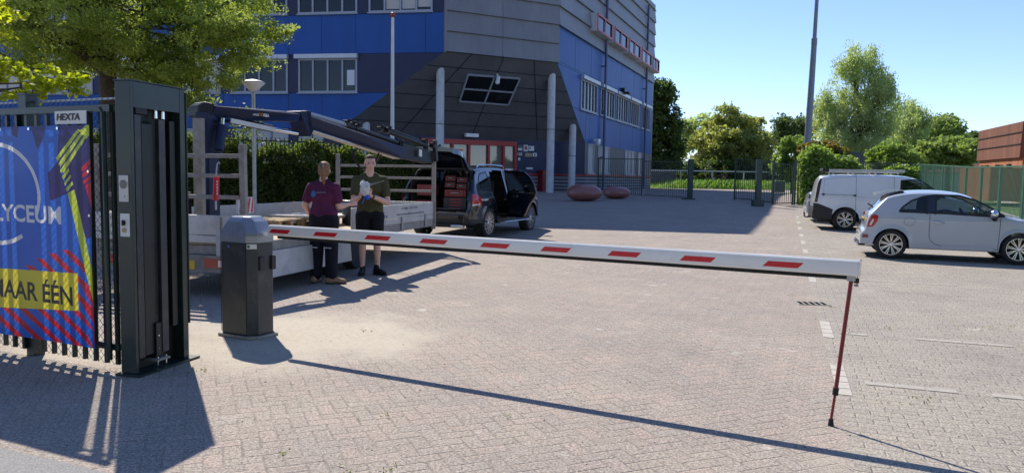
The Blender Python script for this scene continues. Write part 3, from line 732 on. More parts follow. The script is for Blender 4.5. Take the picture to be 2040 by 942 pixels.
mb = MB()
for a, b in ((726, 786), (640, 672), (546, 562), (515, 524), (497, 504), (480, 486), (466, 471), (452, 457), (441, 445), (431, 434)):
    for q in along(a, b): mb.poly([Vector((p.x, p.y, gz(p.y) + .004)) for p in q])
o = mb.build('parking_marking', M['pale_brick']); o['kind'] = 'structure'
mb = MB()
for py, L in ((757, 1.9), (661, 1.55), (553, 1.9), (503, 2.4)):
    a = G(1605 + .24 * (py - 510), py); s = (a - DV1).dot(DVd); base = Vector((DV1.x, DV1.y, 0)) + DVd * s + DVn * .22
    n = int(L / .21)
    for k in range(n):
        if random.random() < .12: continue
        p0 = base + DVn * (k * .21 + .004); p1 = p0 + DVn * .20; w = DVd * .048
        mb.poly([Vector((p.x, p.y, gz(p.y) + .004)) for p in (p0 - w, p1 - w, p1 + w, p0 + w)])
o = mb.build('parking_marking', M['pale_line']); o['kind'] = 'structure'
# drain
c = G(1617, 605); dr = thing('drain_grate', 'small cast iron drain grate with slots set in the paving before the parking bays', 'drain', c)
mb = MB(); ux = Vector((.99, -.12, 0)).normalized(); uy = Vector((.12, .99, 0)).normalized()
mb.box(c + Vector((0, 0, .003)), (.38, .24, .010), ux, uy); mb.build('frame', M['weathered'], dr)
mb = MB()
for k in range(5): mb.box(c + ux * (-.14 + k * .07) + Vector((0, 0, .0085)), (.042, .2, .004), ux, uy)
mb.build('slots', mat('slot_black', (.004, .004, .004), .95, spec=.05), dr)

# ================================================================== BARRIER
PB = hz(541, 458, 1.01); PT = hz(1713, 534, 1.0)
u = (PT - PB); u.z = 0; u.normalize(); vv = Vector((-u.y, u.x, 0))       # u along the boom, vv away from the camera
PC = Vector((-2.49, 7.13, 0))
bar_ = thing('barrier_gate', 'road barrier with anthracite cabinet and white boom with red reflective blocks', 'barrier', PC)
def oct_(x, y0, y1, c, z):
    return [PC + u * a + vv * b + Vector((0, 0, z)) for a, b in ((-x + c, y0), (x - c, y0), (x, y0 + c), (x, y1 - c), (x - c, y1), (-x + c, y1), (-x, y1 - c), (-x, y0 + c))]
mb = MB(); mb.prism(oct_(.235, -.20, .13, .075, .035), (0, 0, .865)); cab = mb.build('cabinet', M['anthracite'], bar_, bevel=.006)
mb = MB(); mb.prism(oct_(.262, -.222, .155, .07, .004), (0, 0, .024)); mb.build('base_plate', M['weathered'], bar_)
rings = [oct_(.242, -.207, .137, .077, .895), oct_(.242, -.207, .137, .077, .955), oct_(.235, -.20, .13, .075, .985), oct_(.175, -.175, .105, .07, 1.085), oct_(.125, -.155, .085, .05, 1.125), oct_(.115, -.145, .075, .045, 1.13)]
mb = MB(); mb.grid([r + [r[0]] for r in rings]); mb.poly(rings[-1]); mb.poly(rings[0][::-1]); lid = mb.build('lid', M['lid_grey'], bar_, bevel=.008)
mb = MB()
for a in (-.16,): mb.bar(PC + u * (-.165) + vv * -.2025 + Vector((0, 0, .05)), PC + u * (-.165) + vv * -.2025 + Vector((0, 0, .88)), .004, .004)
mb.bar(PC + u * (.163) + vv * -.2025 + Vector((0, 0, .05)), PC + u * (.163) + vv * -.2025 + Vector((0, 0, .88)), .004, .004)
mb.build('door_gap', M['rubber'], bar_)
mb = MB(); lk = PC + u * -.045 + vv * -.201 + Vector((0, 0, .855)); mb.tube([lk, lk - vv * .012], .014, 16); lo = mb.build('lock', M['chrome'], bar_, smooth=40)
mb = MB(); cdv = (u - vv).normalized(); cn = cdv; ct = (u + vv).normalized(); st = PC + u * .198 + vv * -.1625 + Vector((0, 0, .86))
mb.box(st + cn * .002, (.088, .004, .045), ct, cn); sk = mb.build('sticker', M['white_vinyl'], bar_)
mb = MB(); mb.box(st + cn * .0045 - ct * .028, (.022, .002, .028), ct, cn); mb.build('sticker_emblem', M['fence_green'], sk)
mb = MB(); c = PC + u * .245 + vv * -.09 + Vector((0, 0, .70)); mb.box(c, (.03, .06, .13), u, vv); mb.box(PC + u * .245 + vv * .05 + Vector((0, 0, .70)), (.03, .05, .13), u, vv)
mb.build('sensor_box', M['black_trim'], bar_, bevel=.005)
# boom: oval aluminium profile
bd = (PT - PB).normalized(); bu = vv.cross(bd).normalized() * -1
if bu.z < 0: bu = -bu
B0 = PB - bd * .015
def ringb(p, sy, sz): 
    pr = [(-.5, -.42), (-.42, -.5), (.42, -.5), (.5, -.42), (.5, .25), (.42, .40), (.25, .5), (-.25, .5), (-.42, .40), (-.5, .25)]
    return [p + vv * (a * sy) + bu * (b * sz) for a, b in pr]
mb = MB(); Lb = (PT - B0).length
secs = [ringb(B0, .055, .098), ringb(PT, .055, .098)]
mb.grid([s + [s[0]] for s in secs]); mb.poly(secs[0]); mb.poly(secs[1][::-1]); boom = mb.build('boom', mat('boom_white', (.83, .82, .79), .3, 0, .03, 3, dirt=((.62, .60, .55), .35), coat=.4), bar_, smooth=25)
mb = MB(); mb.box(PT + bd * .004, (.01, .058, .10), bd, vv, bu); mb.build('end_cap', M['chrome'], boom)
def bt(px, py):   # where a pixel column meets the front face of the boom
    best = None
    lo, hi = 0.0, Lb
    for _ in range(50):
        m_ = (lo + hi) / 2; p = B0 + bd * m_ - EYE; x = 1020 + FPX * p.dot(_R) / p.dot(_f)
        if x < px: lo = m_
        else: hi = m_
    return (lo + hi) / 2
stripes = [(538, 583), (626, 677), (728, 783), (837, 896), (957, 1020), (1077, 1141), (1210, 1280), (1353, 1428), (1517, 1602)]
for a, b in stripes:
    mb = MB(); t0 = bt(a, 0) + .012; t1 = bt(b, 0) + .0; sl = .035
    q = [(t0 - .0, -.024), (t1 - sl, -.024), (t1, .012), (t0 + sl, .012)]
    P_ = [B0 + bd * s + bu * z - vv * .0283 for s, z in q]; mb.prism(P_, -vv * .0012)
    P_ = [B0 + bd * s + bu * z + vv * .0283 for s, z in q]; mb2_ = MB(); mb2_.prism(P_, vv * .0012); mb2_.build('reflector_strip', M['refl_red'], boom); mb.build('reflector_strip', M['refl_red'], boom)
mb = MB(); s1 = bt(1690, 0); mb.box(B0 + bd * (s1 + .10) / 2 - bu * .062, (s1 - .10, .022, .026), bd, vv, bu); mb.build('rubber_edge', M['rubber'], boom)
mb = MB(); mb.box(B0 + bd * (bt(1697, 0)) - bu * .066, (.05, .035, .035), bd, vv, bu); mb.tube([B0 + bd * bt(1709, 0) - bu * .045, B0 + bd * bt(1709, 0) - bu * .115], .004); mb.tube([B0 + bd * bt(1703, 0) - bu * .11, B0 + bd * bt(1712, 0) - bu * .11], .008)
mb.build('hinge', M['galv'], boom)
foot = G(1655, 848); topS = B0 + bd * bt(1697, 0) - bu * .08
sp = MB(); jt = topS.lerp(foot, .76); sp.tube([topS, jt], .0125, 12); sp.tube([jt, foot + Vector((0, 0, .04))], .0085, 12); leg = sp.build('support_leg', M['dark_red'], boom, smooth=40)
mb = MB(); d_ = (foot - topS).normalized(); mb.tube([jt - d_ * .02, jt + d_ * .025], .018, 12); mb.tube([foot + Vector((0, 0, .045)), foot], [.013, .019], 12); mb.box(topS + bd * .03, (.03, .03, .03), bd, vv, bu); mb.build('black_fittings', M['rubber'], bar_)

# ================================================================== GATE HOUSING
A = G(272, 750); A.z = 0; LD = Vector((.262, .965, 0)).normalized(); ED = Vector((-LD.y, LD.x, 0)).normalized()   # LD along the open side, ED along the end
if ED.x > 0: ED = -ED
Lg = .585; Wg = .135; HG = 2.19
gh = thing('gate_housing', 'tall dark green steel housing of the folding gate with intercoms on its end', 'gate', A)
def gp(a, b, z): return A + LD * a + ED * b + Vector((0, 0, z))
def gbox(mb, a0, a1, b0, b1, z0, z1):
    return mb.hexa([gp(a0, b0, z0), gp(a1, b0, z0), gp(a1, b1, z0), gp(a0, b1, z0), gp(a0, b0, z1), gp(a1, b0, z1), gp(a1, b1, z1), gp(a0, b1, z1)])
mb = MB(); gbox(mb, 0, .03, 0, Wg, .02, HG); gbox(mb, .031, .06, .055, Wg, .02, HG - .004); mb.build('post', M['dark_green_paint'], gh, bevel=.004)
mb = MB(); gbox(mb, Lg - .06, Lg, 0, Wg, .02, HG); gbox(mb, Lg + .002, Lg + .012, -.01, Wg * .6, .3, HG - .02); mb.build('post', M['dark_green_paint'], gh, bevel=.004)
mb = MB(); gbox(mb, .062, Lg - .062, Wg - .03, Wg, .02, HG - .003); mb.build('back_plate', M['black_metal'], gh)
mb = MB(); gbox(mb, .032, Lg - .062, 0.002, .03, HG - .19, HG - .004); gbox(mb, -.008, Lg + .02, -.008, Wg + .008, HG, HG + .008); mb.build('top_plate', M['dark_green_paint'], gh)
mb = MB(); gbox(mb, -.03, Lg + .07, -.05, Wg + .03, .003, .018); mb.build('base_plate', M['dark_green_paint'], gh)
mb = MB(); gbox(mb, .05, .115, .012, .05, .12, HG - .24); mb.build('gate_upright', M['anthracite'], gh, bevel=.004)
mb = MB(); gbox(mb, .30, .37, .012, .05, .12, HG - .26); mb.build('gate_upright', M['anthracite'], gh, bevel=.004)
mb = MB(); gbox(mb, .44, .50, .03, .07, .3, HG - .26); mb.build('gate_upright', M['black_metal'], gh, bevel=.004)
mb = MB(); gbox(mb, .15, .27, .04, .08, .12, HG - .3); mb.build('gate_leaf', M['black_metal'], gh, bevel=.004)
mb = MB(); gbox(mb, .06, .18, .008, .07, HG - .235, HG - .17); mb.tube([gp(.12, .05, HG - .17), gp(.12, .05, HG - .155)], .03, 12); mb.build('motor_cap', M['crane_dark'], gh, bevel=.006)
mb = MB()
for a_ in (.32, .40): mb.tube([gp(a_, .06, HG - .25), gp(a_, .06, HG - .17)], .018, 12); mb.sphere(gp(a_, .06, HG - .17), .018)
mb.tube([gp(.335, .06, HG - .17), gp(.30, .04, HG - .10)], .004); mb.build('roller_bolt', M['chrome'], gh, smooth=40)
mb = MB(); gbox(mb, .20, .34, -.02, .12, .07, .085); mb.build('floor_bracket', M['weathered'], gh)
mb = MB(); gbox(mb, .24, .30, .02, .10, .09, .36); mb.tube([gp(.27, .05, .36), gp(.27, .05, .43)], .014, 10); bx_ = mb.build('pivot_block', M['black_metal'], gh, bevel=.004)
mb = MB()
for z in (.16, .26): mb.tube([gp(.262, .0195, z), gp(.262, .015, z)], .006, 10)
for a_ in (.225, .315): mb.tube([gp(a_, .0, .03), gp(a_, .0, .10)], .007, 8)
mb.build('bolt', M['chrome'], gh)
# intercoms on the narrow end (face -LD)
def plate(z0, z1, b0, b1): 
    mb = MB(); return gbox(mb, -.006, -.001, b0, b1, z0, z1)
zt_ = hz(243, 350, 0)
def zz(py): 
    r = ray(243, py); t = (A - EYE).dot(LD) / r.dot(LD); return (EYE + r * t).z
i1 = plate(zz(402), zz(349), .03, .115).build('intercom', M['alu'], gh, bevel=.003)
mb = MB(); zc = zz(367); mb.lathe([(.034, 0), (.034, .003), (.031, .003), (.031, .0)], gp(-.006, .072, zc), 28, -LD); mb.build('speaker_ring', M['galv'], i1)
mb = MB(); mb.tube([gp(-.006, .072, zz(391)), gp(-.012, .072, zz(391))], .009, 14); mb.build('call_button', M['white_trim'], i1)
i2 = plate(zz(471), zz(425), .025, .11).build('key_switch', M['white_vinyl'], gh, bevel=.003)
mb = MB(); mb.tube([gp(-.006, .072, zz(444)), gp(-.016, .072, zz(444))], .013, 14); gbox(mb, -.03, -.006, .068, .076, zz(449), zz(438)); mb.build('key_cylinder', M['rim_dark'], i2)
mb = MB(); mb.lathe([(.018, 0), (.018, .006), (.012, .008)], gp(-.006, .072, zz(458)), 20, -LD); mb.build('lamp_ring', M['pallet'], i2)

# ================================================================== FENCE WITH BANNER
f0 = hz(200, 693, .18); f1 = hz(0, 661, .18); FD = (f1 - f0); FD.z = 0; FD.normalize()
far = f0 + FD * 3.2; FW = Wall((far.x, far.y), (f0.x, f0.y)); fL = FW.L      # u grows to the right, u = fL at the banner's right edge
uend = fL + .165
fe = thing('mesh_fence', 'dark green bar fence with chain link mesh beside the gate housing', 'fence', FW.P(fL, 0, 0))
up_ = FW.hit(34, 400)[0]
for k, uu in enumerate((up_, up_ - 1.55)):
    mb = MB(); FW.rect(mb, uu - .045, uu + .045, 0, 2.13, -.16, -.065); FW.rect(mb, uu - .055, uu + .055, 2.13, 2.145, -.17, -.055); mb.build('post', M['dark_green_paint'], fe)
mb = MB(); FW.rect(mb, 0, uend, 1.97, 2.02, -.035, .0); FW.rect(mb, 0, uend, .17, .22, -.06, -.03); mb.build('rail', M['dark_green_paint'], fe)
mb = MB(); FW.rect(mb, 0, uend, 2.075, 2.09, -.16, -.14); mb.build('top_wire', M['galv'], fe)
k = 0; uu = uend - .03
while uu > 0:
    mb = MB(); FW.rect(mb, uu - .014, uu + .014, .06, 1.97, -.062, -.034); mb.build('bar', M['dark_green_paint'], fe); uu -= .125
mb = MB(); 
for uu in (uend - .075, ): mb.tube([FW.P(uu, .1, -.01), FW.P(uu, 1.96, -.01), FW.P(uu - .03, 1.995, -.01)], .021, 10)
mb.build('frame_tube', M['dark_green_paint'], fe, smooth=40)
# diagonal chain link wires
mb = MB(); st = .06; z0, z1 = .04, 2.08
def wire(a, b):
    mb.tube([FW.P(a[0], a[1], -.085), FW.P(b[0], b[1], -.085)], .0021, 4, cap=False)
k = -int((z1 - z0) / st) - 1
while k * st < uend:
    for s in (1, -1):
        ua_ = k * st; pts = []
        if s == 1: a_, b_ = (ua_, z0), (ua_ + (z1 - z0), z1)
        else: a_, b_ = (ua_, z1), (ua_ + (z1 - z0), z0)
        t0 = max(0, -a_[0] / (b_[0] - a_[0])); t1 = min(1, (uend - a_[0]) / (b_[0] - a_[0]))
        if t1 > t0: wire((a_[0] + (b_[0] - a_[0]) * t0, a_[1] + (b_[1] - a_[1]) * t0), (a_[0] + (b_[0] - a_[0]) * t1, a_[1] + (b_[1] - a_[1]) * t1))
    k += 1
mb.build('chain_link', mat('wire', (.06, .09, .08), .35, .5, .1), fe)
# white sign
a0, z1_ = FW.hit(116, 223); a1, z0_ = FW.hit(179, 247)
sg = thing('sign_board', 'small white sign with black italic capitals tied above the banner', 'sign', FW.P(a0, z0_, .02))
mb = MB(); FW.rect(mb, a0, a1, z0_, z1_, .024, .030); mb.build('board', M['white_vinyl'], sg, bevel=.001)
mb = MB(); ux_ = FW.d; put_text(mb, 'HEXTA', FW.P(a0 + .025, z0_ + .028, .031), FW.d, Vector((0, 0, 1)) + FW.d * .18, (a1 - a0) * .74, (z1_ - z0_) * .52, .03); mb.build('lettering', M['letter_dark'], sg)
# banner
bn = thing('banner', 'large blue printed banner with white letters, yellow strip and lime zigzag on the fence', 'banner', FW.P(fL, .2, .03))
bz1 = FW.hit(192, 250)[1]; bz0 = .185
def vinyl(name, c):
    t = MT(name); v, X, Y, Z = t.xyz(); n = t.noise(t.vec(X * 3, Y * 3, Z * 1.2), 1.6, 4)
    t.set(Base_Color=c, Roughness=.35, Specular_IOR_Level=.5, Coat_Weight=.15); t.bump(n, .12, .02)
    tr = t.nt.nodes.new('ShaderNodeBsdfTranslucent'); tr.inputs[0].default_value = (*c, 1); mx = t.nt.nodes.new('ShaderNodeMixShader'); mx.inputs[0].default_value = .42
    t.nt.links.new(t.b.outputs[0], mx.inputs[1]); t.nt.links.new(tr.outputs[0], mx.inputs[2]); t.nt.links.new(mx.outputs[0], t.out.inputs[0]); return t.m
VB = vinyl('vinyl_blue', (.022, .15, .68)); VN = vinyl('vinyl_navy', (.030, .022, .16)); VY = vinyl('vinyl_lime', (.62, .74, .06)); VR = vinyl('vinyl_red', (.66, .02, .05)); VW = vinyl('vinyl_white', (.85, .87, .9)); VG = vinyl('vinyl_yellow', (.88, .74, .05))
# one printed sheet: fine cells, each with the ink it carries, so that daylight coming through is tinted only once
CW_ = .0036; u_lo = fL - 1.36; NU = int((fL - u_lo) / CW_); NZ = int((bz1 - bz0) / CW_); du = (fL - u_lo) / NU; dz_ = (bz1 - bz0) / NZ
ink = np.zeros((NZ, NU), np.int32)
def fill_tri(a, b, c, k):
    (x0, y0), (x1, y1), (x2, y2) = [((p[0] - u_lo) / du - .5, (p[1] - bz0) / dz_ - .5) for p in (a, b, c)]
    i0, i1 = max(0, int(min(x0, x1, x2))), min(NU - 1, int(max(x0, x1, x2)) + 1); j0, j1 = max(0, int(min(y0, y1, y2))), min(NZ - 1, int(max(y0, y1, y2)) + 1)
    if i1 < i0 or j1 < j0: return
    X, Y = np.meshgrid(np.arange(i0, i1 + 1), np.arange(j0, j1 + 1)); d = (y1 - y2) * (x0 - x2) + (x2 - x1) * (y0 - y2)
    if abs(d) < 1e-9: return
    l0 = ((y1 - y2) * (X - x2) + (x2 - x1) * (Y - y2)) / d; l1 = ((y2 - y0) * (X - x2) + (x0 - x2) * (Y - y2)) / d; m_ = (l0 >= -1e-3) & (l1 >= -1e-3) & (1 - l0 - l1 >= -1e-3)
    ink[j0:j1 + 1, i0:i1 + 1][m_] = k
def fill_px(polys, k):
    for pl in polys:
        c = [FW.hit(*p) for p in pl]
        for q in range(1, len(c) - 1): fill_tri(c[0], c[q], c[q + 1], k)
def fill_text(txt, u0, z0, w, h, bold, k):
    vs, fs = text_mesh(txt, 1.0, bold, extrude=0); xa = min(v.x for v in vs); xb = max(v.x for v in vs); ya = min(v.y for v in vs); yb = max(v.y for v in vs)
    P_ = [(u0 + (v.x - xa) / (xb - xa) * w, z0 + (v.y - ya) / (yb - ya) * h) for v in vs]
    for f in fs:
        for q in range(1, len(f) - 1): fill_tri(P_[f[0]], P_[f[q]], P_[f[q + 1]], k)
fill_px([[(129, 250), (192, 250), (194, 300), (200, 470), (184, 474), (148, 376), (127, 318), (186, 252)], [(72, 249), (104, 249), (100, 268), (90, 300), (84, 290)], [(33, 248), (50, 248), (46, 275), (34, 270)], [(108, 345), (128, 322), (148, 385), (112, 400)]], 1)
zig = [[(170, 262), (186, 247), (193, 247), (193, 265), (183, 278)], [(166, 258), (171, 261), (127, 322), (124, 315)], [(173, 263), (177, 267), (133, 333), (129, 326)], [(179, 270), (183, 274), (139, 345), (135, 338)]]
zig += [[(132, 340), (144, 322), (146, 328), (134, 346)], [(136, 352), (148, 335), (150, 341), (138, 358)], [(140, 364), (152, 348), (153, 353), (141, 370)], [(143, 376), (155, 361), (157, 367), (145, 382)], [(146, 385), (159, 378), (198, 545), (199, 605)]]
red = []
for k in range(3): red.append([(173 + k * 1.5, 335 + k * 13), (195, 312 + k * 17), (195, 323 + k * 15), (175 + k * 1.5, 344 + k * 12)])
red.append([(180, 370), (196, 358), (199, 436)])
def clip(poly, y0, y1): return poly
# diagonal red stripes in the lower third
for (x, y) in [(136, 497), (107, 503), (82, 514), (60, 527), (34, 535), (6, 540), (-22, 545), (-50, 548), (-78, 552)]:
    for k in range(6):
        t0, t1 = k * 34, (k + 1) * 34
        q = [(x + t0, y + t0 * .95), (x + 15 + t0, y + 1 + t0 * .95), (x + 15 + t1, y + 1 + t1 * .95), (x + t1, y + t1 * .95)]
        if q[0][0] > 199 or q[0][1] > 700: continue
        q = [(min(a_, 200), b_) for a_, b_ in q]
        red.append(q)
red += [[(170, 560), (176, 560), (199, 600), (199, 612)], [(168, 520), (175, 520), (199, 556), (199, 570)], [(168, 590), (176, 598), (199, 632), (199, 645)]]
fill_px(red, 3); fill_px(zig, 2)
fill_px([[(-60, 529), (167, 543), (168, 617), (-60, 607)]], 4)
# ring broken by the word
c0 = FW.hit(2, 386)
rx = FW.hit(92, 385)[0] - c0[0]; rzz = FW.hit(2, 284)[1] - c0[1]
def ring(a0, a1, n=60):
    an = np.radians(np.linspace(a0, a1, n)); o_ = [(c0[0] + math.cos(a) * rx, c0[1] + math.sin(a) * rzz) for a in an]; i_ = [(c0[0] + math.cos(a) * (rx - .034), c0[1] + math.sin(a) * (rzz - .034)) for a in an]
    for q in range(n - 1): fill_tri(o_[q], o_[q + 1], i_[q], 5); fill_tri(o_[q + 1], i_[q + 1], i_[q], 5)
ring(-22, 158); ring(-150, -55)
zb_ = FW.hit(70, 443)[1]; zt2 = FW.hit(70, 408)[1]; fill_text('LYCEUM', FW.hit(1, 430)[0], zb_, FW.hit(133, 430)[0] - FW.hit(1, 430)[0], zt2 - zb_, .022, 5)
zb_ = FW.hit(100, 600)[1]; zt2 = FW.hit(100, 554)[1]; fill_text('MAAR ÉÉN', FW.hit(-5, 570)[0], zb_, FW.hit(156, 570)[0] - FW.hit(-5, 570)[0], zt2 - zb_, .022, 6)
VK = vinyl('vinyl_black', (.03, .03, .03))
uu_ = u_lo + np.arange(NU + 1) * du; zz_g = bz0 + np.arange(NZ + 1) * dz_; UU, ZZ = np.meshgrid(uu_, zz_g); wv_ = .045 + .004 * np.sin(UU * 4.1 + ZZ * 2) + .003 * np.sin(ZZ * 6 - UU * 3)
co = np.stack([FW.a.x + FW.d.x * UU + FW.n.x * wv_, FW.a.y + FW.d.y * UU + FW.n.y * wv_, ZZ], -1).reshape(-1, 3); im = np.array(rootm(bn).inverted()); co = co @ im[:3, :3].T + im[:3, 3]
a_ = (np.arange(NZ)[:, None] * (NU + 1) + np.arange(NU)[None]).reshape(-1); qd = np.stack([a_, a_ + 1, a_ + NU + 2, a_ + NU + 1], 1).astype(np.int32)
me = bpy.data.meshes.new('cloth'); me.vertices.add(len(co)); me.vertices.foreach_set('co', co.reshape(-1).astype(np.float32)); me.loops.add(qd.size); me.loops.foreach_set('vertex_index', qd.reshape(-1)); me.polygons.add(len(qd)); me.polygons.foreach_set('loop_start', np.arange(0, qd.size, 4, dtype=np.int32)); me.update(calc_edges=True)
for m_ in (VB, VN, VY, VR, VG, VW, VK): me.materials.append(m_)
me.polygons.foreach_set('material_index', ink.reshape(-1)); cloth = link(me, 'cloth', None, bn)
mb = MB(); mb.grid([[FW.P(u_, z_, .045) for u_ in (0, u_lo)] for z_ in (bz0, bz1)]); mb.build('cloth', VB, bn)
mb = MB()
for px, py in ((13, 247), (70, 249), (127, 251), (191, 342), (192, 429), (197, 685), (136, 676), (77, 669)):
    a0, z_ = FW.hit(px, py); mb.lathe([(.008, 0), (.011, .004), (.006, .004)], FW.P(min(a0, fL - .012), min(z_, bz1 - .02), .052), 12, FW.n)
mb.build('eyelet', M['chrome'], bn)
# ================================================================== FLATBED WITH LOADING CRANE
NR = Vector((-1.61, 15.3, 0)); TD = Vector((1.49, 5.56, 0)).normalized(); TW = Vector((-TD.y, TD.x, 0))     # TD along the bed (away), TW across (to the left)
TL = 6.45; TWd = 2.12; DK = .68
NL = NR - TD * TL
tr = thing('crane_flatbed', 'aluminium sided flatbed with wooden deck, ladder racks and dark blue folding loading crane', 'flatbed', NL + TD * 3.2 + TW * 1.05)
def tp(a, b, z): p = NL + TD * a + TW * b; p.z = z; return p
def tbox(mb, a0, a1, b0, b1, z0, z1):
    return mb.hexa([tp(a0, b0, z0), tp(a1, b0, z0), tp(a1, b1, z0), tp(a0, b1, z0), tp(a0, b0, z1), tp(a1, b0, z1), tp(a1, b1, z1), tp(a0, b1, z1)])
mb = MB(); 
for k in range(14): tbox(mb, .02, TL - .02, .02 + k * .149, .02 + k * .149 + .144, DK - .03, DK)
mb.build('deck', M['wood'], tr)
mb = MB(); tbox(mb, 0, TL, -.02, .018, DK - .14, DK - .002); tbox(mb, 0, TL, TWd - .018, TWd + .02, DK - .14, DK - .002); tbox(mb, 0, .05, .03, TWd - .03, DK - .14, DK - .035); tbox(mb, TL - .05, TL, .03, TWd - .03, DK - .14, DK - .035)
mb.build('side_rail', M['weathered'], tr)
mb = MB(); tbox(mb, .2, TL - .2, .55, .65, DK - .25, DK - .035); tbox(mb, .2, TL - .2, 1.45, 1.55, DK - .25, DK - .035)
for k in range(8): tbox(mb, .3 + k * .8, .36 + k * .8, .03, TWd - .03, DK - .13, DK - .04)
mb.build('chassis', M['black_metal'], tr)
H = .34
def board(mb, a0, a1, b0, b1):  # upright drop side with lower ledge line
    tbox(mb, a0, a1, b0, b1, DK + .002, DK + .09); tbox(mb, a0, a1, b0, b1, DK + .098, DK + H)
M['board_inner'] = M['alu']
mb = MB(); board(mb, 2.85, TL - .06, -.03, .0); nb = mb.build('side_board', M['alu'], tr, bevel=.003)
mb = MB(); board(mb, .10, 3.2, TWd, TWd + .03); fb1 = mb.build('side_board', M['alu'], tr, bevel=.003)
mb = MB(); board(mb, 3.24, TL - .06, TWd, TWd + .03); mb.build('side_board', M['alu'], tr, bevel=.003)
mb = MB(); board(mb, -.03, 0, .0, TWd); mb.build('tail_board', M['alu'], tr, bevel=.003)
mb = MB(); board(mb, TL, TL + .03, .0, TWd); mb.build('head_board', M['alu'], tr, bevel=.003)
mb = MB()
for a in (2.84, 3.6, 4.75, 5.9): 
    tbox(mb, a, a + .06, -.05, -.032, DK - .12, DK + .12)
for b in (.25, .9, 1.6): tbox(mb, -.05, -.032, b, b + .06, DK - .15, DK + H - .02)
mb.build('hinge', M['galv'], tr)
mb = MB()   # dropped side board hanging on the near side
mb.hexa([tp(.25, -.09, DK - .47), tp(2.72, -.09, DK - .47), tp(2.72, -.05, DK - .47), tp(.25, -.05, DK - .47), tp(.25, -.06, DK - .13), tp(2.72, -.06, DK - .13), tp(2.72, -.03, DK - .13), tp(.25, -.03, DK - .13)])
db = mb.build('dropped_side_board', M['alu'], tr, bevel=.004); db['label'] = 'aluminium side board folded down'
# graffiti on the far board (a marker-drawn triangle)
mb = MB(); tri = [(.95, DK + .29), (1.75, DK + .31), (1.35, DK + .05)]
for i in range(3): mb.bar(tp(tri[i][0], TWd - .003, tri[i][1]), tp(tri[(i + 1) % 3][0], TWd - .003, tri[(i + 1) % 3][1]), .035, .004, TW)
mb.build('scribble', M['letter_grey'], tr)
# lettering on the near upright board
def ttext(txt, a0, a1, z0, z1, bold=0.0):
    mb = MB(); put_text(mb, txt, tp(a0, -.031, z0), TD, (0, 0, 1), a1 - a0, z1 - z0, bold); mb.build('lettering', M['letter_grey'], nb)
ttext('bomen', 3.05, 3.95, DK + .235, DK + .305); ttext('elwissen', 3.05, 4.15, DK + .125, DK + .195)
ttext('+31(0)6-1991 5332', 4.75, 5.55, DK + .24, DK + .285); ttext('www.installatietechniek.nl', 4.55, 5.85, DK + .15, DK + .185)
# racks at both ends
def rack(a, name='end_rack', lean=0, htop=1.20):
    mb = MB()
    for b in (-.02, TWd): mb.bar(tp(a, b, DK - .2), tp(a + lean, b, DK + htop), .075, .065, TD)
    for z in (.56, .82, 1.06): mb.bar(tp(a, 0.03, DK + z), tp(a, TWd - .03, DK + z), .07, .05)
    mb.build(name, M['weathered'], tr, bevel=.005)
rack(.06, lean=-.03); rack(TL - .03, htop=1.30)
# wheels under the bed
def wheel_simple(parent, c, ax, r, w, rr, nsp=5):
    mb = MB(); mb.lathe([(r * .66, -w / 2), (r * .93, -w / 2), (r, -w * .3), (r, w * .3), (r * .93, w / 2), (r * .66, w / 2)], c, 32, ax)
    wh = mb.build('wheel', M['tyre'], parent, smooth=35); mb = MB(); mb.lathe([(rr, w * .2), (rr, w * .45), (rr * .85, w * .3), (.07, w * .42), (.0, w * .45)], c, 24, ax)
    mb.build('rim', M['galv'], wh, smooth=35); return wh
for a in (2.5, 3.35):
    for b, s in ((.22, -1), (TWd - .22, 1)): wheel_simple(tr, tp(a, b, .30 + gz(tp(a, b, 0).y)), TW * s, .30, .19, .19)
mb = MB(); tbox(mb, -.04, .06, .03, TWd - .03, DK - .36, DK - .15); mb.build('bumper', M['weathered'], tr)
for b in (.18, TWd - .45):
    mb = MB(); tbox(mb, -.052, -.042, b, b + .30, DK - .30, DK - .19); lt = mb.build('rear_light', M['glass_red'], tr)
    mb = MB(); tbox(mb, -.056, -.0525, b + .02, b + .10, DK - .285, DK - .205); mb.build('reflector', M['glass_lens'], lt)
mb = MB(); tbox(mb, -.046, -.042, .62, 1.14, DK - .33, DK - .22); mb.build('number_plate', M['yellow_plate'], tr)
# marker stripes board by the rear right post
mb = MB(); tbox(mb, .10, .42, .10, .13, DK + .36, DK + .56); wb = mb.build('warning_board', M['white_vinyl'], tr)
mb = MB()
for k in range(4): mb.prism([tp(.12 + k * .08, .095, DK + .37), tp(.155 + k * .08, .095, DK + .37), tp(.195 + k * .08 if k < 3 else .41, .095, DK + .55), tp(.16 + k * .08, .095, DK + .55)], TW * .003)
mb.build('red_stripe', M['refl_red'], wb)
# --- crane: every joint as (pixel of the photo, distance) read once into metres
def cp(px, py, Y): return at(px, py, Y)
YB = 9.9
mb = MB(); p0 = cp(416, 450, YB); mb.bar((p0.x, p0.y, DK), (p0.x, p0.y, cp(414, 225, YB).z), .20, .22, TD); 
mb.build('crane_column', M['crane_blue'], tr, bevel=.01)
mb = MB(); mb.box((p0.x, p0.y, DK + .1), (.55, .5, .2), TD, TW); mb.tube([(p0.x - .25, p0.y - .1, DK + .2), (p0.x - .25, p0.y - .1, DK + .6)], .07); mb.build('crane_base', M['crane_dark'], tr, bevel=.01)
mb = MB(); a = cp(398, 395, YB - .25); b = cp(397, 236, YB - .25); mb.bar((a.x, a.y, DK), (a.x, a.y, b.z), .125, .07, TD); mb.build('wooden_post', M['weathered'], tr)
K0 = cp(400, 222, YB); K1 = cp(618, 240, 11.2); K2 = cp(845, 306, 15.0)
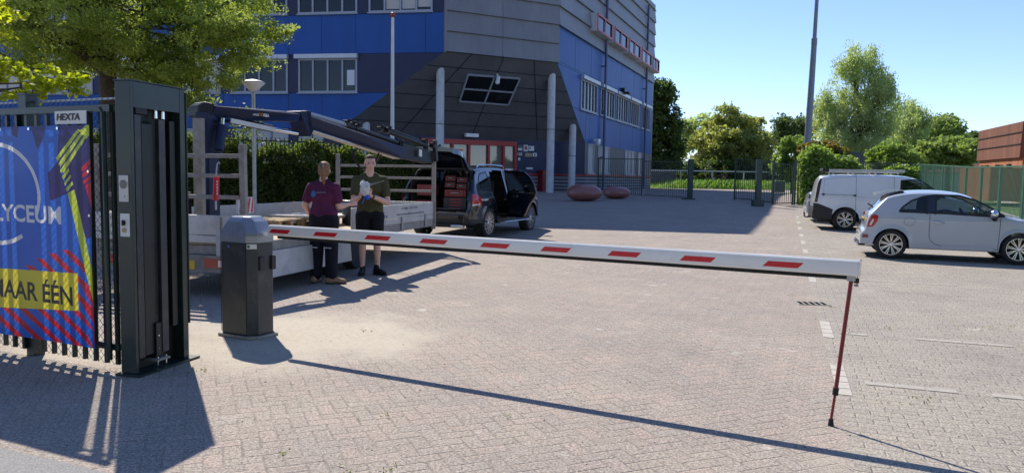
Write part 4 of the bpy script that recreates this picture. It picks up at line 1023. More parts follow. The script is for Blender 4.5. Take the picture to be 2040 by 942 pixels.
mb = MB(); side = (K1 - K0).cross(Vector((0, 0, 1))).normalized()
def beam(mb, pts_top, pts_bot, w, sd):   # side profile polygon given a thickness
    poly = pts_top + pts_bot[::-1]; mb.prism([p - sd * w / 2 for p in poly], sd * w)
beam(mb, [cp(384, 214, YB), cp(395, 205, YB), cp(425, 212, YB), cp(560, 222, 10.9), cp(592, 228, 11.1)], [cp(388, 238, YB), cp(408, 240, YB), cp(440, 246, YB + .05), cp(470, 240, 10.3), cp(588, 243, 11.0)], .17, side); mb.build('main_boom', M['crane_blue'], tr, bevel=.012)
mb = MB(); beam(mb, [cp(384, 212, YB), cp(398, 203, YB), cp(418, 208, YB)], [cp(384, 232, YB), cp(396, 238, YB), cp(412, 236, YB)], .26, side); mb.build('crane_head', M['crane_dark'], tr, bevel=.02)
s2 = (K2 - K1).cross(Vector((0, 0, 1))).normalized()
mb = MB(); beam(mb, [cp(582, 226, 11.1), cp(598, 227, 11.2), cp(606, 231, 11.2), cp(720, 269, 12.6), cp(800, 294, 14.0)], [cp(598, 268, 11.2), cp(612, 264, 11.3), cp(614, 259, 11.4), cp(720, 293, 12.6), cp(800, 318, 14.0)], .17, s2); mb.build('outer_boom', M['crane_blue'], tr, bevel=.012)
mb = MB(); beam(mb, [cp(584, 222, 11.1), cp(598, 221, 11.2), cp(606, 222, 11.2), cp(607, 240, 11.2)], [cp(590, 240, 11.1), cp(600, 272, 11.2), cp(606, 272, 11.2), cp(610, 262, 11.2)], .24, s2); mb.build('knuckle', M['crane_blue'], tr, bevel=.015)
mb = MB(); beam(mb, [cp(796, 286, 14.0), cp(852, 301, 15.0), cp(862, 306, 15.0)], [cp(796, 314, 14.0), cp(845, 326, 15.0), cp(856, 326, 15.0)], .13, s2); mb.build('inner_extension', M['crane_dark'], tr, bevel=.01)
mb = MB(); mb.bar(cp(827, 300, 14.5) - s2 * .0 , cp(836, 303, 14.6), .01, .1); mb = MB()
c = cp(829, 305, 14.5); mb.box(c + s2 * .09, (.12, .01, .13), (K2 - K1).normalized(), s2); mb.build('sticker', M['white_vinyl'], tr)
mb = MB(); mb.bar(cp(616, 261, 11.25), cp(790, 316, 13.9), .15, .02); mb.bar(cp(607, 230.5, 11.2), cp(720, 268, 12.6), .10, .012); mb.build('alu_edge', M['alu'], tr)
# cylinders
mb = MB(); mb.tube([cp(436, 300, YB - .1), cp(442, 250, YB)], .062, 14); mb.tube([cp(434, 312, YB - .1), cp(436, 300, YB - .1)], .05, 12); cy = mb.build('lift_cylinder', M['crane_blue'], tr, smooth=40)
mb = MB(); mb.tube([cp(442, 252, YB), cp(444, 236, YB + .02)], .032, 12); mb.build('cylinder_rod', M['chrome'], cy, smooth=40)
mb = MB(); mb.tube([cp(450, 236, YB + .1) - side * .06, cp(545, 256, 10.8) - side * .06], .05, 14); cy = mb.build('fold_cylinder', M['crane_blue'], tr, smooth=40)
mb = MB(); mb.tube([cp(543, 256, 10.8) - side * .06, cp(598, 266, 11.1) - side * .06], .028, 12); mb.build('cylinder_rod', M['chrome'], cy, smooth=40)
mb = MB(); mb.bar(cp(452, 241, YB + .1) + side * .10, cp(540, 259, 10.8) + side * .1, .02, .06); mb.build('guide_bar', M['alu'], tr)
mb = MB(); mb.tube([cp(604, 224, 11.2), cp(690, 249, 12.3)], .036, 14); cy = mb.build('extension_cylinder', M['lid_grey'], tr, smooth=40)
mb = MB(); mb.tube([cp(688, 249, 12.3), cp(790, 284, 13.9)], .045, 14); mb.tube([cp(690, 262, 12.3), cp(785, 293, 13.8)], .03, 10); mb.tube([cp(760, 258, 13.6), cp(850, 291, 15)], .04, 12)
mb.tube([cp(762, 252, 13.6), cp(842, 283, 15)], .025, 10); mb.build('hose_bundle', M['crane_dark'], cy, smooth=40)
mb = MB()
for (x, y, Y) in ((690, 246, 12.3), (700, 250, 12.5), (710, 254, 12.6), (757, 258, 13.5), (772, 260, 13.7), (785, 284, 13.9), (796, 288, 14), (845, 283, 15), (862, 290, 15.1)):
    p = cp(x, y, Y); mb.box(p, (.10, .09, .09), (K2 - K1).normalized(), s2); mb.tube([p + s2 * .02, p + s2 * .08 + Vector((0, 0, .07))], .022, 8)
mb.build('valve', M['crane_dark'], tr, bevel=.006)
mb = MB()
for x, Y in ((847, 15.0), (866, 15.2)): 
    a = cp(x, 280, Y); b = cp(x + 2, 322, Y); mb.bar(a, b, .07, .12, TD)
mb.build('end_bracket', M['crane_dark'], tr, bevel=.008)
mb = MB()   # drooping hoses
for (xa, xb, dep, Y) in ((702, 757, 45, 13.2), (760, 700, 34, 13.4)):
    pts = [cp(xa + (xb - xa) * t / 10, 298 + dep * 4 * (t / 10) * (1 - t / 10) + (8 if xa > xb else 0), Y) for t in range(11)]
    mb.tube(pts, .016, 6)
mb.build('hose', M['rubber'], tr, smooth=40)
mb = MB(); q = [cp(502, 231, 10.55), cp(536, 236.5, 10.75), cp(536, 227, 10.75), cp(502, 222.5, 10.55)]
fz = (q[1] - q[0]).normalized(); fu = (q[3] - q[0]).normalized(); off = -side * 1.0
if off.y > 0: off = -off
def face_pt(px, py, w=.096):
    r = ray(px, py); n = side; t = (K0 + (off * w) - EYE).dot(n) / r.dot(n); return EYE + r * t
mb = MB(); a = face_pt(503, 230); b = face_pt(516, 231.5); c = face_pt(503, 223.5); put_text(mb, 'AMCO', a, (b - a).normalized(), (c - a).normalized(), (b - a).length, (c - a).length, .04)
a = face_pt(523, 232.6); b = face_pt(536, 234); c = face_pt(523, 226.3); put_text(mb, 'VEBA', a, (b - a).normalized(), (c - a).normalized(), (b - a).length, (c - a).length, .04); mb.build('crane_lettering', M['white_vinyl'], tr)
mb = MB(); a = face_pt(517, 232); b = face_pt(522, 232.5); c = face_pt(517, 224.5); d = face_pt(522, 225)
mb.bar(a, d, .006, .02, side); mb.bar(b, c, .006, .02, side); mb.build('crane_emblem', mat('orange', (.6, .2, .02), .5), tr)
mb = MB(); mb.prism([face_pt(430, 234, .088), face_pt(457, 235, .088), face_pt(457, 218, .088), face_pt(430, 216, .088)], off * .003); mb.build('sticker', M['white_vinyl'], tr)
mb = MB()
for k in range(7): mb.tube([tp(.20, .9 + k * .02, DK + .05 + k * .045), tp(.25, 2.0, DK + .05 + k * .05)], .018, 6)
for k in range(4): mb.tube([tp(.35 + .05 * k, 1.2, DK + .1), tp(.3, 1.3, DK + .35), tp(.35, 1.5, DK + .38), tp(.4, 1.7, DK + .1)], .02, 6)
mb.build('hydraulic_hose', M['rubber'], tr, smooth=40)
# red sling pack with hook hanging from the rear rack
hk = thing('load_hook', 'red sling pack with white print hanging by a steel hook from the rear rack', 'hook', cp(431, 400, 8.75))
mb = MB(); mb.tube([cp(429.5, 399, 8.75), cp(431, 352, 8.75)], .032, 12); mb.build('sling_pack', mat('sling_red', (.62, .02, .03), .6), hk, smooth=40)
mb = MB(); mb.tube([cp(431, 352, 8.75), cp(431, 342, 8.75), cp(433, 326, 8.75), cp(436, 323, 8.75), cp(438, 327, 8.75)], .008, 8); mb.build('steel_hook', M['galv'], hk, smooth=40)
mb = MB(); mb.tube([cp(430, 400, 8.75), cp(430.5, 418, 8.75)], .012, 8); mb.build('steel_pin', M['galv'], hk, smooth=40)
mb = MB()
for k in range(5): 
    c = cp(432.5, 362 + k * 6, 8.75 - .036); mb.box(c, (.012, .006, .022))
mb.build('white_print', M['white_vinyl'], hk)
# --- load on the deck
def pallet(name, label, a, b, z, L, W_, rot=0, group=None, m='pallet'):
    c = tp(a, b, z); t = thing(name, label, 'pallet', c, math.atan2(TD.y, TD.x) + rot, group)
    mb = MB(loc=True)
    for k in range(7): mb.box((0, -W_ / 2 + .05 + k * (W_ - .1) / 6, .135), (L, .09, .02))
    mb.build('top_boards', M[m], t)
    mb = MB(loc=True)
    for x in (-L / 2 + .05, 0, L / 2 - .05):
        for y in (-W_ / 2 + .05, 0, W_ / 2 - .05): mb.box((x, y, .065), (.1, .09, .08))
    mb.build('blocks', M[m], t)
    mb = MB(loc=True)
    for y in (-W_ / 2 + .05, 0, W_ / 2 - .05): mb.box((0, y, .0125), (L, .1, .022))
    for x in (-L / 2 + .05, 0, L / 2 - .05): mb.box((x, 0, .115), (.1, W_, .018))
    mb.build('bottom_boards', M[m], t)
    return t
pallet('pallet', 'wooden pallet lying on the deck to the left of the purple shirt', 2.6, 1.3, DK + .002, .9, .8, .1, 'pallets on the deck')
pallet('pallet', 'wooden pallet on the deck between the two people, under a pale panel', 3.6, 1.0, DK + .002, 1.0, .8, -.05, 'pallets on the deck')
sh = MB(); c = tp(3.65, 1.1, DK + .165); sh.box(c, (1.15, 1.05, .03), TD, TW); o = sh.build('panel_sheet', mat('pale_ply', (.62, .56, .46), .7)); 
o = tag(o, 'pale flat panel lying on the pallet between the two people', 'panel')
bg_ = thing('work_bag', 'red and black work bag behind the lettered side board', 'bag', tp(4.6, .5, DK))
mb = MB(); mb.sphere(tp(4.6, .5, DK + .17), (.28, .20, .19), ux=TD, uy=TW); mb.build('bag_body', mat('bag_red', (.45, .03, .04), .8), bg_, smooth=60)
mb = MB(); mb.tube([tp(4.4, .5, DK + .3), tp(4.5, .45, DK + .42), tp(4.7, .45, DK + .42), tp(4.8, .5, DK + .3)], .015, 8); mb.build('strap', M['rubber'], bg_, smooth=60)
mb = MB(); mb.prism([tp(4.15, .35, DK + .0), tp(4.35, .35, DK), tp(4.35, .6, DK), tp(4.15, .6, DK)], (0, 0, .33)); o = tag(mb.build('tool_case', M['white_vinyl'], bevel=.02), 'small pale tool case beside the red bag on the deck', 'case')
mb = MB(); c = tp(3.95, .55, DK); mb.tube([c, c + Vector((0, 0, .42))], .16, 18); o = tag(mb.build('bin', M['anthracite'], bevel=.01), 'dark round bin on the deck behind the man in the olive shirt', 'bin')
# ================================================================== VEHICLES
def inside(poly, x, z):
    c = False; n = len(poly); j = n - 1
    for i in range(n):
        xi, zi = poly[i]; xj, zj = poly[j]
        if (zi > z) != (zj > z) and x < (xj - xi) * (z - zi) / (zj - zi + 1e-12) + xi: c = not c
        j = i
    return c
def chaikin(p, n=2):
    for _ in range(n):
        q = [p[0]]
        for a, b in zip(p[:-1], p[1:]):
            q += [(a[0] * .75 + b[0] * .25, a[1] * .75 + b[1] * .25), (a[0] * .25 + b[0] * .75, a[1] * .25 + b[1] * .75)]
        q.append(p[-1]); p = q
    return p
class Car:
    """body grown as cross sections along a side profile; local frame: x forward from the rear axle, y left, z up"""
    def __init__(s, prof, width, belt, tumble, wb, arch_r, wheel_r, sill=.26, corner_r=.35, corner_f=.5, rroof=.10, crown=.035, smoothing=2, ds=.03, belly=.04, taper_f=.0, rear_bulge=0):
        s.p = chaikin(prof, smoothing); s.w = width / 2; s.belt = belt; s.tum = tumble; s.wb = wb; s.ar = arch_r; s.wr = wheel_r; s.sill = sill
        s.x0 = s.p[0][0]; s.x1 = s.p[-1][0]; s.cr = corner_r; s.cf = corner_f; s.rr = rroof; s.crown = crown; s.belly = belly; s.taper_f = taper_f; s.rb = rear_bulge
        st = []
        for (xa, za), (xb, zb) in zip(s.p[:-1], s.p[1:]):
            L = math.hypot(xb - xa, zb - za); n = max(1, int(math.ceil(L / ds)))
            for k in range(n): st.append((xa + (xb - xa) * k / n, za + (zb - za) * k / n))
        st.append(s.p[-1]); s.st = st
    def wp(s, x):
        w = s.w
        d = x - s.x0
        if d < s.cr: w -= s.cr * .42 * (1 - math.sqrt(max(0, 1 - ((s.cr - d) / s.cr) ** 2)))
        d = s.x1 - x
        if d < s.cf: w -= s.cf * .5 * (1 - math.sqrt(max(0, 1 - ((s.cf - d) / s.cf) ** 2)))
        if x > s.wb: w -= s.taper_f * (x - s.wb)
        return w
    def ys(s, x, z):
        w = s.wp(x)
        if z < s.belt: w -= s.belly * ((s.belt - .25 - z) / s.belt) ** 2 if abs(s.belt - .25 - z) > 0 else 0
        if z > s.belt - .12:
            t = z - (s.belt - .12); w -= s.tum * (t - .06 * (1 - math.exp(-t / .06)))
        for xa in (0, s.wb):     # flared arches
            d = math.hypot(x - xa, z - s.wr)
            if s.ar - .02 < d < s.ar + .10: w += .018 * math.exp(-((d - s.ar) / .05) ** 2)
        return w
    def zb(s, x):
        b = s.sill + (.06 if x < -.3 or x > s.wb + .3 else 0)
        for xa in (0, s.wb):
            d = abs(x - xa)
            if d < s.ar: b = max(b, s.wr + math.sqrt(s.ar ** 2 - d * d) * .98)
        return b
    def build(s, parent, classify, mats, NR=30, NT=12, name0='body'):
        rows = []; 
        for (x, zt) in s.st:
            zb = min(s.zb(x), zt - .015); r = min(s.rr, max(.02, (zt - zb) * .5)); pts = []
            for k in range(NR + 1):
                z = zb + (zt - r - zb) * k / NR; pts.append((x, s.ys(x, z), z))
            ye = s.ys(x, zt - r); zc = s.crown * (1 if zt > s.belt else .8)
            r2 = min(r * 1.1, ye * .5)
            for k in range(1, 5):
                a = math.pi / 2 * k / 4; pts.append((x, ye - r2 * (1 - math.cos(a)), zt - r + (r - zc) * math.sin(a)))
            yt = ye - r2
            for k in range(1, NT + 1):
                t = k / NT; pts.append((x, yt * (1 - t), zt - zc + zc * (1 - (1 - t) ** 2)))
            rows.append(pts)
        groups = {}
        n = len(rows[0])
        for sgn in (-1, 1):
            for i in range(len(rows) - 1):
                for k in range(n - 1):
                    q = [rows[i][k], rows[i + 1][k], rows[i + 1][k + 1], rows[i][k + 1]]
                    cx = sum(p[0] for p in q) / 4; cy = sum(p[1] for p in q) / 4 ; cz = sum(p[2] for p in q) / 4
                    key = classify(cx, cy, cz, k < NR + 2, sgn)
                    if key is None: continue
                    if sgn < 0: q = q[::-1]
                    g = groups.setdefault((key, sgn) if key in ('glass', 'trim', 'bumper') and side else (key, 0), ({}, [], [])); ids = []
                    for p in q:
                        pp = (round(p[0], 5), round(p[1] * sgn, 5), round(p[2], 5))
                        if pp not in g[0]: g[0][pp] = len(g[1]); g[1].append(pp)
                        ids.append(g[0][pp])
                    if len(set(ids)) >= 3: g[2].append(tuple(dict.fromkeys(ids)))
        out = {}
        for (key, _s), (d, vs, fs) in groups.items():
            nm, m = mats[key]; me = bpy.data.meshes.new(nm); me.from_pydata(vs, [], fs); me.update()
            out[key] = link(me, nm, m, parent, 50 if key == 'body' else 60)
        return out
    def S(s, x, z, sgn=-1, off=.004): return Vector((x, (s.ys(x, z) + off) * sgn, z))
    def ribbon(s, mb, pts, w=.012, sgn=-1, off=.003, closed=False, step=.04):
        P_ = list(pts) + ([pts[0]] if closed else [])
        for (xa, za), (xb, zb) in zip(P_[:-1], P_[1:]):
            L = math.hypot(xb - xa, zb - za); n = max(1, int(L / step)); nx, nz = -(zb - za) / L * w / 2, (xb - xa) / L * w / 2
            row0 = []; row1 = []
            for k in range(n + 1):
                x = xa + (xb - xa) * k / n; z = za + (zb - za) * k / n
                row0.append(s.S(x + nx, z + nz, sgn, off)); row1.append(s.S(x - nx, z - nz, sgn, off))
            mb.grid([row0, row1])
    def patch(s, mb, poly, sgn=-1, off=.006, n=14):
        xs = [p[0] for p in poly]; x0, x1 = min(xs) + 1e-4, max(xs) - 1e-4; rows = []
        for i in range(n + 1):
            x = x0 + (x1 - x0) * i / n; zs = []
            for (xa, za), (xb, zb) in zip(poly, poly[1:] + poly[:1]):
                if (xa - x) * (xb - x) <= 0 and xa != xb: zs.append(za + (zb - za) * (x - xa) / (xb - xa))
            if len(zs) < 2: continue
            a, b = min(zs), max(zs); rows.append([s.S(x, a + (b - a) * k / 6, sgn, off) for k in range(7)])
        mb.grid(rows)
def alloy(parent, c, side, r, w, rr, spokes, style, m_rim, dark=True):
    """tyre with a rim: spokes, ring, hub, brake disc behind. side=-1: outer face to -y"""
    ax = Vector((0, side, 0)); mb = MB(loc=True)
    mb.lathe([(rr, -w / 2), (r * .92, -w / 2), (r * .985, -w * .4), (r, -w * .2), (r, w * .2), (r * .985, w * .4), (r * .92, w / 2), (rr * 1.02, w / 2), (rr, w * .4)], c, 44, ax, ring=True)
    wh = mb.build('wheel', M['tyre'], parent, smooth=35)
    mb = MB(loc=True); mb.lathe([(rr * .99, w * .46), (rr * 1.0, w * .5), (rr * .955, w * .5), (rr * .93, w * .3), (rr * .93, w * .28), (rr * .99, w * .28)], c, 40, ax, ring=True)
    o = Vector(c) + ax * (w * .40)
    a0 = Vector((1, 0, 0)); b0 = Vector((0, 0, 1))
    for k in range(spokes):
        th = 2 * math.pi * k / spokes + .12
        offs = {'single': ((0, 1.0),), 'double': ((-.10, .5), (.10, .5)), 'vee': ((-.13, .62), (.13, .62))}[style]
        for da, ws in offs:
            p0 = o + (a0 * math.cos(th + da * .35) + b0 * math.sin(th + da * .35)) * rr * .16 - ax * .004
            p1 = o + (a0 * math.cos(th + da) + b0 * math.sin(th + da)) * rr * .95 + ax * (w * .06)
            tang = ax.cross((p1 - p0).normalized()); w0 = rr * .13 * ws; w1 = rr * .17 * ws
            if style == 'double': w0, w1 = rr * .17 * ws, rr * .16 * ws
            up = ax * .012
            mb.hexa([p0 - tang * w0 / 2 - up, p0 + tang * w0 / 2 - up, p1 + tang * w1 / 2 - up, p1 - tang * w1 / 2 - up, p0 - tang * w0 / 2 + up, p0 + tang * w0 / 2 + up, p1 + tang * w1 / 2 + up, p1 - tang * w1 / 2 + up])
    mb.lathe([(rr * .22, -.01), (rr * .22, .012), (rr * .16, .02), (.001, .02)], o, 20, ax)
    mb.build('rim', M[m_rim], wh, smooth=30)
    mb = MB(loc=True); mb.lathe([(rr * .95, -w * .3), (rr * .95, -w * .28), (.01, -w * .27)], c, 30, ax); mb.lathe([(rr * .62, w * .08), (rr * .62, w * .12), (.01, w * .12)], c, 30, ax)
    mb.build('brake_disc', M['rim_dark'], wh, smooth=30)
    return wh
def carpaint(name, c, metal=0.0, rough=.28):
    t = MT(name); v, X, Y, Z = t.xyz(); n = t.noise(v, 1.5, 3)
    t.set(Base_Color=t.ramp(n, [(.3, tuple(q * .96 for q in c)), (.7, tuple(min(1, q * 1.04) for q in c))]), Metallic=metal, Roughness=rough, Coat_Weight=1.0); t.b.inputs['Coat Roughness'].default_value = .03
    return t.m
M['paint_grey'] = carpaint('paint_grey', (.44, .48, .53)); M['paint_white'] = carpaint('paint_white', (.74, .76, .79)); M['paint_black'] = carpaint('paint_black', (.006, .009, .020), .0, .2); M['paint_silver'] = carpaint('paint_silver', (.5, .52, .54), .3)
M['car_glass'] = glassmat('car_glass', (.012, .022, .022), .55); M['tint_glass'] = glassmat('tint_glass', (.004, .005, .006), .10)
def place(px, py, heading, lx, ly):
    """origin so that the local point (lx, ly) stands on the ground under that pixel"""
    g = G(px, py); h = Vector((math.cos(heading), math.sin(heading), 0)); l = Vector((-h.y, h.x, 0)); o = g - h * lx - l * ly; o.z = g.z; return o

# ---------------------------------------------------------------- small pale grey hatchback
hd = math.atan2(-.36, .933)
hb_o = place(1772, 514.5, hd, 0, -.67)
hb = thing('parked_car', 'small pale grey three door hatchback with roof spoiler and two tone alloy wheels', 'car', hb_o, hd); hb.scale = (.95, .95, .95)
prof = [(-.60, .34), (-.60, .52), (-.575, .62), (-.50, .66), (-.485, .80), (-.44, .97), (-.36, 1.06), (-.13, 1.33), (-.05, 1.37), (.20, 1.435), (.6, 1.465), (1.0, 1.455), (1.35, 1.40), (1.55, 1.32), (2.0, 1.05), (2.12, .985), (2.45, .92), (2.75, .80), (2.95, .62), (3.03, .48), (3.04, .30)]
hc = Car(prof, 1.63, .95, .33, 2.30, .345, .305, sill=.24, corner_r=.34, corner_f=.55, rroof=.11, crown=.05, taper_f=.03)
qg = [(.13, 1.0), (.20, 1.10), (.36, 1.23), (.56, 1.315), (.80, 1.355), (1.22, 1.355), (1.50, 1.275), (1.78, 1.13), (2.03, .955), (1.9, .945), (1.0, .985)]
def cl_hb(x, y, z, side, sgn):
    if side and z > .93 and inside(qg, x, z):
        if .64 < x < .82: return 'trim'
        return 'glass'
    if not side and 1.50 < x < 2.02 and z > 1.02: return 'windshield'
    if z > .99 and x < -.115 and z < 1.32 and y < .50: return 'rear_glass'
    if z < .29 and (x < -.3): return 'trim'
    return 'body'
hc.build(hb, cl_hb, {'body': ('body', M['paint_grey']), 'glass': ('side_window', M['car_glass']), 'windshield': ('windshield', M['car_glass']), 'rear_glass': ('rear_window', M['tint_glass']), 'trim': ('black_trim', M['black_gloss'])})
mb = MB(loc=True)
for sg_ in (-1, 1):
    hc.ribbon(mb, qg, .035, sg_, .004, True)
    hc.ribbon(mb, [(.64, .96), (.66, 1.32)], .03, sg_, .005); hc.ribbon(mb, [(.80, .96), (.82, 1.34)], .03, sg_, .005)
mb.build('window_seal', M['black_trim'], hb)
mb = MB(loc=True)
for sg_ in (-1, 1):
    hc.ribbon(mb, [(.70, .97), (.70, .52), (.73, .42), (.82, .34), (1.0, .305), (1.93, .28), (1.95, .60), (1.96, .92)], .010, sg_, .0015)
    hc.ribbon(mb, [(.33 + .105 * math.cos(a), .80 + .085 * math.sin(a)) for a in np.linspace(0, 2 * math.pi, 17)], .006, sg_, .0012)
mb.build('door_gap', M['black_trim'], hb)
for sg_ in (-1, 1):
    mb = MB(loc=True); a = hc.S(.76, .80, sg_, .018); b = hc.S(.98, .795, sg_, .018); mb.tube([a, a.lerp(b, .2) + Vector((0, .02 * sg_, .004)), a.lerp(b, .8) + Vector((0, .02 * sg_, .004)), b], [.006, .014, .014, .006], 8); mb.build('door_handle', M['chrome'], hb, smooth=40)
    mb = MB(loc=True); c = hc.S(1.82, 1.0, sg_, .12); mb.sphere(c, (.075, .10, .085), 16, 12); mi = mb.build('mirror', M['chrome'], hb, smooth=60)
    mb = MB(loc=True); mb.tube([hc.S(1.86, .90, sg_, -.01), c + Vector((.02, -.01 * sg_, -.10)), c + Vector((0, 0, -.04))], [.035, .05, .06], 12); mb.build('mirror_base', M['black_trim'], mi, smooth=60)
    mb = MB(loc=True); hc.patch(mb, [(-.47, .66), (-.36, .67), (-.27, .80), (-.26, .90), (-.33, .93), (-.40, .90), (-.44, .80)], sg_, .012); tl = mb.build('tail_light', M['glass_red'], hb)
    mb = MB(loc=True); hc.patch(mb, [(-.435, .70), (-.39, .70), (-.345, .82), (-.37, .83)], sg_, .018); mb.build('light_core', M['glass_lens'], tl)
    mb = MB(loc=True); hc.patch(mb, [(-.55, .43), (-.44, .43), (-.44, .50), (-.55, .50)], sg_, .006); mb.build('rear_reflector', mat('dim_red', (.25, .06, .06), .3), hb)
    mb = MB(loc=True); mb.sphere((2.86, .52 * sg_, .68), (.10, .12, .11)); mb.build('headlight', M['glass_lens'], hb, smooth=60)
    mb = MB(loc=True); hc.patch(mb, [(.5, .255), (1.86, .255), (1.86, .33), (.5, .315)], sg_, .02); mb.build('side_skirt', M['paint_grey'], hb)
mb = MB(loc=True)   # roof spoiler
rows = []
for i in range(13):
    y = -.53 + i * 1.06 / 12; e = 1 - (abs(y) / .54) ** 4; rows.append([Vector((-.30 - .04 * e, y, 1.365 + .012 * e)), Vector((-.05, y, 1.425 + .012 * e)), Vector((.22, y, 1.452)), Vector((.22, y, 1.38)), Vector((-.06, y, 1.335)), Vector((-.29 - .04 * e, y, 1.335 + .01 * e))])
mb.grid(rows, close=True); mb.build('roof_spoiler', M['paint_grey'], hb, smooth=50)
mb = MB(loc=True); mb.box((-.492, 0, .79), (.012, .52, .115), Vector((1, 0, .3)).normalized() * 1.0, (0, 1, 0), Vector((-.3, 0, 1)).normalized()); npb = mb.build('number_plate', M['yellow_plate'], hb)
mb = MB(loc=True)
for k in range(6): mb.box((-.501, -.2 + .08 * k, .79), (.004, .045, .07)); 
mb.build('plate_characters', M['letter_dark'], npb)
mb = MB(loc=True); mb.sphere((-.485, 0, .93), (.02, .04, .045)); mb.build('badge', M['dark_red'], hb)
mb = MB(loc=True)
for y in (-.52, -.42, .42, .52): mb.tube([(-.3, y, .27), (-.64, y, .27)], .042, 14)
mb.build('exhaust_pipe', M['chrome'], hb, smooth=40)
mb = MB(loc=True); mb.box((-.545, 0, .295), (.13, 1.15, .10)); mb.build('diffuser', M['black_trim'], hb, bevel=.01)
mb = MB(loc=True); mb.box((1.15, 0, .32), (2.9, 1.30, .2)); mb.box((-.36, 0, .4), (.12, 1.1, .25)); mb.build('underbody', M['interior'], hb)
mb = MB(loc=True); mb.tube([(-.33, 0, 1.08), (-.41, .08, 1.13)], .02, 8); mb.build('rear_wiper', M['black_trim'], hb)
for sx in (1.05,):
    for sy in (-.36, .36):
        mb = MB(loc=True); mb.box((sx, sy, .60), (.5, .46, .16)); mb.box((sx - .24, sy, .85), (.14, .44, .5), Vector((1, 0, .2)).normalized(), (0, 1, 0), Vector((-.2, 0, 1)).normalized()); mb.box((sx - .30, sy, 1.17), (.09, .24, .16)); mb.build('seat', M['interior'], hb, bevel=.03)
mb = MB(loc=True); mb.box((1.78, 0, .80), (.30, 1.30, .22)); mb.build('dashboard', M['interior'], hb, bevel=.03)
mb = MB(loc=True); mb.lathe([(.17, -.012), (.185, 0), (.17, .012)], (1.5, .36, .92), 24, (1, 0, .5)); mb.build('steering_wheel', M['interior'], hb)
mb = MB(loc=True); mb.box((.1, 0, .70), (.5, 1.2, .4)); mb.build('rear_bench', M['interior'], hb, bevel=.03)
for x in (0, 2.30):
    for sy in (-1, 1): alloy(hb, (x, .715 * sy, .305), sy, .305, .20, .222, 9, 'double', 'rim')

# ---------------------------------------------------------------- white van
vd = math.atan2(-.30, .954)
vo = place(1681, 459, vd, 0, -.76)
vn = thing('parked_van', 'white delivery van with black rear bumper, tow hook and roof rack', 'van', vo, vd)
def vz(z): return z if z < .7 else .7 + (z - .7) * .865
def vx(x): return x if x < 0 else x * .88
prof = [(vx(a), vz(b)) for a, b in [(-.90, .38), (-.905, .62), (-.87, .70), (-.85, 1.0), (-.80, 1.35), (-.74, 1.68), (-.66, 1.78), (-.4, 1.815), (.6, 1.83), (1.5, 1.82), (2.0, 1.77), (2.35, 1.62), (2.9, 1.22), (3.02, 1.14), (3.5, 1.03), (3.68, .88), (3.74, .6), (3.75, .35)]]
vc = Car(prof, 1.79, 1.06, .20, 2.60, .385, .325, sill=.27, corner_r=.12, corner_f=.5, rroof=.10, crown=.04, ds=.025)
vg = [(vx(a), vz(b)) for a, b in [(1.66, 1.62), (1.64, 1.16), (2.95, 1.08), (2.55, 1.40), (2.28, 1.60), (2.05, 1.66)]]
def cl_vn(x, y, z, side, sgn):
    if side and inside(vg, x, z): return 'glass'
    if not side and 2.12 < x < 2.62 and z > 1.06: return 'windshield'
    if x < -.84 and z < .70: return 'bumper'
    if side and z < .36: return 'bumper'
    return 'body'
vc.build(vn, cl_vn, {'body': ('body', M['paint_white']), 'glass': ('side_window', M['car_glass']), 'windshield': ('windshield', M['car_glass']), 'bumper': ('rear_bumper', M['black_trim'])}, NR=56, NT=8)
mb = MB(loc=True)
for sg_ in (-1, 1): vc.ribbon(mb, vg, .03, sg_, .004, True)
mb.build('window_seal', M['black_trim'], vn)
mb = MB(loc=True)
for sg_ in (-1, 1):
    for x in (.27, 1.28): vc.ribbon(mb, [(x, .42), (x, 1.60)], .012, sg_, .0015)
    vc.ribbon(mb, [(-.62, 1.0), (-.60, 1.50), (.26, 1.59)], .007, sg_, .0015); vc.ribbon(mb, [(.30, 1.0), (1.26, .98)], .006, sg_, .0015)
mb.build('door_gap', mat('gap_grey', (.2, .2, .22), .6), vn)
mb = MB(loc=True)
for sg_ in (-1, 1): vc.ribbon(mb, [(-.62, 1.06), (.24, 1.04)], .022, sg_, .006)
mb.build('sliding_rail', M['gap_grey'] if 'gap_grey' in M else M['galv'], vn)
mb = MB(loc=True)
for sg_ in (-1, 1):
    for x, z in ((-.62, 1.06), (.24, 1.04)): mb.box(vc.S(x, z, sg_, .012), (.07, .025, .045))
mb.build('rail_cap', M['rubber'], vn)
for sg_ in (-1, 1):
    mb = MB(loc=True); vc.patch(mb, [(-.86, .83), (-.78, .82), (-.67, 1.52), (-.71, 1.54), (-.78, 1.38)], sg_, .006); mb.build('tail_light', mat('smoked_red', (.045, .012, .014), .2, coat=.6), vn)
    mb = MB(loc=True); c = vc.S(2.38, 1.08, sg_, .12); mb.sphere(c, (.08, .11, .12)); mb.build('mirror', M['black_trim'], vn, smooth=60)
    mb = MB(loc=True); vc.patch(mb, [(-.88, .34), (-.89, .80), (-.74, .78), (-.34, .62), (-.36, .50), (-.37, .34)], sg_, .007, 30); mb.build('bumper_corner', M['black_trim'], vn)
mb = MB(loc=True)   # roof rack
for y in (-.62, .62): mb.box((.55, y, 1.765), (2.05, .035, .08))
for x in (-.35, .2, .8, 1.4): mb.box((x, 0, 1.77), (.05, 1.2, .03)); mb.box((x, -.62, 1.70), (.05, .05, .06)); mb.box((x, .62, 1.70), (.05, .05, .06))
rk = mb.build('roof_rack', M['alu'], vn, bevel=.006); mb = MB(loc=True); mb.box((-.53, 0, 1.765), (.1, 1.3, .08)); mb.tube([(-.6, -.55, 1.79), (-.6, .55, 1.79)], .045, 14); mb.build('roller', M['rubber'], rk, smooth=40)
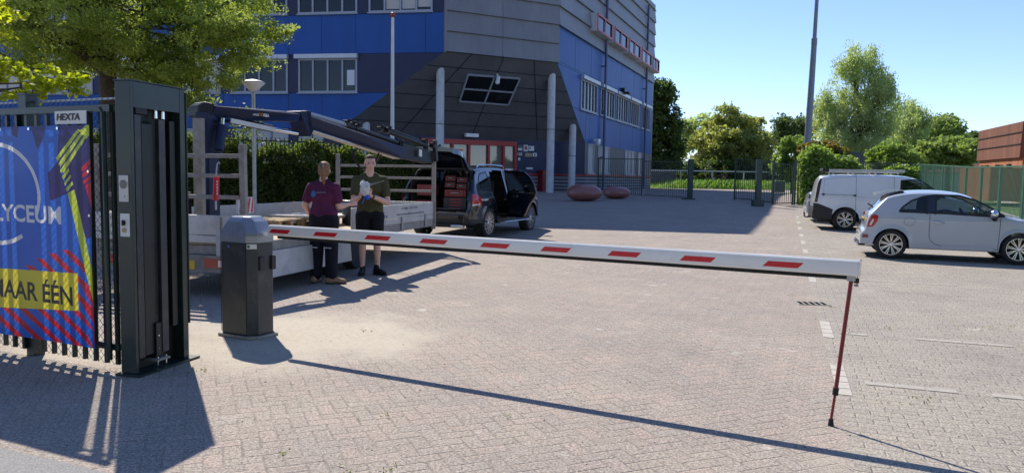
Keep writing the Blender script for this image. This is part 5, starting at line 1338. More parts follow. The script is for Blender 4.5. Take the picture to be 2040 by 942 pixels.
mb = MB(loc=True); mb.tube([(-.8, 0, .36), (-1.02, 0, .34), (-1.06, 0, .36), (-1.07, 0, .45)], [.03, .022, .02, .022], 10); mb.sphere((-1.07, 0, .47), .028); mb.build('tow_hook', M['rubber'], vn, smooth=60)
mb = MB(loc=True); mb.box((1.2, 0, .36), (3.9, 1.45, .2)); mb.box((1.35, 0, 1.05), (.06, 1.45, .95)); mb.build('underbody', M['interior'], vn)
for sy in (-.4, .4):
    mb = MB(loc=True); mb.box((1.75, sy, .70), (.5, .46, .16)); mb.box((1.55, sy, 1.0), (.13, .44, .55)); mb.build('seat', M['interior'], vn, bevel=.03)
mb = MB(loc=True); mb.box((-.83, 0, .62), (.04, .5, .12)); mb.build('number_plate', M['yellow_plate'], vn)
for x in (0, 2.60):
    for sy in (-1, 1): alloy(vn, (x, .78 * sy, .325), sy, .325, .21, .215, 7, 'vee', 'rim')

# ---------------------------------------------------------------- silver car behind the van (only its tail shows)
sd_ = math.atan2(-.30, .954)
so = Vector((vo.x + .98, vo.y + 2.75, 0)); so.z = gz(so.y) - .02
sc_ = thing('parked_car', 'silver car mostly hidden behind the white van, only its tail showing', 'car', so, sd_)
prof = [(-.98, .36), (-.98, .72), (-.93, .78), (-.90, .98), (-.75, 1.05), (-.3, 1.36), (0, 1.43), (.7, 1.46), (1.2, 1.43), (2.1, 1.0), (2.9, .88), (3.3, .7), (3.38, .35)]
sk_ = Car(prof, 1.75, .95, .30, 2.6, .36, .32, corner_r=.3, corner_f=.5, ds=.08)
sgp = [(-.3, 1.0), (-.05, 1.28), (.3, 1.36), (1.1, 1.36), (1.9, 1.0)]
def cl_s(x, y, z, side, sgn):
    if side and inside(sgp, x, z): return 'glass'
    if (not side) and ((1.25 < x < 2.05) or (-.75 < x < -.25)): return 'glass'
    return 'body'
sk_.build(sc_, cl_s, {'body': ('body', M['paint_silver']), 'glass': ('window', M['tint_glass'])}, NR=14, NT=6)
for sg_ in (-1, 1):
    mb = MB(loc=True); sk_.patch(mb, [(-.93, .80), (-.70, .80), (-.70, .95), (-.92, .95)], sg_, .01); mb.build('tail_light', M['tint_glass'], sc_)
for x in (0, 2.6):
    for sy in (-1, 1): alloy(sc_, (x, .76 * sy, .32), sy, .32, .2, .21, 5, 'double', 'rim')

# ---------------------------------------------------------------- black estate with open tailgate
bd_ = math.atan2(math.cos(math.radians(21.5)), math.sin(math.radians(21.5)))
bo_ = place(966, 475, bd_, 0, -.84)
bk_ = thing('parked_car', 'black off road estate with open tailgate, open rear door and shelves of tools inside', 'car', bo_, bd_)
prof = [(-.98, .40), (-.98, .70), (-.95, .78), (-.92, 1.05), (-.80, 1.30), (-.60, 1.62), (-.50, 1.70), (-.2, 1.745), (.6, 1.775), (1.3, 1.765), (1.7, 1.70), (2.0, 1.58), (2.6, 1.15), (2.72, 1.10), (3.3, 1.02), (3.62, .90), (3.76, .70), (3.78, .4)]
bc = Car(prof, 1.94, 1.05, .30, 2.915, .43, .385, sill=.34, corner_r=.34, corner_f=.5, rroof=.12, crown=.05, ds=.04)
bw1 = [(-.52, 1.18), (-.45, 1.40), (-.30, 1.55), (.10, 1.60), (.22, 1.14)]     # rear quarter glass
bw2 = [(.30, 1.14), (.30, 1.60), (1.10, 1.63), (1.10, 1.13)]                   # rear door glass (door is open)
bw3 = [(1.22, 1.13), (1.22, 1.63), (1.62, 1.60), (1.95, 1.47), (2.42, 1.13)]
door = [(.32, 1.62), (1.12, 1.65), (1.12, .46), (.62, .46), (.50, .62), (.42, .80), (.28, 1.0), (.22, 1.12)]
def cl_b(x, y, z, side, sgn):
    if side and sgn < 0 and inside(door, x, z): return None
    if side and z > 1.1 and (inside(bw1, x, z) or inside(bw3, x, z) or (sgn > 0 and inside(bw2, x, z))): return 'glass'
    if not side and 2.02 < x < 2.62 and z > 1.12: return 'glass'
    if x < -.50 and .66 < z < 1.68 and y < .80: return None      # load opening
    if side and z < .50: return 'trim'
    return 'body'
bc.build(bk_, cl_b, {'body': ('body', M['paint_black']), 'glass': ('side_window', M['tint_glass']), 'trim': ('lower_trim', M['black_trim'])})
mb = MB(loc=True)
for sg_ in (-1, 1):
    bc.ribbon(mb, bw1, .03, sg_, .004, True); bc.ribbon(mb, bw3, .03, sg_, .004, True)
mb.build('window_seal', M['black_trim'], bk_)
mb = MB(loc=True); bc.ribbon(mb, [(1.20, 1.10), (2.5, 1.09)], .015, -1, .006); bc.ribbon(mb, [(-.5, 1.13), (.2, 1.10)], .015, -1, .006); mb.build('chrome_strip', M['chrome'], bk_)
mb = MB(loc=True)   # load bay: floor, sides, roof lining, sill, bulkhead
mb.box((.0, 0, .66), (1.75, 1.5, .04)); mb.box((.0, .76, 1.05), (1.5, .03, .8)); mb.box((-.35, -.76, 1.0), (.95, .03, .7)); mb.box((.75, 0, 1.0), (.04, 1.45, .75))
mb.box((.3, 0, 1.66), (1.9, 1.15, .03)); mb.box((1.3, 0, .42), (4.3, 1.6, .16)); mb.build('load_bay', M['interior'], bk_)
mb = MB(loc=True); 
pts = [(-.86, y_, z_) for y_, z_ in ((-.80, .70), (-.80, 1.05))] + [(-.52, -.70, 1.60), (-.50, -.55, 1.66), (-.50, .55, 1.66), (-.52, .70, 1.60), (-.86, .80, 1.05), (-.86, .80, .70)]
mb.tube(pts, .035, 8); mb.build('opening_seal', M['rubber'], bk_)
for sg_ in (-1, 1):
    mb = MB(loc=True); bc.patch(mb, [(-.94, .80), (-.60, .82), (-.50, .90), (-.52, 1.0), (-.78, 1.08), (-.93, 1.08)], sg_, .010); lt = mb.build('tail_light', M['glass_red'], bk_)
    mb = MB(loc=True); bc.patch(mb, [(-.92, .81), (-.64, .83), (-.62, .86), (-.92, .85)], sg_, .014); mb.build('light_strip', M['glass_lens'], lt)
    mb = MB(loc=True); mb.tube([(-.15, .66 * sg_, 1.70), (-.05, .66 * sg_, 1.755), (.7, .67 * sg_, 1.785), (1.45, .66 * sg_, 1.765), (1.55, .66 * sg_, 1.70)], .016, 8); mb.build('roof_rail', M['chrome'], bk_, smooth=40)
    mb = MB(loc=True); mb.box((1.45, .98 * sg_, .37), (2.0, .20, .035)); mb.build('running_board', M['chrome'], bk_, bevel=.01)
    mb = MB(loc=True); mb.box((-.93, .55 * sg_, .335), (.12, .30, .07)); mb.build('exhaust_trim', M['chrome'], bk_, bevel=.02)
    mb = MB(loc=True); mb.box((-.972, .62 * sg_, .56), (.012, .42, .035)); mb.build('reflector', M['glass_red'], bk_)
mb = MB(loc=True); mb.box((-.90, 0, .36), (.12, 1.4, .12)); mb.box((-.95, 0, .50), (.1, 1.5, .22)); mb.box((-.965, 0, .735), (.05, 1.35, .03)); mb.build('rear_bumper', M['black_gloss'], bk_, bevel=.02)
# tailgate lifted on its roof hinge
hx, hzz = -.48, 1.70; ga = math.radians(17)
def gate(x, y, z): return Vector((hx - x * math.cos(ga) - z * math.sin(ga) * -1 * .0, y, hzz + .02 + x * math.sin(ga) + z))
mb = MB(loc=True); rows = []
for i in range(13):
    t = i / 12; x = t * 1.12; w = .62 + .14 * min(1, t * 1.6) if t < .9 else .74; dz = .10 * math.sin(t * math.pi * .9)
    if t > .72: dz += 0
    rows.append([gate(x, -w, dz - .10 if t > .05 else dz - .03), gate(x, -w * .97, dz + .02), gate(x, -w * .5, dz + .05), gate(x, 0, dz + .055), gate(x, w * .5, dz + .05), gate(x, w * .97, dz + .02), gate(x, w, dz - .10 if t > .05 else dz - .03), gate(x, w * .88, dz - .06), gate(x, 0, dz - .03), gate(x, -w * .88, dz - .06)])
mb.grid(rows, close=True); mb.poly(rows[0]); mb.poly(rows[-1][::-1]); tg = mb.build('tailgate', M['paint_black'], bk_, smooth=45)
mb = MB(loc=True); mb.grid([[gate(.10, -.5, .085), gate(.10, .5, .085)], [gate(.30, -.54, .125), gate(.30, .54, .125)], [gate(.5, -.58, .155), gate(.5, .58, .155)]]); mb.build('tailgate_window', M['tint_glass'], tg)
mb = MB(loc=True)
for sg_ in (-1, 1): mb.box(gate(.72, .60 * sg_, .145), (.22, .26, .03)); 
mb.build('tailgate_light', M['glass_red'], tg)
mb = MB(loc=True)
for sg_ in (-1, 1): mb.tube([(-.62, .69 * sg_, 1.35), gate(.55, .66 * sg_, .0)], .014, 8)
mb.build('gas_strut', M['rubber'], bk_, smooth=40)
# open rear door, hinged on the middle pillar
hp = Vector((1.14, -bc.ys(1.14, .9), 0)); th = math.radians(72)
ddir = Vector((-math.cos(th), -math.sin(th), 0)); dn = Vector((ddir.y, -ddir.x, 0))
dp = [(.0, .48), (.50, .48), (.60, .60), (.70, .80), (.86, .98), (.93, 1.08), (.90, 1.30), (.80, 1.50), (.66, 1.62), (.50, 1.655), (.0, 1.66)]
def D(s_, z, o=0): 
    inw = max(0, z - 1.05) * .28
    return hp + ddir * s_ + dn * (o) + Vector((0, 0, z)) + dn * (inw * -.0) + Vector((math.sin(th) * 0, 0, 0)) + Vector((-dn.x, -dn.y, 0)) * (-inw)
mb = MB(loc=True); n_ = len(dp); 
low = [p for p in dp if True]
frame_o = dp; cen = (.44, 1.34)
lowp = [(.0, .48), (.50, .48), (.60, .60), (.70, .80), (.86, .98), (.93, 1.10), (0, 1.10)]
for o0, o1 in ((-.035, .035),):
    mb.add([D(a, b, o0) for a, b in lowp] + [D(a, b, o1) for a, b in lowp], [tuple(range(7)), tuple(range(13, 6, -1))] + [(k, k + 7, (k + 1) % 7 + 7, (k + 1) % 7) for k in range(7)])
up_out = [(.0, 1.10), (.0, 1.66), (.50, 1.655), (.66, 1.62), (.80, 1.50), (.90, 1.30), (.93, 1.10)]
up_in = [(.05, 1.10), (.05, 1.60), (.48, 1.60), (.62, 1.565), (.74, 1.46), (.83, 1.28), (.86, 1.10)]
for k in range(6):
    q = [up_out[k], up_out[k + 1], up_in[k + 1], up_in[k]]
    mb.hexa([D(*q[0], -.02), D(*q[1], -.02), D(*q[2], -.02), D(*q[3], -.02), D(*q[0], .02), D(*q[1], .02), D(*q[2], .02), D(*q[3], .02)])
dr_ = mb.build('rear_door', M['paint_black'], bk_, smooth=35, bevel=.006)
mb = MB(loc=True); mb.poly([D(a, b, 0) for a, b in up_in]); mb.build('door_window', M['tint_glass'], dr_)
mb = MB(loc=True); inn = -.045
mb.bar(D(.02, 1.105, -.04), D(.90, 1.095, -.04), .012, .02); mb.bar(D(.02, 1.105, .04), D(.90, 1.095, .04), .012, .02); mb.build('door_strip', M['chrome'], dr_)
mb = MB(loc=True); mb.bar(D(.18, 1.0, -.055), D(.34, 1.01, -.055), .02, .03); mb.bar(D(.18, 1.0, .055), D(.34, 1.01, .055), .02, .03); mb.build('door_handle', M['chrome'], dr_)
mb = MB(loc=True)
for o_ in (-.05, .05): mb.prism([D(.1, .56, o_), D(.46, .56, o_), D(.50, .66, o_), D(.1, .68, o_)], dn * .01)
mb.build('door_pocket', M['black_trim'], dr_)
for sx, sy in ((1.9, -.4), (1.9, .4), (.95, -.4), (.95, .4)):
    mb = MB(loc=True); mb.box((sx, sy, .80), (.5, .5, .2)); mb.box((sx - .28, sy, 1.12), (.16, .48, .6)); mb.box((sx - .3, sy, 1.5), (.1, .28, .16)); mb.build('seat', M['interior'], bk_, bevel=.04)
for x in (0, 2.915):
    for sy in (-1, 1): alloy(bk_, (x, .83 * sy, .385), sy, .385, .25, .275, 10, 'vee', 'rim')
mb = MB(loc=True); 
for sg_ in (-1, 1): mb.sphere((2.15, 1.12 * sg_, 1.18), (.09, .13, .10))
mb.build('mirror', M['paint_black'], bk_, smooth=60)
mb = MB(loc=True); a = bc.S(-.62, 1.0, -1, .005); b = bc.S(.12, 1.0, -1, .005); put_text(mb, 'speedgates', bc.S(-.55, .905, -1, .006), (b - a).normalized(), (0, 0, 1), .42, .075, .03); mb.build('lettering', M['white_vinyl'], bk_)
# tools in the load bay: each box a thing
BW = ROOT[bk_]
def tool(name, label, c, d, m, cat='toolbox', group='tool boxes in the black car', face=None):
    w = BW @ Vector(c); t = thing(name, label, cat, w - Vector((0, 0, d[2] / 2)), bd_, group)
    mb = MB(loc=True); mb.box((0, 0, d[2] / 2), d); mb.build('case', M[m], t, bevel=.012)
    if face == 'red':
        mb = MB(loc=True)
        for y in (-d[1] * .36, d[1] * .36): mb.box((-d[0] / 2 - .008, y, d[2] * .5), (.016, .03, d[2] * .8))
        mb.box((-d[0] / 2 - .008, 0, d[2] * .82), (.016, d[1] * .66, .022)); mb.box((-d[0] / 2 - .008, 0, d[2] * .2), (.016, d[1] * .66, .022)); mb.build('red_trim', M['dark_red'], t)
        mb = MB(loc=True); mb.tube([(-d[0] / 2 - .02, -d[1] * .2, d[2] * .5), (-d[0] / 2 - .045, -d[1] * .15, d[2] * .56), (-d[0] / 2 - .045, d[1] * .15, d[2] * .56), (-d[0] / 2 - .02, d[1] * .2, d[2] * .5)], .009, 8); mb.build('handle', M['galv'], t)
    return t
cols = [(-.22, 'left'), (-.56, 'right')]
tool('tool_box', 'black tool box with red trim, top left of the stack in the open car', (-.50, -.24, 1.43), (.35, .28, .13), 'black_trim', face='red')
tool('tool_box', 'black tool box with red trim, top right of the stack in the open car', (-.50, -.54, 1.40), (.35, .28, .13), 'black_trim', face='red')
tool('tool_box', 'black tool box with red trim, second row at left in the open car', (-.53, -.24, 1.28), (.35, .28, .13), 'black_trim', face='red')
tool('tool_box', 'black tool box with red trim, second row at right in the open car', (-.53, -.54, 1.25), (.35, .28, .13), 'black_trim', face='red')
tool('tool_box', 'wide red tool box in the middle of the stack in the open car', (-.56, -.39, 1.09), (.35, .56, .17), 'dark_red', face='red')
dw = tool('drawer_cabinet', 'black drawer cabinet with red drawer strips under the red tool boxes', (-.58, -.39, .84), (.36, .60, .30), 'black_trim', 'cabinet', None)
mb = MB(loc=True)
for k in range(4): mb.box((-.185, -.03, .05 + k * .068), (.012, .30, .014))
mb.build('drawer_strip', M['refl_red'], dw)
tool('parts_box', 'red crate of parts at the left side of the open load bay', (-.55, .42, 1.15), (.35, .42, .26), 'dark_red', 'crate', None)
tool('parts_box', 'low red case standing on the load floor at the left of the open car', (-.58, .42, .80), (.36, .46, .22), 'dark_red', 'case', None)
# ================================================================== PEOPLE
def organic(name, mb, voxel, m, parent, smooth_it=3, root=None):
    """closed primitives in mb are melted into one continuous surface"""
    me = bpy.data.meshes.new('t'); me.from_pydata([tuple(p) for p in mb.v], [], mb.f); me.update()
    o = bpy.data.objects.new('t', me); SC.collection.objects.link(o)
    a = o.modifiers.new('r', 'REMESH'); a.mode = 'VOXEL'; a.voxel_size = voxel
    if smooth_it: b = o.modifiers.new('s', 'SMOOTH'); b.iterations = smooth_it; b.factor = .6
    dg = bpy.context.evaluated_depsgraph_get(); dg.update()
    me2 = bpy.data.meshes.new_from_object(o.evaluated_get(dg)); bpy.data.objects.remove(o); bpy.data.meshes.remove(me)
    me2.name = name; me2.materials.clear(); r = link(me2, name, m, parent); me2.shade_smooth(); return r
def cap(mb, a, b, ra, rb, n=14):
    a = Vector(a); b = Vector(b); d = (b - a); L = d.length; d = d / L if L > 1e-6 else Vector((0, 0, 1)); prof = []
    for k in range(5): t = math.pi / 2 * k / 4; prof.append((ra * math.sin(t) + 1e-4, -ra * math.cos(t)))
    for k in range(5): t = math.pi / 2 * k / 4; prof.append((rb * math.cos(t) + 1e-4, L + rb * math.sin(t)))
    mb.lathe(prof, a, n, d)
def chain(mb, pts, rs):
    for i in range(len(pts) - 1): cap(mb, pts[i], pts[i + 1], rs[i], rs[i + 1])
def ell(mb, c, r, ux=(1, 0, 0), uy=(0, 1, 0), uz=(0, 0, 1)): mb.sphere(c, r, 18, 12, ux, uy, uz)
def hand(mb, wrist, palm_dir, spread_dir, curl_dir, s=1.0, curl=.5, thumb=1):
    """palm with four unequal bent fingers and a thumb leaving its side"""
    w = Vector(wrist); p = Vector(palm_dir).normalized(); q = Vector(spread_dir); q = (q - p * q.dot(p)).normalized(); c = Vector(curl_dir); c = (c - p * c.dot(p) - q * c.dot(q)).normalized()
    pc = w + p * .045 * s; mb.sphere(pc, (.050 * s, .041 * s, .017 * s), 14, 10, p, q, c)
    for k, (o, L) in enumerate(((.030, .070), (.010, .080), (-.011, .074), (-.030, .058))):
        b = w + p * .082 * s + q * o * s; th = curl * .9
        j1 = b + (p * math.cos(th) + c * math.sin(th)) * L * .48 * s; th2 = th + curl * 1.1
        j2 = j1 + (p * math.cos(th2) + c * math.sin(th2)) * L * .32 * s; th3 = th2 + curl * .7
        j3 = j2 + (p * math.cos(th3) + c * math.sin(th3)) * L * .22 * s
        chain(mb, [b - p * .02 * s, j1, j2, j3], [.0095 * s, .0088 * s, .008 * s, .0068 * s])
    b = w + p * .025 * s + q * .032 * s * thumb; j = b + (p * .6 + q * .75 * thumb + c * .35).normalized() * .036 * s; e = j + (p * .85 + q * .25 * thumb + c * .5).normalized() * .030 * s
    chain(mb, [b - q * .012 * s * thumb, j, e], [.0125 * s, .0105 * s, .0085 * s])
def head(mb, c, yaw=0, pitch=0, s=1.0):
    """skull, jaw, nose, lips, brow, ears; local y is where the face looks"""
    Rm = Matrix.Rotation(yaw, 3, 'Z') @ Matrix.Rotation(pitch, 3, 'X'); c = Vector(c)
    X_, Y_, Z_ = Rm @ Vector((1, 0, 0)), Rm @ Vector((0, 1, 0)), Rm @ Vector((0, 0, 1))
    def P_(x, y, z): return c + (X_ * x + Y_ * y + Z_ * z) * s
    def el(x, y, z, a, b, d): mb.sphere(P_(x, y, z), (a * s, b * s, d * s), 18, 12, X_, Y_, Z_)
    el(0, -.012, .035, .074, .092, .078); el(0, .018, -.03, .060, .070, .075); el(0, .040, -.078, .038, .040, .030)
    el(0, .088, -.018, .011, .014, .028); el(0, .100, -.036, .014, .012, .010); el(0, .083, -.062, .022, .010, .007); el(0, .081, -.073, .019, .009, .007)
    el(.033, .074, .012, .024, .012, .008); el(-.033, .074, .012, .024, .012, .008); el(.045, .055, -.03, .022, .024, .02); el(-.045, .055, -.03, .022, .024, .02)
    for sx in (-1, 1): el(.077 * sx, -.005, -.012, .009, .018, .031)
    return P_, (X_, Y_, Z_)
M['skin'] = mat('skin', (.70, .43, .33), .5, 0, .08, 12); M['skin'].node_tree.nodes['Principled BSDF'].inputs['Subsurface Weight'].default_value = .08
def cloth_mat(name, c, r=.85):
    t = MT(name); v, X, Y, Z = t.xyz(); n = t.noise(v, 7, 4, .6); n2 = t.noise(t.vec(X * 2, Y * 2, Z), 11, 3, .5, 1.2)
    t.set(Base_Color=t.ramp(n, [(.3, tuple(q * .82 for q in c)), (.7, tuple(min(1, q * 1.15) for q in c))]), Roughness=r, Specular_IOR_Level=.2, Sheen_Weight=.0); t.bump(n2, .8, .03); return t.m
# ---------------------------------------------------------------- man facing the camera (local +y = where he faces)
mo = G(737, 547); hyaw = math.radians(180 + 12)
man = thing('person', 'man in olive t-shirt and black shorts facing the camera, both hands raised', 'person', mo, hyaw)
def Lm(px, py, Y):   # photo point to the man's own frame
    return ROOT[man].inverted() @ at(px, py, Y)
Ym = mo.y
# local x+ is his left?  facing +y, x+ is his right-hand side
hip, sh = .93, 1.50
body = MB(loc=True)
eL, eR = Vector((-.27, .10, 1.12)), Vector((.25, .13, 1.14))      # elbows (his left = -x)
sL, sR = Vector((-.205, .0, 1.475)), Vector((.205, .0, 1.475))
hL, hR_ = Vector((.0, .33, 1.235)), Vector((.155, .31, 1.215))
chain(body, [sL, eL], [.052, .043]); chain(body, [eL, eL.lerp(hL, .35), hL], [.043, .044, .027])
chain(body, [sR, eR], [.052, .043]); chain(body, [eR, eR.lerp(hR_, .35), hR_], [.043, .044, .027])
hand(body, hL, Vector((.45, .35, .55)), Vector((-.2, .2, .6)), Vector((.6, -.5, -.2)), 1.0, .75, 1)
hand(body, hR_, Vector((-.10, .30, .75)), Vector((.2, .6, .3)), Vector((-.9, -.1, .0)), 1.0, .75, 1)
chain(body, [(0, -.005, 1.50), (0, .015, 1.60), (0, .02, 1.65)], [.075, .060, .058])
for sx, ft in ((-.10, (-.115, .02)), (.105, (.115, .0))):
    chain(body, [(sx, 0, .93), (sx * 1.05, .01, .52), (sx * 1.1, -.015, .36), (ft[0], -.02, .10)], [.085, .058, .054, .036]); body.sphere((ft[0] * 1.0, -.025, .33), (.052, .056, .11))
    cap(body, (ft[0], -.02, .09), (ft[0], -.01, .07), .034, .03)
body.sphere((0, 0, 1.0), (.15, .10, .16)); body.sphere((0, 0, 1.3), (.17, .10, .2))
HC = Vector((.0, .03, 1.725))
PH, AX = head(body, HC, .15, -.12, 1.06)
organic('body', body, .0075, M['skin'], man, 2)
hb_ = MB(loc=True); Xh, Yh, Zh = AX
def hpt(x, y, z): return PH(x, y, z)
hb_.sphere(hpt(0, -.022, .052), (.0785, .092, .073), 20, 14, Xh, Yh, Zh); hb_.sphere(hpt(0, -.045, .0), (.074, .065, .07), 18, 12, Xh, Yh, Zh); hb_.sphere(hpt(0, .035, .090), (.058, .045, .030), 18, 12, Xh, Yh, Zh)
organic('hair', hb_, .008, mat('hair_dark', (.055, .038, .026), .8, 0, .3, 60), man, 2)
fb = MB(loc=True)
for sx in (-1, 1): fb.sphere(hpt(.031 * sx, .0805, .000), (.011, .006, .0055), 12, 8, Xh, Yh, Zh)
fb.build('eyes', M['letter_dark'], man, smooth=60)
fb = MB(loc=True)
for sx in (-1, 1): fb.sphere(hpt(.033 * sx, .084, .018), (.020, .005, .0035), 12, 8, Xh, Yh, Zh)
fb.build('eyebrows', M['bark'], man, smooth=60)
fb = MB(loc=True); fb.sphere(hpt(0, .0905, -.066), (.021, .005, .0045), 12, 8, Xh, Yh, Zh); fb.build('lips', mat('lips', (.38, .13, .10), .5), man, smooth=60)
st_ = MB(loc=True)
chain(st_, [(-.15, -.0, 1.46), (0, -.01, 1.475), (.15, -.0, 1.46)], [.082, .088, .082]); st_.sphere((0, .01, 1.34), (.205, .125, .17)); st_.sphere((0, .005, 1.16), (.180, .118, .18)); st_.sphere((0, 0, 1.0), (.178, .120, .10))
chain(st_, [(-.10, .0, 1.10), (-.10, .0, .965)], [.10, .108]); chain(st_, [(.10, .0, 1.10), (.10, .0, .965)], [.10, .108])
for s_, e_ in ((sL, eL), (sR, eR)): chain(st_, [s_ + Vector((0, 0, -.012)), s_.lerp(e_, .62)], [.075, .071])
chain(st_, [(-.15, -.01, 1.495), (-.04, -.01, 1.545)], [.05, .055]); chain(st_, [(.15, -.01, 1.495), (.04, -.01, 1.545)], [.05, .055])
o = organic('t_shirt', st_, .011, cloth_mat('olive_cloth', (.085, .080, .040)), man, 4)
so_ = MB(loc=True)
chain(so_, [(-.085, 0, .95), (.085, 0, .95)], [.118, .118])
for sx in (-.10, .105): chain(so_, [(sx, 0, .92), (sx * 1.08, .01, .56)], [.122, .100])
organic('shorts', so_, .011, cloth_mat('black_cloth', (.013, .014, .019)), man, 3)
def shoe(par, x, y, yaw, m, ms, L=.29, hgt=.10):
    mb = MB(loc=True); R_ = Matrix.Rotation(yaw, 3, 'Z')
    def q(a, b, c): return Vector((x, y, 0)) + R_ @ Vector((a, b, c))
    ux_, uy_ = R_ @ Vector((1, 0, 0)), R_ @ Vector((0, 1, 0))
    mb.sphere(q(0, -.02, .055), (.043, .075, .052), 16, 10, ux_, uy_); mb.sphere(q(0, .12, .042), (.048, .080, .036), 16, 10, ux_, uy_); mb.sphere(q(0, .05, .055), (.042, .09, .045), 16, 10, ux_, uy_); cap(mb, q(0, -.03, .07), q(0, -.025, hgt + .015), .044, .046)
    sh_ = organic('shoe', mb, .008, m, par, 2)
    mb = MB(loc=True); pr = [q(a * .052 * (1 if b > .05 else .86), b, .0) for a, b in ((-.6, -.09), (.6, -.09), (1, -.04), (.95, .05), (1.05, .12), (.6, .195), (-.6, .195), (-1.05, .12), (-.95, .05), (-1, -.04))]
    mb.prism(pr, (0, 0, .022)); mb.build('sole', ms, sh_, bevel=.004)
shoe(man, -.115, .02, math.radians(38), cloth_mat('shoe_black', (.012, .012, .014), .7), M['rubber']); shoe(man, .115, .0, math.radians(-10), M['rubber'], M['rubber'])
mb = MB(loc=True); wv = (hL - eL).normalized(); mb.tube([hL - wv * .06, hL - wv * .035], .034, 16); wt = mb.build('wrist_watch', M['rubber'], man, smooth=40)
mb = MB(loc=True); c = hL - wv * .048 + Vector((-.01, .02, .03)); mb.sphere(c, (.020, .012, .018)); mb.build('watch_face', M['anthracite'], wt, smooth=50)
# what he holds
t = MT('clear_film'); t.set(Base_Color=(.85, .9, .95), Roughness=.12, Specular_IOR_Level=.8); v, X, Y, Z = t.xyz(); t.bump(t.noise(v, 40, 3), 1.0, .02)
tr_ = t.nt.nodes.new('ShaderNodeBsdfTransparent'); mx_ = t.nt.nodes.new('ShaderNodeMixShader'); mx_.inputs[0].default_value = .35
t.nt.links.new(t.b.outputs[0], mx_.inputs[1]); t.nt.links.new(tr_.outputs[0], mx_.inputs[2]); t.nt.links.new(mx_.outputs[0], t.out.inputs[0]); FILM = t.m
MW = ROOT[man]
bagc = MW @ Vector((.085, .40, 1.33)); pb_ = thing('plastic_bag', 'crumpled clear plastic bag of parts held up by the man in olive', 'plastic bag', bagc, hyaw)
r_ = random.Random(4); mb = MB(loc=True)
for (cx_, cz_, sx_, sz_) in ((0, 0, .07, .10), (.03, .075, .04, .05), (-.035, .06, .04, .045)):
    mb.sphere((cx_, 0, cz_), (sx_, .035, sz_), 13, 9)
mb.v = [p + Vector((r_.uniform(-.012, .012), r_.uniform(-.014, .014), r_.uniform(-.012, .012))) for p in mb.v]
mb.build('film', FILM, pb_)
mb = MB(loc=True)
mb.bar((-.03, .02, .06), (-.28, .05, .13), .003, .03, (0, 1, 0)); mb.bar((-.03, .02, .04), (-.2, .06, .10), .003, .025, (0, 1, 0)); mb.build('film_strip', FILM, pb_)
mb = MB(loc=True)
for k in range(9): mb.sphere((r_.uniform(-.05, .05), r_.uniform(-.01, .03), r_.uniform(-.08, .09)), (.016, .014, .020), 8, 6)
mb.build('parts', M['white_paint'], pb_, smooth=50)
mb = MB(loc=True); mb.sphere((-.04, .0, -.12), (.035, .02, .035)); mb.bar((.0, 0, -.12), (.04, 0, -.22), .01, .05, (0, 1, 0)); mb.build('blue_tag', mat('tag_blue', (.01, .12, .75), .35), pb_)
# ---------------------------------------------------------------- woman with her back to the camera
wo = G(645, 564); wyaw = math.radians(-14)
wm = thing('person', 'person in purple t-shirt with blond ponytail seen from behind, in dark work trousers', 'person', wo, wyaw)
k_ = .945
body = MB(loc=True)
sL, sR = Vector((-.185, 0, 1.37)), Vector((.185, 0, 1.37)); eL, eR = Vector((-.265, -.04, 1.10)), Vector((.225, .03, 1.09))
hL, hR_ = Vector((-.20, .08, .90)), Vector((.29, .20, 1.12))
chain(body, [sL, eL], [.052, .044]); chain(body, [eL, eL.lerp(hL, .35), hL], [.044, .043, .028]); chain(body, [sR, eR], [.052, .045]); chain(body, [eR, eR.lerp(hR_, .35), hR_], [.045, .045, .028])
hand(body, hL, Vector((.15, .25, -.6)), Vector((0, 1, 0)), Vector((1, 0, 0)), .94, .5, 1); hand(body, hR_, Vector((.65, .5, .12)), Vector((0, .2, 1)), Vector((-.5, .6, 0)), .94, .45, 1)
chain(body, [(0, 0, 1.40), (0, .01, 1.50), (0, .01, 1.54)], [.068, .054, .054]); body.sphere((0, 0, 1.2), (.16, .10, .2)); body.sphere((0, 0, .95), (.15, .11, .14))
for sx in (-.10, .10): chain(body, [(sx, 0, .9), (sx * 1.1, .01, .48), (sx * 1.15, 0, .10)], [.10, .06, .045])
PH2, AX2 = head(body, Vector((.01, .012, 1.595)), .30, .04, 1.02)
organic('body', body, .0078, M['skin'], wm, 2)
M['hair_blond'] = mat('hair_blond', (.25, .14, .065), .7, 0, .45, 70, bump=.8, bscale=90)
Xh, Yh, Zh = AX2; hb_ = MB(loc=True)
hb_.sphere(PH2(0, -.020, .045), (.085, .100, .082), 20, 14, Xh, Yh, Zh); hb_.sphere(PH2(0, -.040, -.015), (.083, .072, .085), 18, 12, Xh, Yh, Zh)
chain(hb_, [PH2(0, -.10, .045), PH2(0, -.150, .035), PH2(.008, -.160, -.03), PH2(.014, -.150, -.12), PH2(.018, -.135, -.185)], [.030, .036, .038, .030, .010])
organic('hair', hb_, .008, M['hair_blond'], wm, 1)
mb = MB(loc=True); mb.tube([PH2(0, -.112, .043), PH2(0, -.128, .040)], .036, 14); mb.build('hair_tie', M['rubber'], wm, smooth=40)
st_ = MB(loc=True)
chain(st_, [(-.14, 0, 1.355), (0, -.005, 1.375), (.14, 0, 1.355)], [.078, .085, .078]); st_.sphere((0, 0, 1.24), (.198, .128, .17)); st_.sphere((0, 0, 1.08), (.178, .125, .16)); st_.sphere((0, 0, .965), (.195, .138, .09)); chain(st_, [(-.085, 0, .99), (.085, 0, .99)], [.125, .125])
for s_, e_ in ((sL, eL), (sR, eR)): chain(st_, [s_ + Vector((0, 0, -.015)), s_.lerp(e_, .66)], [.074, .071])
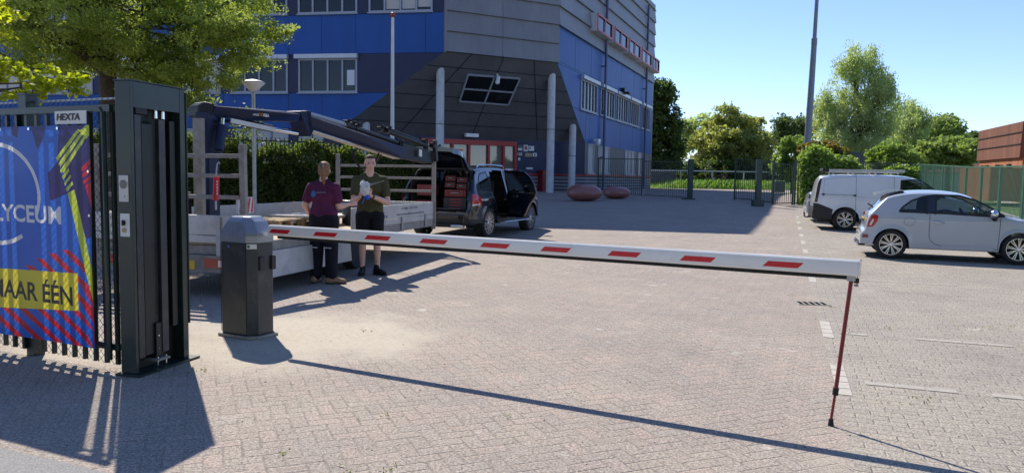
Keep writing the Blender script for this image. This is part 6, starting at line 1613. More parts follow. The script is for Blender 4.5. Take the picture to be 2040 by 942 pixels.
chain(st_, [(-.13, 0, 1.385), (-.04, 0, 1.43)], [.05, .05]); chain(st_, [(.13, 0, 1.385), (.04, 0, 1.43)], [.05, .05])
ts = organic('t_shirt', st_, .011, cloth_mat('purple_cloth', (.115, .026, .075)), wm, 4)
from mathutils.bvhtree import BVHTree
_bv = BVHTree.FromPolygons([v.co for v in ts.data.vertices], [tuple(p.vertices) for p in ts.data.polygons])
def onback(x, z):
    h = _bv.ray_cast(Vector((x, -1, z)), Vector((0, 1, 0)))[0]; return Vector((x, (h.y if h else -.12) - .0035, z))
mb = MB(loc=True); rr2 = [[onback(-.10 + .046 * t * math.cos(a), 1.265 + .046 * t * math.sin(a)) for a in np.linspace(0, 2 * math.pi, 21)] for t in (.01, .5, 1)]
mb.grid(rr2); mb.build('round_print', mat('print_blue', (.03, .16, .42), .7), ts)
mb = MB(loc=True); mb.grid([[onback(-.045 + .015 * k, 1.281 + .0005 * k + dz2) for k in range(10)] for dz2 in (0, .008)]); mb.build('text_print', mat('print_pale', (.34, .28, .36), .7), ts)
tr2 = MB(loc=True); chain(tr2, [(-.08, 0, .93), (.08, 0, .93)], [.135, .135])
for sx in (-.095, .10): chain(tr2, [(sx, 0, .90), (sx * 1.15, .015, .48), (sx * 1.25, -.01, .12)], [.125, .095, .085])
tz = organic('work_trousers', tr2, .012, cloth_mat('navy_cloth', (.014, .015, .024)), wm, 3)
mb = MB(loc=True); 
for a in (-.17, .045): mb.bar((a, -.085, .515), (a + .12, -.088, .512), .006, .012, (0, 0, 1))
mb.build('reflective_piping', M['white_vinyl'], tz)
tan = mat('tan_leather', (.33, .20, .115), .75, 0, .2, 12)
shoe(wm, -.125, -.02, math.radians(10), tan, M['letter_dark']); shoe(wm, .145, -.03, math.radians(-62), tan, M['letter_dark'])
# ================================================================== YARD FURNITURE
# red pebble seats
M['pebble'] = mat('pebble', (.27, .10, .085), .42, 0, .15, 3, dirt=((.35, .2, .18), .4), coat=.3)
def pebble(px, py, w, h, label):
    g = G(px, py); k = (g.y) / FPX; W_ = w * k / 2; H_ = h * k; g.y += W_ * .8; g.z = gz(g.y); mb = MB(); t = None
    n, m_ = 32, 16; vs = []
    for i in range(m_ + 1):
        th = math.pi * i / m_; s = math.sin(th) ** .8 if 0 < i < m_ else .001; z = math.cos(th); zz_ = H_ * (.44 + (.56 * z if z > 0 else .44 * z))
        vs.append([Vector((g.x + W_ * s * math.cos(a) * (1 + .06 * math.cos(a + 1)), g.y + W_ * .85 * s * math.sin(a), g.z + zz_)) for a in [2 * math.pi * k_ / n for k_ in range(n)]])
    mb.grid(vs, close=True); mb.poly(vs[0]); mb.poly(vs[-1][::-1])
    return tag(mb.build('pebble_seat', M['pebble'], smooth=60), label, 'seat', 'pebble seats')
pebble(1165, 402, 72, 34, 'larger dark red pebble shaped seat in front of the columns')
pebble(1230, 397, 55, 25, 'smaller dark red pebble shaped seat beside the bigger one')
# flagpole
p = G(782, 405); p = Vector((at(782, 250, 27).x, 27, gz(27))); top = at(782, 34, 27)
fp = thing('flagpole', 'tall white flagpole with a red ball on top in front of the dark overhang', 'flagpole', p)
mb = MB(); mb.tube([p, Vector((p.x, p.y, top.z))], [.075, .045], 14); mb.build('pole', M['white_paint'], fp, smooth=40)
mb = MB(); mb.sphere((p.x, p.y, top.z + .07), .09); mb.lathe([(.05, 0), (.1, .015), (.05, .03)], (p.x, p.y, top.z - .02), 16); mb.build('ball', mat('ball_red', (.35, .06, .04), .4), fp, smooth=60)
mb = MB(); mb.tube([Vector((p.x - .07, p.y - .05, p.z + 1)), Vector((p.x - .05, p.y - .05, top.z))], .006, 5); mb.build('rope', M['white_vinyl'], fp)
# street lamp with a dish head
Y = 20.0; c = at(505, 180, Y); b = Vector((c.x, Y, gz(Y))); zt_l = at(505, 158, Y).z
lp = thing('street_lamp', 'grey post lamp with shallow white dish head under the tree branches', 'street lamp', b)
mb = MB(); mb.tube([b, (c.x, Y, c.z - .05)], [.06, .045], 14); mb.build('pole', M['galv'], lp, smooth=40)
mb = MB(); mb.lathe([(.07, -.03), (.12, 0), (.22, .10), (.295, .17), (.30, .185)], (c.x, Y, c.z), 28); hd2 = mb.build('lamp_shade', mat('opal', (.72, .74, .74), .3, coat=.4), lp, smooth=50)
mb = MB(); mb.lathe([(.305, .186), (.30, .20), (.2, .245), (.06, .275), (.01, .28)], (c.x, Y, c.z), 28); mb.build('lamp_cap', M['galv'], hd2, smooth=50)
# tall mast
Y = 44.0; b = at(1606, 320, Y); tt = at(1628, 0, Y); b2 = b + (b - tt) * .15; base = Vector((b.x - (tt.x - b.x) * .15, Y, gz(Y)))
ms = thing('light_mast', 'very tall tapered grey light mast rising out of the frame', 'mast', base)
jn = at(1622, 86, Y)
mb = MB(); mb.tube([base, jn], [.215, .155], 18); mb.tube([jn, at(1633, -90, Y)], [.115, .09], 16); mb.tube([jn - Vector((0, 0, .1)), jn + Vector((0, 0, .25))], .165, 18); mb.build('pole', mat('mast_grey', (.20, .235, .27), .5), ms, smooth=40)
mb = MB(); t2 = at(1633, -90, Y); mb.box(t2, (1.6, .3, .1)); mb.box(t2 + Vector((.6, -.1, .15)), (.5, .4, .3)); mb.box(t2 + Vector((-.6, -.1, .15)), (.5, .4, .3)); mb.build('flood_lights', M['galv'], ms)
# ---------------------------------------------------------------- gates and bar fences
M['gate_green'] = mat('gate_green', (.030, .055, .045), .45, 0, .2)
def bars(name, label, a, b, h, step=.125, post=(1, 1), gap=.08, m='gate_green', group=None, pw=.07, cat='gate', spikes=False, postn=None, barw=.022):
    a = Vector(a); b = Vector(b); t = thing(name, label, cat, a, 0, group); d = (b - a); L = math.hypot(d.x, d.y)
    mb = MB(); mb.bar(a + Vector((0, 0, gap)), b + Vector((0, 0, gap)), .04, .045); mb.bar(a + Vector((0, 0, h)), b + Vector((0, 0, h)), .045, .045); mb.build('frame_rail', M[m], t)
    mb = MB(); n = int(L / step)
    for k in range(1, n): 
        p = a.lerp(b, k / n); mb.bar(p + Vector((0, 0, gap)), p + Vector((0, 0, h + (.10 if spikes else 0))), barw, barw)
    mb.build('bars', M[m], t)
    for i, p in enumerate((a, b)):
        if post[i]: mb = MB(); mb.bar(p, p + Vector((0, 0, h + .06)), post[i], post[i]); mb.build('post', M[m], t)
    return t
g1, g2, g3 = G(1191, 386), G(1278, 391), G(1374, 397)
bars('bar_gate', 'dark bar gate leaf standing in front of the right facade', g1, g2, 1.95, post=(.08, .06), group='bar gates of the yard')
bars('bar_gate', 'dark bar gate leaf ending at the thick green post', g2 + Vector((.1, -.1, 0)), g3, 1.85, post=(0, 0), group='bar gates of the yard')
p = thing('gate_post', 'thick square green gate post at the right end of the left hand gate', 'post', g3)
mb = MB(); mb.bar(g3, g3 + Vector((0, 0, 2.0)), .24, .24); mb.build('post', M['gate_green'], p, bevel=.01); mb = MB(); mb.box(g3 + Vector((-.1, -.1, .03)), (.6, .5, .06)); mb.build('foot_plate', M['gate_green'], p)
g4, g5, g6 = G(1463, 398), G(1509, 411), G(1536, 414)
bars('bar_gate', 'open bar gate leaf to the left of the thick right hand post', g4, G(1509, 402), 2.0, post=(.07, 0), group='bar gates of the yard')
bars('bar_gate', 'short bar gate panel between the thick post and the ivy hedge', G(1513, 404), G(1539, 407), 1.95, post=(0, .09), group='bar gates of the yard')
p = thing('gate_post', 'thick square green gate post beside the open leaf on the right', 'post', g5)
mb = MB(); mb.bar(g5, g5 + Vector((0, 0, 2.05)), .22, .22); mb.build('post', M['gate_green'], p, bevel=.01); mb = MB(); mb.box(g5 + Vector((0, 0, .15)), (.45, .4, .3)); mb.build('foot_box', M['gate_green'], p, bevel=.01)
g7 = G(1578, 408)
bars('bar_fence', 'narrow bar fence panel with a small green box next to the ivy', G(1541, 409), g7, 1.85, post=(0, .07), cat='fence')
mb = MB(); q = G(1550, 410); mb.box(q + Vector((.0, -.1, .85)), (.45, .2, .5)); tag(mb.build('letter_box', M['gate_green'], bevel=.02), 'small dark green box mounted on the narrow bar fence', 'box')
# ivy fence line from there to the green railing
FRd = Vector((.372, .928, 0)).normalized(); gx0 = 4.95
def rail_pt(Y): return Vector((gx0 + .4 * Y, Y, gz(Y)))
c_far = rail_pt(36.5)
bars('bar_fence', 'long dark bar fence overgrown by ivy behind the white van', g7 + Vector((.1, 0, 0)), c_far, 1.95, post=(.07, .07), cat='fence')
# green railing on the right
rf_ = thing('railing_fence', 'light green vertical bar railing running along the right of the parking bays', 'fence', rail_pt(14))
hR = 1.93
mb = MB(); mb2 = MB(); Y = 11.0; rail = MB(); ys_ = []
while Y < 36.4:
    Y2 = min(Y + 2.3, 36.45); a, b = rail_pt(Y), rail_pt(Y2)
    rail.bar(a + Vector((0, 0, hR)), b + Vector((0, 0, hR)), .035, .04); rail.bar(a + Vector((0, 0, .12)), b + Vector((0, 0, .12)), .03, .04)
    for k in range(1, 20): p = a.lerp(b, k / 20); mb2.bar(p + Vector((0, 0, .12)), p + Vector((0, 0, hR)), .009, .028, FRd)
    q = MB(); q.bar(a - FRd * .0, a + Vector((0, 0, hR + .05)), .06, .06); q.build('post', M['fence_green'], rf_); Y += 2.3
rail.build('rail', M['fence_green'], rf_); mb2.build('bars', M['fence_green'], rf_)
# ---------------------------------------------------------------- grounds beyond
def grassmat(name, c1, c2):
    t = MT(name); v, X, Y_, Z = t.xyz(); n = t.noise(v, 3, 5, .7); n2 = t.noise(v, 25, 3); t.set(Base_Color=t.ramp(n * .5 + n2 * .5, [(.3, c1), (.7, c2)]), Roughness=.9); return t.m
M['lawn'] = grassmat('lawn', (.05, .10, .02), (.12, .20, .04))
M['gravel'] = mat('gravel', (.42, .41, .38), .9, 0, .2, 20)
def sheet(name, pts, m, dz=.004, kind='structure'):
    """flat patch laid on the ground, cut along its slope breaks"""
    ys = sorted(set([k[0] for k in GK] + [p[1] for p in pts])); y0, y1 = min(p[1] for p in pts), max(p[1] for p in pts); ys = [y for y in ys if y0 <= y <= y1]; rows = []
    for y in ys:
        xs = []
        for (xa, ya), (xb, yb) in zip(pts, pts[1:] + pts[:1]):
            if ya != yb and (ya - y) * (yb - y) <= 0: xs.append(xa + (xb - xa) * (y - ya) / (yb - ya))
        if xs: rows.append([Vector((min(xs), y, gz(y) + dz)), Vector((max(xs) + .001, y, gz(y) + dz))])
    o = MB().grid(rows).build(name, M[m]); o['kind'] = kind; return o
def rx(Y, o=0): return gx0 + .4 * Y + o
sheet('lawn', [(rx(5, .4), 5), (120, 5), (120, 90), (rx(90, .4), 90)], 'lawn')
for o0, o1 in ((2.2, 3.0), (4.6, 5.6), (8.5, 10.5)): sheet('gravel_path', [(rx(5, o0), 5), (rx(5, o1), 5), (rx(60, o1), 60), (rx(60, o0), 60)], 'gravel', .010)
gp0, gp1 = G(1340, 378), G(1570, 377)
sheet('grass_verge', [(14, 66), (30, 66), (34, 84), (13, 84)], 'lawn', .02)
# tall grass
r_ = np.random.default_rng(5); n = 26000; xs = r_.uniform(12.8, 33, n); ys2 = r_.uniform(66.5, 80, n)
pos = np.stack([xs, ys2, np.full(n, .9) + r_.uniform(.05, .9, n) ** 1.0 * .8 * (1 - np.clip((14.8 - xs) / 2, 0, 1))], 1)
gm = leafmat('tall_grass', (.10, .19, .03), (.22, .36, .06), .4, .8)
o = leaves('tall_grass', pos, .42, gm, None, 3, up=-.0, aspect=.10, droop=2.0); tag(o, 'tall bright green grass behind the far rail', 'grass', kind='stuff')
# rail and dark wall beyond the gates
mb = MB(); a, b = at(1283, 338, 74), at(1560, 341, 74); a.z = b.z = 2.55
wl_ = thing('rail_fence', 'long low fence with pale top rail beyond the yard', 'fence', Vector((a.x, 74, .9)))
mb.bar(a, b, .10, .12); mb.build('rail', M['white_trim'], wl_)
k = a.x + .5
while k < b.x: q = MB(); q.bar((k, 74, .9), (k, 74, 2.5), .12, .12); q.build('post', M['galv'], wl_); k += 3.1
a = at(1283, 360, 76); b = at(1345, 360, 76); mb = MB(); mb.box(((a.x + b.x) / 2 - 4, 76, 1.7), (b.x - a.x + 8, .4, 1.6)); tag(mb.build('garden_wall', M['soffit']), 'dark low wall behind the pale rail next to the building', 'wall')
mb = MB(); mb.box((25, 110, 2.0), (60, .6, 2.2)); tag(mb.build('garden_wall', mat('far_wall', (.10, .07, .055), .9, 0, .3, 1)), 'brownish wall far behind the trees', 'wall')
# green hut
c = at(1685, 320, 46); mb = MB(); ht = thing('green_hut', 'plain dark green container hut behind the ivy fence', 'hut', Vector((c.x, 46, gz(46))))
w0 = at(1640, 320, 46).x; w1 = at(1722, 320, 46).x; z1 = at(1685, 304, 46).z
mb.box(((w0 + w1) / 2, 47.2, (z1 + .8) / 2 + .0), (w1 - w0, 2.4, z1 - .8)); mb.build('wall', mat('hut_green', (.045, .085, .08), .55, 0, .1), ht)
mb = MB(); mb.box(((w0 + w1) / 2, 47.2, z1 + .03), (w1 - w0 + .1, 2.5, .06)); mb.build('roof', M['fence_green'], ht)
# corten buildings
t = MT('corten'); v, X, Y_, Z = t.xyz(); n = t.noise(t.vec(X * 1.5, Y_ * 1.5, Z * .12), 1.5, 6, .7); t.set(Base_Color=t.ramp(n, [(.3, (.12, .045, .028)), (.55, (.19, .07, .04)), (.75, (.27, .115, .06))]), Roughness=.85); M['corten'] = t.m
t = MT('corten_orange'); v, X, Y_, Z = t.xyz(); n = t.noise(t.vec(X * 1.5, Y_ * 1.5, Z * .3), 1.5, 6, .7); t.set(Base_Color=t.ramp(n, [(.3, (.30, .10, .045)), (.7, (.46, .19, .09))]), Roughness=.85); M['corten_orange'] = t.m
cb = at(2035, 300, 40); ca = at(1947, 300, 47)
cw = Wall((ca.x, ca.y), (cb.x, cb.y)); cu = cw.L
ct_ = thing('rusty_steel_building', 'rust brown steel clad building with sloping roofline at the right edge', 'building', Vector((ca.x, ca.y, gz(ca.y))))
def cz(px, py): return cw.hit(px, py)
zl = cz(1948, 262)[1]; zr = cz(2032, 243)[1]; zm = cz(1985, 318)[1]
mb = MB(); cw.prism(mb, [(-.02, zm + .02), (cu - .25, zm + .02), (cu, zr), (.1, zl)], -9, 0); mb.build('upper_volume', M['corten'], ct_)
mb = MB(); cw.rect(mb, .15, cu - .1, gz(42), zm, -8.8, -.12); mb.build('lower_volume', M['corten_orange'], ct_)
mb = MB(); cw.rect(mb, -1.6, -.1, gz(44), cz(1940, 310)[1], -6, -1); mb.build('side_volume', M['corten_orange'], ct_)
mb = MB()
for f_ in (.33, .66): z0_ = zm + (zl - zm) * f_; z1_ = zm + (zr - zm) * f_; mb.bar(cw.P(.03, z0_ + .1, .01), cw.P(cu - .15, z1_ + .1, .01), .05, .05)
mb.build('panel_seam', M['seam'], ct_)
mb = MB()
for k in range(1, 4): q = cw.P(cu * k / 4, zm - .45, -.05); mb.box(q, (.15, .25, .3))
mb.build('wall_lamp', M['black_metal'], ct_)
mb = MB(); q0 = at(1935, 388, 36); mb.box((q0.x + 7.5, 37.5, 1.6), (13, 2.5, 1.6)); tag(mb.build('rusty_container', M['corten_orange']), 'orange red container seen through the green railing', 'container')
q1 = at(1870, 320, 70); ho = thing('low_house', 'low house with reddish tiled roof half hidden by the round tree', 'house', Vector((q1.x, 72, .9)))
mb = MB(); mb.box((q1.x, 72, 1.8), (9, 5, 1.9)); mb.build('wall', M['blind'], ho)
mb = MB(); mb.prism([(q1.x - 4.8, 69.2, 2.7), (q1.x - 4.8, 74.8, 2.7), (q1.x - 4.8, 72, 4.3)], (9.6, 0, 0)); mb.build('roof', mat('roof_tile', (.22, .075, .055), .8, 0, .2, 9), ho)
# bicycles by the entrance
def bicycle(px, py, ang, label):
    g = G(px, py); t = thing('bicycle', label, 'bicycle', g, ang, 'bicycles at the entrance'); r = .34
    for x in (-.53, .53):
        mb = MB(loc=True); mb.tube([(x + r * math.cos(a), 0, r + r * math.sin(a)) for a in np.linspace(0, 2 * math.pi, 25)], .018, 6, cap=False)
        for k in range(10): a = math.pi * k / 10; mb.tube([(x + r * math.cos(a), 0, r + r * math.sin(a)), (x - r * math.cos(a), 0, r - r * math.sin(a))], .003, 4)
        mb.build('wheel', M['rubber'], t)
    mb = MB(loc=True); S, B, Hh = (-.18, 0, .82), (-.05, 0, .30), (.40, 0, .85)
    for a, b in ((S, B), (B, Hh), (S, (.38, 0, .80)), ((-.53, 0, r), B), ((-.53, 0, r), S), ((.53, 0, r), Hh), (S, (-.2, 0, .95)), (Hh, (.37, 0, 1.02))): mb.tube([a, b], .017, 8)
    mb.build('frame', M['black_metal'], t)
    mb = MB(loc=True); mb.sphere((-.2, 0, .97), (.14, .08, .04)); mb.build('saddle', M['rubber'], t); mb = MB(loc=True); mb.tube([(.25, -.28, 1.05), (.38, -.2, 1.05), (.38, .2, 1.05), (.25, .28, 1.05)], .014, 8); mb.build('handlebar', M['black_metal'], t)
bicycle(1118, 380, math.radians(25), 'black bicycle between the two right hand columns')
bicycle(1153, 379, math.radians(70), 'black bicycle just right of the rightmost column')
# weeds in the joints
pts = []
for (px, py, n_, s_) in ((400, 740, 50, .05), (765, 829, 30, .03), (683, 935, 40, .04), (775, 938, 40, .04), (1008, 828, 25, .03), (1577, 590, 40, .05), (1655, 611, 40, .05), (1762, 653, 40, .05), (1990, 650, 50, .1), (1970, 655, 30, .08), (1944, 656, 30, .08), (1765, 801, 40, .05), (1835, 800, 40, .06), (1900, 590, 25, .08), (1700, 664, 25, .05), (1540, 470, 40, .1), (730, 660, 30, .04), (560, 905, 20, .03), (1650, 640, 20, .05)):
    g = G(px, py); pts.append(np.array(g)[None] + RNG.normal(size=(n_ // 4, 3)) * np.array([s_, s_, .004]) + np.array([0, 0, .010]))
o = leaves('joint_weeds', np.concatenate(pts), .022, leafmat('weed', (.14, .17, .05), (.26, .28, .10), .3), None, 9, up=.1); tag(o, 'small weeds growing in the joints of the paving', 'weeds', kind='stuff')
pts = []
r3 = np.random.default_rng(8)
for k in range(170): 
    px, py = r3.uniform(380, 2030), r3.uniform(480, 940); g = G(px, py); pts.append(g)
mb = MB()
for g in pts: s_ = r3.uniform(.002, .005); mb.sphere(g + Vector((0, 0, s_ * .4)), (s_ * r3.uniform(.8, 2), s_, s_ * .6), 6, 4)
tag(mb.build('grit', mat('grit', (.12, .10, .08), .9, 0, .4, 50)), 'small grit and leaf crumbs scattered on the paving', 'grit', kind='stuff')
# ================================================================== VEGETATION
M['leaf_robinia'] = leafmat('leaf_robinia', (.14, .18, .05), (.33, .38, .10), .6, .9)
M['leaf_lime'] = leafmat('leaf_lime', (.24, .28, .02), (.42, .44, .035), .6, 1.5)
M['leaf_dark'] = leafmat('leaf_dark', (.05, .085, .025), (.12, .17, .05), .4, .8)
M['leaf_mid'] = leafmat('leaf_mid', (.13, .19, .065), (.28, .35, .12), .5, .5)
M['leaf_gold'] = leafmat('leaf_gold', (.15, .19, .07), (.34, .34, .12), .5, .25)
M['leaf_birch'] = leafmat('leaf_birch', (.22, .28, .14), (.44, .50, .28), .5, .5)
M['leaf_hedge'] = leafmat('leaf_hedge', (.035, .062, .020), (.15, .19, .045), .55, 2.0)
M['leaf_ivy'] = leafmat('leaf_ivy', (.10, .17, .045), (.26, .35, .10), .5, 1.4)
def blob(px, py, Y, wpx, hpx, dep=None):
    c = at(px, py, Y); k = Y / FPX; return (c.x, Y, c.z, wpx * k / 2, (dep if dep else wpx * k / 2), hpx * k / 2)
# large tree at the left, in front of the school
Y = 17.5
bl_ = [blob(215, 20, Y, 560, 260, 2.6), blob(70, 85, Y - .8, 330, 170, 1.6), blob(380, 100, Y - .3, 330, 190, 1.8), blob(470, 30, Y, 240, 170, 1.6), blob(330, 160, Y, 200, 110, 1.2), blob(40, -40, Y, 420, 200, 2), blob(250, -130, Y, 600, 260, 2.6), blob(500, 95, Y, 110, 130, 1.0), blob(360, 165, Y, 260, 90, 1.3), blob(300, 120, Y, 200, 110, 1.5), blob(130, 130, Y, 180, 60, 1.0)]
base = at(220, 400, Y); base.z = gz(Y)
t = thing('tree', 'large feathery leaved tree spreading over the fence and gate housing at left', 'tree', base)
pts, cs = crown_points(rough_blobs(bl_, 3, 3), 1900, 72, .27, 21, .15, .5)
leaves('crown', pts, .085, M['leaf_robinia'], t, 4, up=.25, aspect=.42)
mb = MB()
def limb(px, Y_=None, r0=.1, r1=.02, n=8):
    P_ = [at(x, y, yy) for x, y, yy in px]; m_ = len(P_); mb.tube(P_, [r0 + (r1 - r0) * i / (m_ - 1) for i in range(m_)], n)
tb = base; fk = at(214, 128, Y); mb.tube([tb, tb.lerp(fk, .5), fk], [.22, .18, .17], 14)
limb([(214, 128, Y), (213, 85, Y), (208, 30, Y), (205, -60, Y)], r0=.2, r1=.10)
limb([(210, 135, Y), (170, 110, Y - .2), (130, 82, Y - .4), (95, 60, Y - .5), (40, 42, Y - .7)], r0=.19, r1=.05)
limb([(210, 120, Y), (245, 85, Y), (300, 100, Y), (370, 70, Y - .2), (420, 30, Y - .3), (455, 5, Y)], r0=.11, r1=.04)
limb([(214, 90, Y), (180, 60, Y - .3), (150, 30, Y - .3), (120, 0, Y)], r0=.12, r1=.04)
limb([(225, 70, Y), (300, 100, Y - .3), (350, 112, Y - .4)], r0=.05, r1=.012)
limb([(360, 70, Y), (400, 28, Y - .2), (440, 22, Y - .2), (480, 35, Y)], r0=.05, r1=.012)
r4 = random.Random(3)
for i in r4.sample(range(len(cs)), 60):
    c = Vector(cs[i]); s_ = at(214 + r4.uniform(-120, 190), 60 + r4.uniform(-60, 50), Y); mb.tube([s_, s_.lerp(c, .5) + Vector((0, 0, .1)), c], [.028, .018, .006], 5)
mb.build('trunk', M['bark'], t, smooth=60)
# bright branch reaching in from the left edge
Y = 12.0; base = Vector((at(-260, 300, Y).x, Y, 0))
tree('tree', 'bright yellow green maple branch reaching in above the blue banner', base, .14, 2.6, [blob(-120, 20, Y, 300, 230, 1.0), blob(60, 150, Y, 260, 70, .5), blob(110, 175, Y, 110, 40, .35), blob(20, 190, Y, 120, 22, .3)], 190, 36, .17, .085, M['leaf_lime'], 31, limbs=30, flat=.45, aspect=.8, up=.5)
# hedge and the bar fence standing in it
h0, h1 = Vector((-9.3, 20.6, 0)), Vector((-3.1, 25.0, 0)); hl = (h1 - h0); L = hl.length; hd_ = hl / L; hn = Vector((hd_.y, -hd_.x, 0))
h0 = h0 - hd_ * 3.5; L += 3.5
rr_ = np.random.default_rng(17); n = 60000
s_ = rr_.uniform(0, L, n); zt_ = 2.12 + .12 * np.sin(s_ * 1.9) + .1 * np.sin(s_ * 5.3); zz_ = rr_.uniform(0, 1, n) ** .75; dpt = rr_.uniform(-.42, .42, n); front = rr_.random(n) < .62; dpt[front] = .42 + rr_.normal(0, .05, front.sum()) + .05 * np.sin(s_[front] * 3) ; topm = rr_.random(n) < .25
z_ = zz_ * zt_; z_[topm] = zt_[topm] + rr_.normal(0, .09, topm.sum()); dpt[topm] = rr_.uniform(-.42, .45, topm.sum())
pos = np.stack([h0.x + hd_.x * s_ + hn.x * dpt, h0.y + hd_.y * s_ + hn.y * dpt, z_ + .12], 1)
ex = []
for k in range(50):
    c = rr_.uniform(0, L); m_ = 26; ex.append(np.stack([h0.x + hd_.x * c + rr_.normal(0, .08, m_), h0.y + hd_.y * c + rr_.normal(0, .08, m_), 2.25 + rr_.uniform(0, .3, m_)], 1))
c = at(490, 262, 21.4); ex.append(np.array([c.x, c.y, c.z]) + rr_.normal(size=(520, 3)) * np.array([.22, .2, .32]))
pos = np.concatenate([pos] + ex)
hg = thing('hedge', 'tall clipped hedge with sunlit top behind the flatbed', 'hedge', h0 + hd_ * L / 2)
leaves('foliage', pos, .085, M['leaf_hedge'], hg, 2, up=.1, aspect=.7)
mb = MB(); cc_ = h0 + hd_ * (L / 2); mb.box(cc_ + Vector((0, 0, .95)), (L, .5, 1.8), hd_, hn); mb.build('shade_core', mat('hedge_inside', (.012, .020, .008), .95, 0, .4, 12), hg)  # solid dark box added for the shade inside the hedge
fa, fb_ = h0 + hn * .30, h0 + hd_ * (L + .6) + hn * .30; fa.z = gz(fa.y) ; fb_.z = gz(fb_.y)
bars('bar_fence', 'black spiked bar fence running along the hedge', fa, fb_, 2.35, step=.13, post=(.06, .06), m='black_metal', cat='fence', spikes=True)
mb = MB(); 
# background trees at right
G2 = 'trees beyond the yard'
Y = 78; tree('tree', 'dark dense conifer like tree right behind the end of the building', (at(1315, 350, Y).x, Y, .9), .35, 3, [blob(1312, 250, Y, 100, 180), blob(1308, 190, Y, 60, 90), blob(1325, 290, Y, 80, 130), blob(1285, 250, Y, 90, 190)], 520, 60, .75, .36, M['leaf_dark'], 41, G2, 12)
Y = 84; tree('tree', 'wide round tree with golden tips in the middle of the background row', (at(1455, 350, Y).x, Y, .9), .3, 4, [blob(1458, 272, Y, 150, 95), blob(1470, 300, Y, 150, 90), blob(1450, 320, Y, 140, 40), blob(1500, 285, Y, 75, 80)], 560, 70, .8, .36, M['leaf_gold'], 42, G2, 14)
Y = 90; tree('tree', 'pale loose tree left of the golden round tree', (at(1398, 350, Y).x, Y, .9), .22, 4, [blob(1398, 265, Y, 90, 80), blob(1385, 300, Y, 60, 70), blob(1410, 330, Y, 80, 40)], 260, 50, .8, .36, M['leaf_birch'], 43, G2, 18, shell=.6)
Y = 104; tree('tree', 'small dark round tree left of the tall light mast', (at(1582, 350, Y).x, Y, .9), .3, 5, [blob(1580, 262, Y, 72, 66), blob(1570, 285, Y, 60, 50), blob(1600, 270, Y, 50, 70)], 240, 60, .9, .45, M['leaf_dark'], 44, G2, 10)
Y = 50; tree('tree', 'young bright green tree just left of the mast', (at(1577, 370, Y).x, Y, .8), .08, 1.5, [blob(1577, 305, Y, 56, 90), blob(1570, 340, Y, 70, 50)], 150, 50, .38, .22, M['leaf_ivy'], 45, G2, 12)
Y = 56; tree('tree', 'tall drooping birch, the highest tree right of the mast', (at(1703, 370, Y).x, Y, .85), .26, 4, [blob(1703, 215, Y, 130, 200), blob(1712, 130, Y, 78, 76), blob(1660, 245, Y, 96, 130), blob(1750, 230, Y, 84, 150), blob(1690, 300, Y, 150, 70), blob(1765, 180, Y, 40, 60)], 760, 72, .52, .20, M['leaf_birch'], 46, G2, 40, flat=1.5, droop=.8, aspect=.35, up=.0, shell=.2)
Y = 62; tree('tree', 'smaller drooping birch leaning right of the tall birch', (at(1795, 370, Y).x, Y, .85), .2, 4, [blob(1800, 260, Y, 100, 110), blob(1825, 240, Y, 60, 60), blob(1780, 290, Y, 110, 70)], 330, 70, .55, .2, M['leaf_birch'], 47, G2, 30, flat=1.4, droop=.8, aspect=.35, up=.0, shell=.25)
Y = 92; tree('tree', 'mid green tree behind the smaller birch', (at(1870, 350, Y).x, Y, .9), .3, 5, [blob(1872, 260, Y, 90, 52), blob(1840, 270, Y, 70, 50), blob(1890, 285, Y, 80, 50)], 280, 55, .9, .40, M['leaf_mid'], 48, G2, 12)
Y = 58; tree('tree', 'light green broad crowned tree next to the rusty steel building', (at(1888, 370, Y).x, Y, .85), .2, 2.2, [blob(1888, 302, Y, 112, 64), blob(1865, 310, Y, 70, 50), blob(1915, 305, Y, 60, 50)], 330, 60, .5, .26, M['leaf_mid'], 49, G2, 18, flat=.5)
Y = 125; tree('tree', 'distant dark tree line piece left of the rusty building', (at(1925, 350, Y).x, Y, .9), .4, 5, [blob(1925, 285, Y, 110, 40, 4), blob(1960, 290, Y, 90, 40, 4)], 200, 50, 1.2, .6, M['leaf_dark'], 50, G2, 6)
Y = 41; tree('shrub', 'large bright leaved shrub behind the van roof', (at(1770, 380, Y).x, Y, .75), .08, .6, [blob(1776, 315, Y, 96, 80), blob(1755, 352, Y, 70, 40), blob(1805, 340, Y, 70, 70), blob(1775, 365, Y, 130, 50)], 420, 60, .28, .17, M['leaf_ivy'], 51, 'shrubs behind the parking bays', 14, aspect=.75)
Y = 38; tree('shrub', 'reddish tipped shrub at the foot of the light mast', (at(1640, 390, Y).x, Y, .65), .06, .6, [blob(1638, 305, Y, 76, 60), blob(1650, 340, Y, 90, 80)], 260, 55, .26, .17, leafmat('leaf_red_tip', (.07, .10, .02), (.30, .16, .04), .4, .6), 52, 'shrubs behind the parking bays', 12, aspect=.7)
Y = 70; tree('shrub', 'dark undergrowth behind the pale rail', (at(1440, 360, Y).x, 78, .9), .1, .6, [(at(1440, 350, 80).x, 80, 2.4, 10, 1.4, 1.3), (at(1560, 350, 82).x, 82, 2.6, 6, 1.4, 1.5), (at(1350, 350, 82).x, 82, 2.4, 5, 1.4, 1.5)], 380, 55, .6, .3, M['leaf_dark'], 53, 'undergrowth of the grounds', 10)
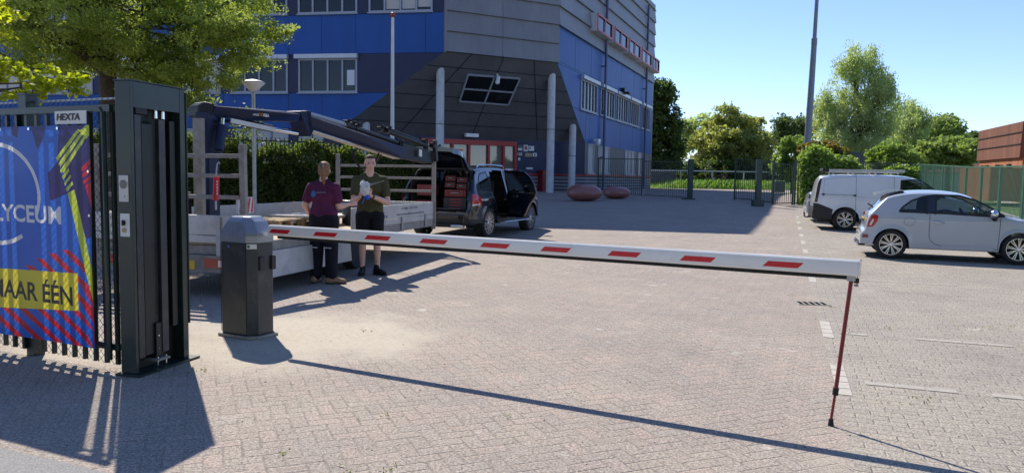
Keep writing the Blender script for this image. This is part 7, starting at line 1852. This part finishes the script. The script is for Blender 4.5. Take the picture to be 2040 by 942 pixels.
# ivy on the long bar fence
a, b = g7 + Vector((.3, 0, 0)), c_far; L = (b - a).length; d_ = (b - a) / L; n = 46000; r7 = np.random.default_rng(77)
s_ = r7.uniform(0, L, n); hh = 1.75 + .45 * np.sin(s_ * .9 + 1) + .25 * np.sin(s_ * 2.7) + .5 * np.exp(-((s_ - 1.8) / 1.2) ** 2); z_ = r7.random(n) ** .8 * hh + r7.normal(0, .08, n); off = r7.normal(0, .22, n) + .1 * np.sin(s_ * 4)
pos = np.stack([a.x + d_.x * s_ - d_.y * off * 0, a.y + d_.y * s_ + off, a.z + d_.z * s_ + np.abs(z_)], 1)
iv = thing('ivy_hedge', 'dense ivy growing over the bar fence behind the van', 'ivy', a + d_ * L / 2); leaves('foliage', pos, .13, M['leaf_ivy'], iv, 7, aspect=.85)
mb = MB(); mb.box(a.lerp(b, .5) + Vector((0, .1, .75)), (L, .2, 1.5), d_, Vector((0, 0, 1)).cross(d_)); mb.build('shade_core', M['hedge_inside'] if 'hedge_inside' in M else M['interior'], iv)  # dark filler box standing in for shade behind the ivy leaves

# unseen trees added behind the viewpoint as reflections for the panes and car paint
for k, (x, y, h, sd_) in enumerate(((-13, -17, 7, 61), (-4, -20, 8, 62), (5, -16, 7, 63), (14, -21, 8, 64), (24, -18, 7, 65))):
    tree('tree', 'leafy tree added behind the viewpoint, outside the frame, for window reflections', (x, y, 0), .25, 3, [(x, y, 9, 5.5, 3.5, 7), (x + 2, y, 15, 4.5, 3, 5)], 420, 34, 1.3, .7, M['leaf_mid'], sd_, 'added reflection trees', 8)

# ================================================================== pieces that stand apart become parts of their own
def split_pieces(o, margin=.012, most=60):
    me = o.data; n = len(me.vertices); par = list(range(n))
    def find(a):
        while par[a] != a: par[a] = par[par[a]]; a = par[a]
        return a
    for e in me.edges:
        a, b = find(e.vertices[0]), find(e.vertices[1])
        if a != b: par[a] = b
    isl = {}
    for i in range(n): isl.setdefault(find(i), []).append(i)
    co = np.empty(n * 3, np.float32); me.vertices.foreach_get('co', co); co = co.reshape(-1, 3); L = list(isl.values())
    if len(L) < 2 or len(L) > 1500: return
    bx = [(co[v].min(0) - margin, co[v].max(0) + margin) for v in L]; g = list(range(len(L)))
    def gf(a):
        while g[a] != a: g[a] = g[g[a]]; a = g[a]
        return a
    for i in range(len(L)):
        for j in range(i + 1, len(L)):
            if (bx[i][0] <= bx[j][1]).all() and (bx[j][0] <= bx[i][1]).all(): g[gf(i)] = gf(j)
    cl = {}
    for i in range(len(L)): cl.setdefault(gf(i), []).extend(L[i])
    if not 2 <= len(cl) <= most: return
    faces = [tuple(p.vertices) for p in me.polygons]; sm = [p.use_smooth for p in me.polygons]
    for vs in cl.values():
        idx = {v: k for k, v in enumerate(vs)}; fs = [(tuple(idx[v] for v in f), s_) for f, s_ in zip(faces, sm) if f[0] in idx]
        m2 = bpy.data.meshes.new(me.name); m2.from_pydata([tuple(co[v]) for v in vs], [], [f for f, s_ in fs]); m2.update()
        for m_ in me.materials: m2.materials.append(m_)
        if sm and sm[0]: m2.shade_smooth(); m2.set_sharp_from_angle(angle=math.radians(45))
        c = bpy.data.objects.new(o.name.split('.')[0], m2); SC.collection.objects.link(c); c.parent = o.parent
        for md in o.modifiers:
            if md.type == 'BEVEL': b = c.modifiers.new('Bevel', 'BEVEL'); b.width = md.width; b.segments = 2; b.limit_method = 'ANGLE'; b.angle_limit = md.angle_limit
    for ch in list(o.children): return
    bpy.data.objects.remove(o)
SPLIT = {'window_seal', 'side_rail', 'hinge', 'bolt', 'roller_bolt', 'exhaust_pipe', 'paper_notice', 'eyelet', 'sensor_box', 'end_bracket', 'hose', 'alu_edge', 'chrome_strip', 'drawer_strip', 'mirror', 'rail', 'rail_cap', 'wall_lamp', 'gas_strut', 'key_cylinder', 'black_fittings', 'door_handle', 'door_pocket', 'door_strip', 'tailgate_light', 'flood_lights', 'eyes', 'eyebrows', 'valve', 'red_cabinet', 'brick_base', 'orange_sill', 'navy_wall_panel', 'blue_wall_panel', 'entrance_wall_panel', 'backing_wall', 'inner_wall', 'door_gap', 'sliding_rail', 'frame_rail', 'bumper', 'reflective_piping', 'post', 'blocks', 'flood_light', 'rear_bumper', 'blue_tag', 'film_strip', 'head_rest', 'foot_plate', 'hydraulic_hose'}
for o in list(bpy.data.objects):
    if o.type == 'MESH' and o.parent is not None and o.name.split('.')[0] in SPLIT and not o.children: split_pieces(o)
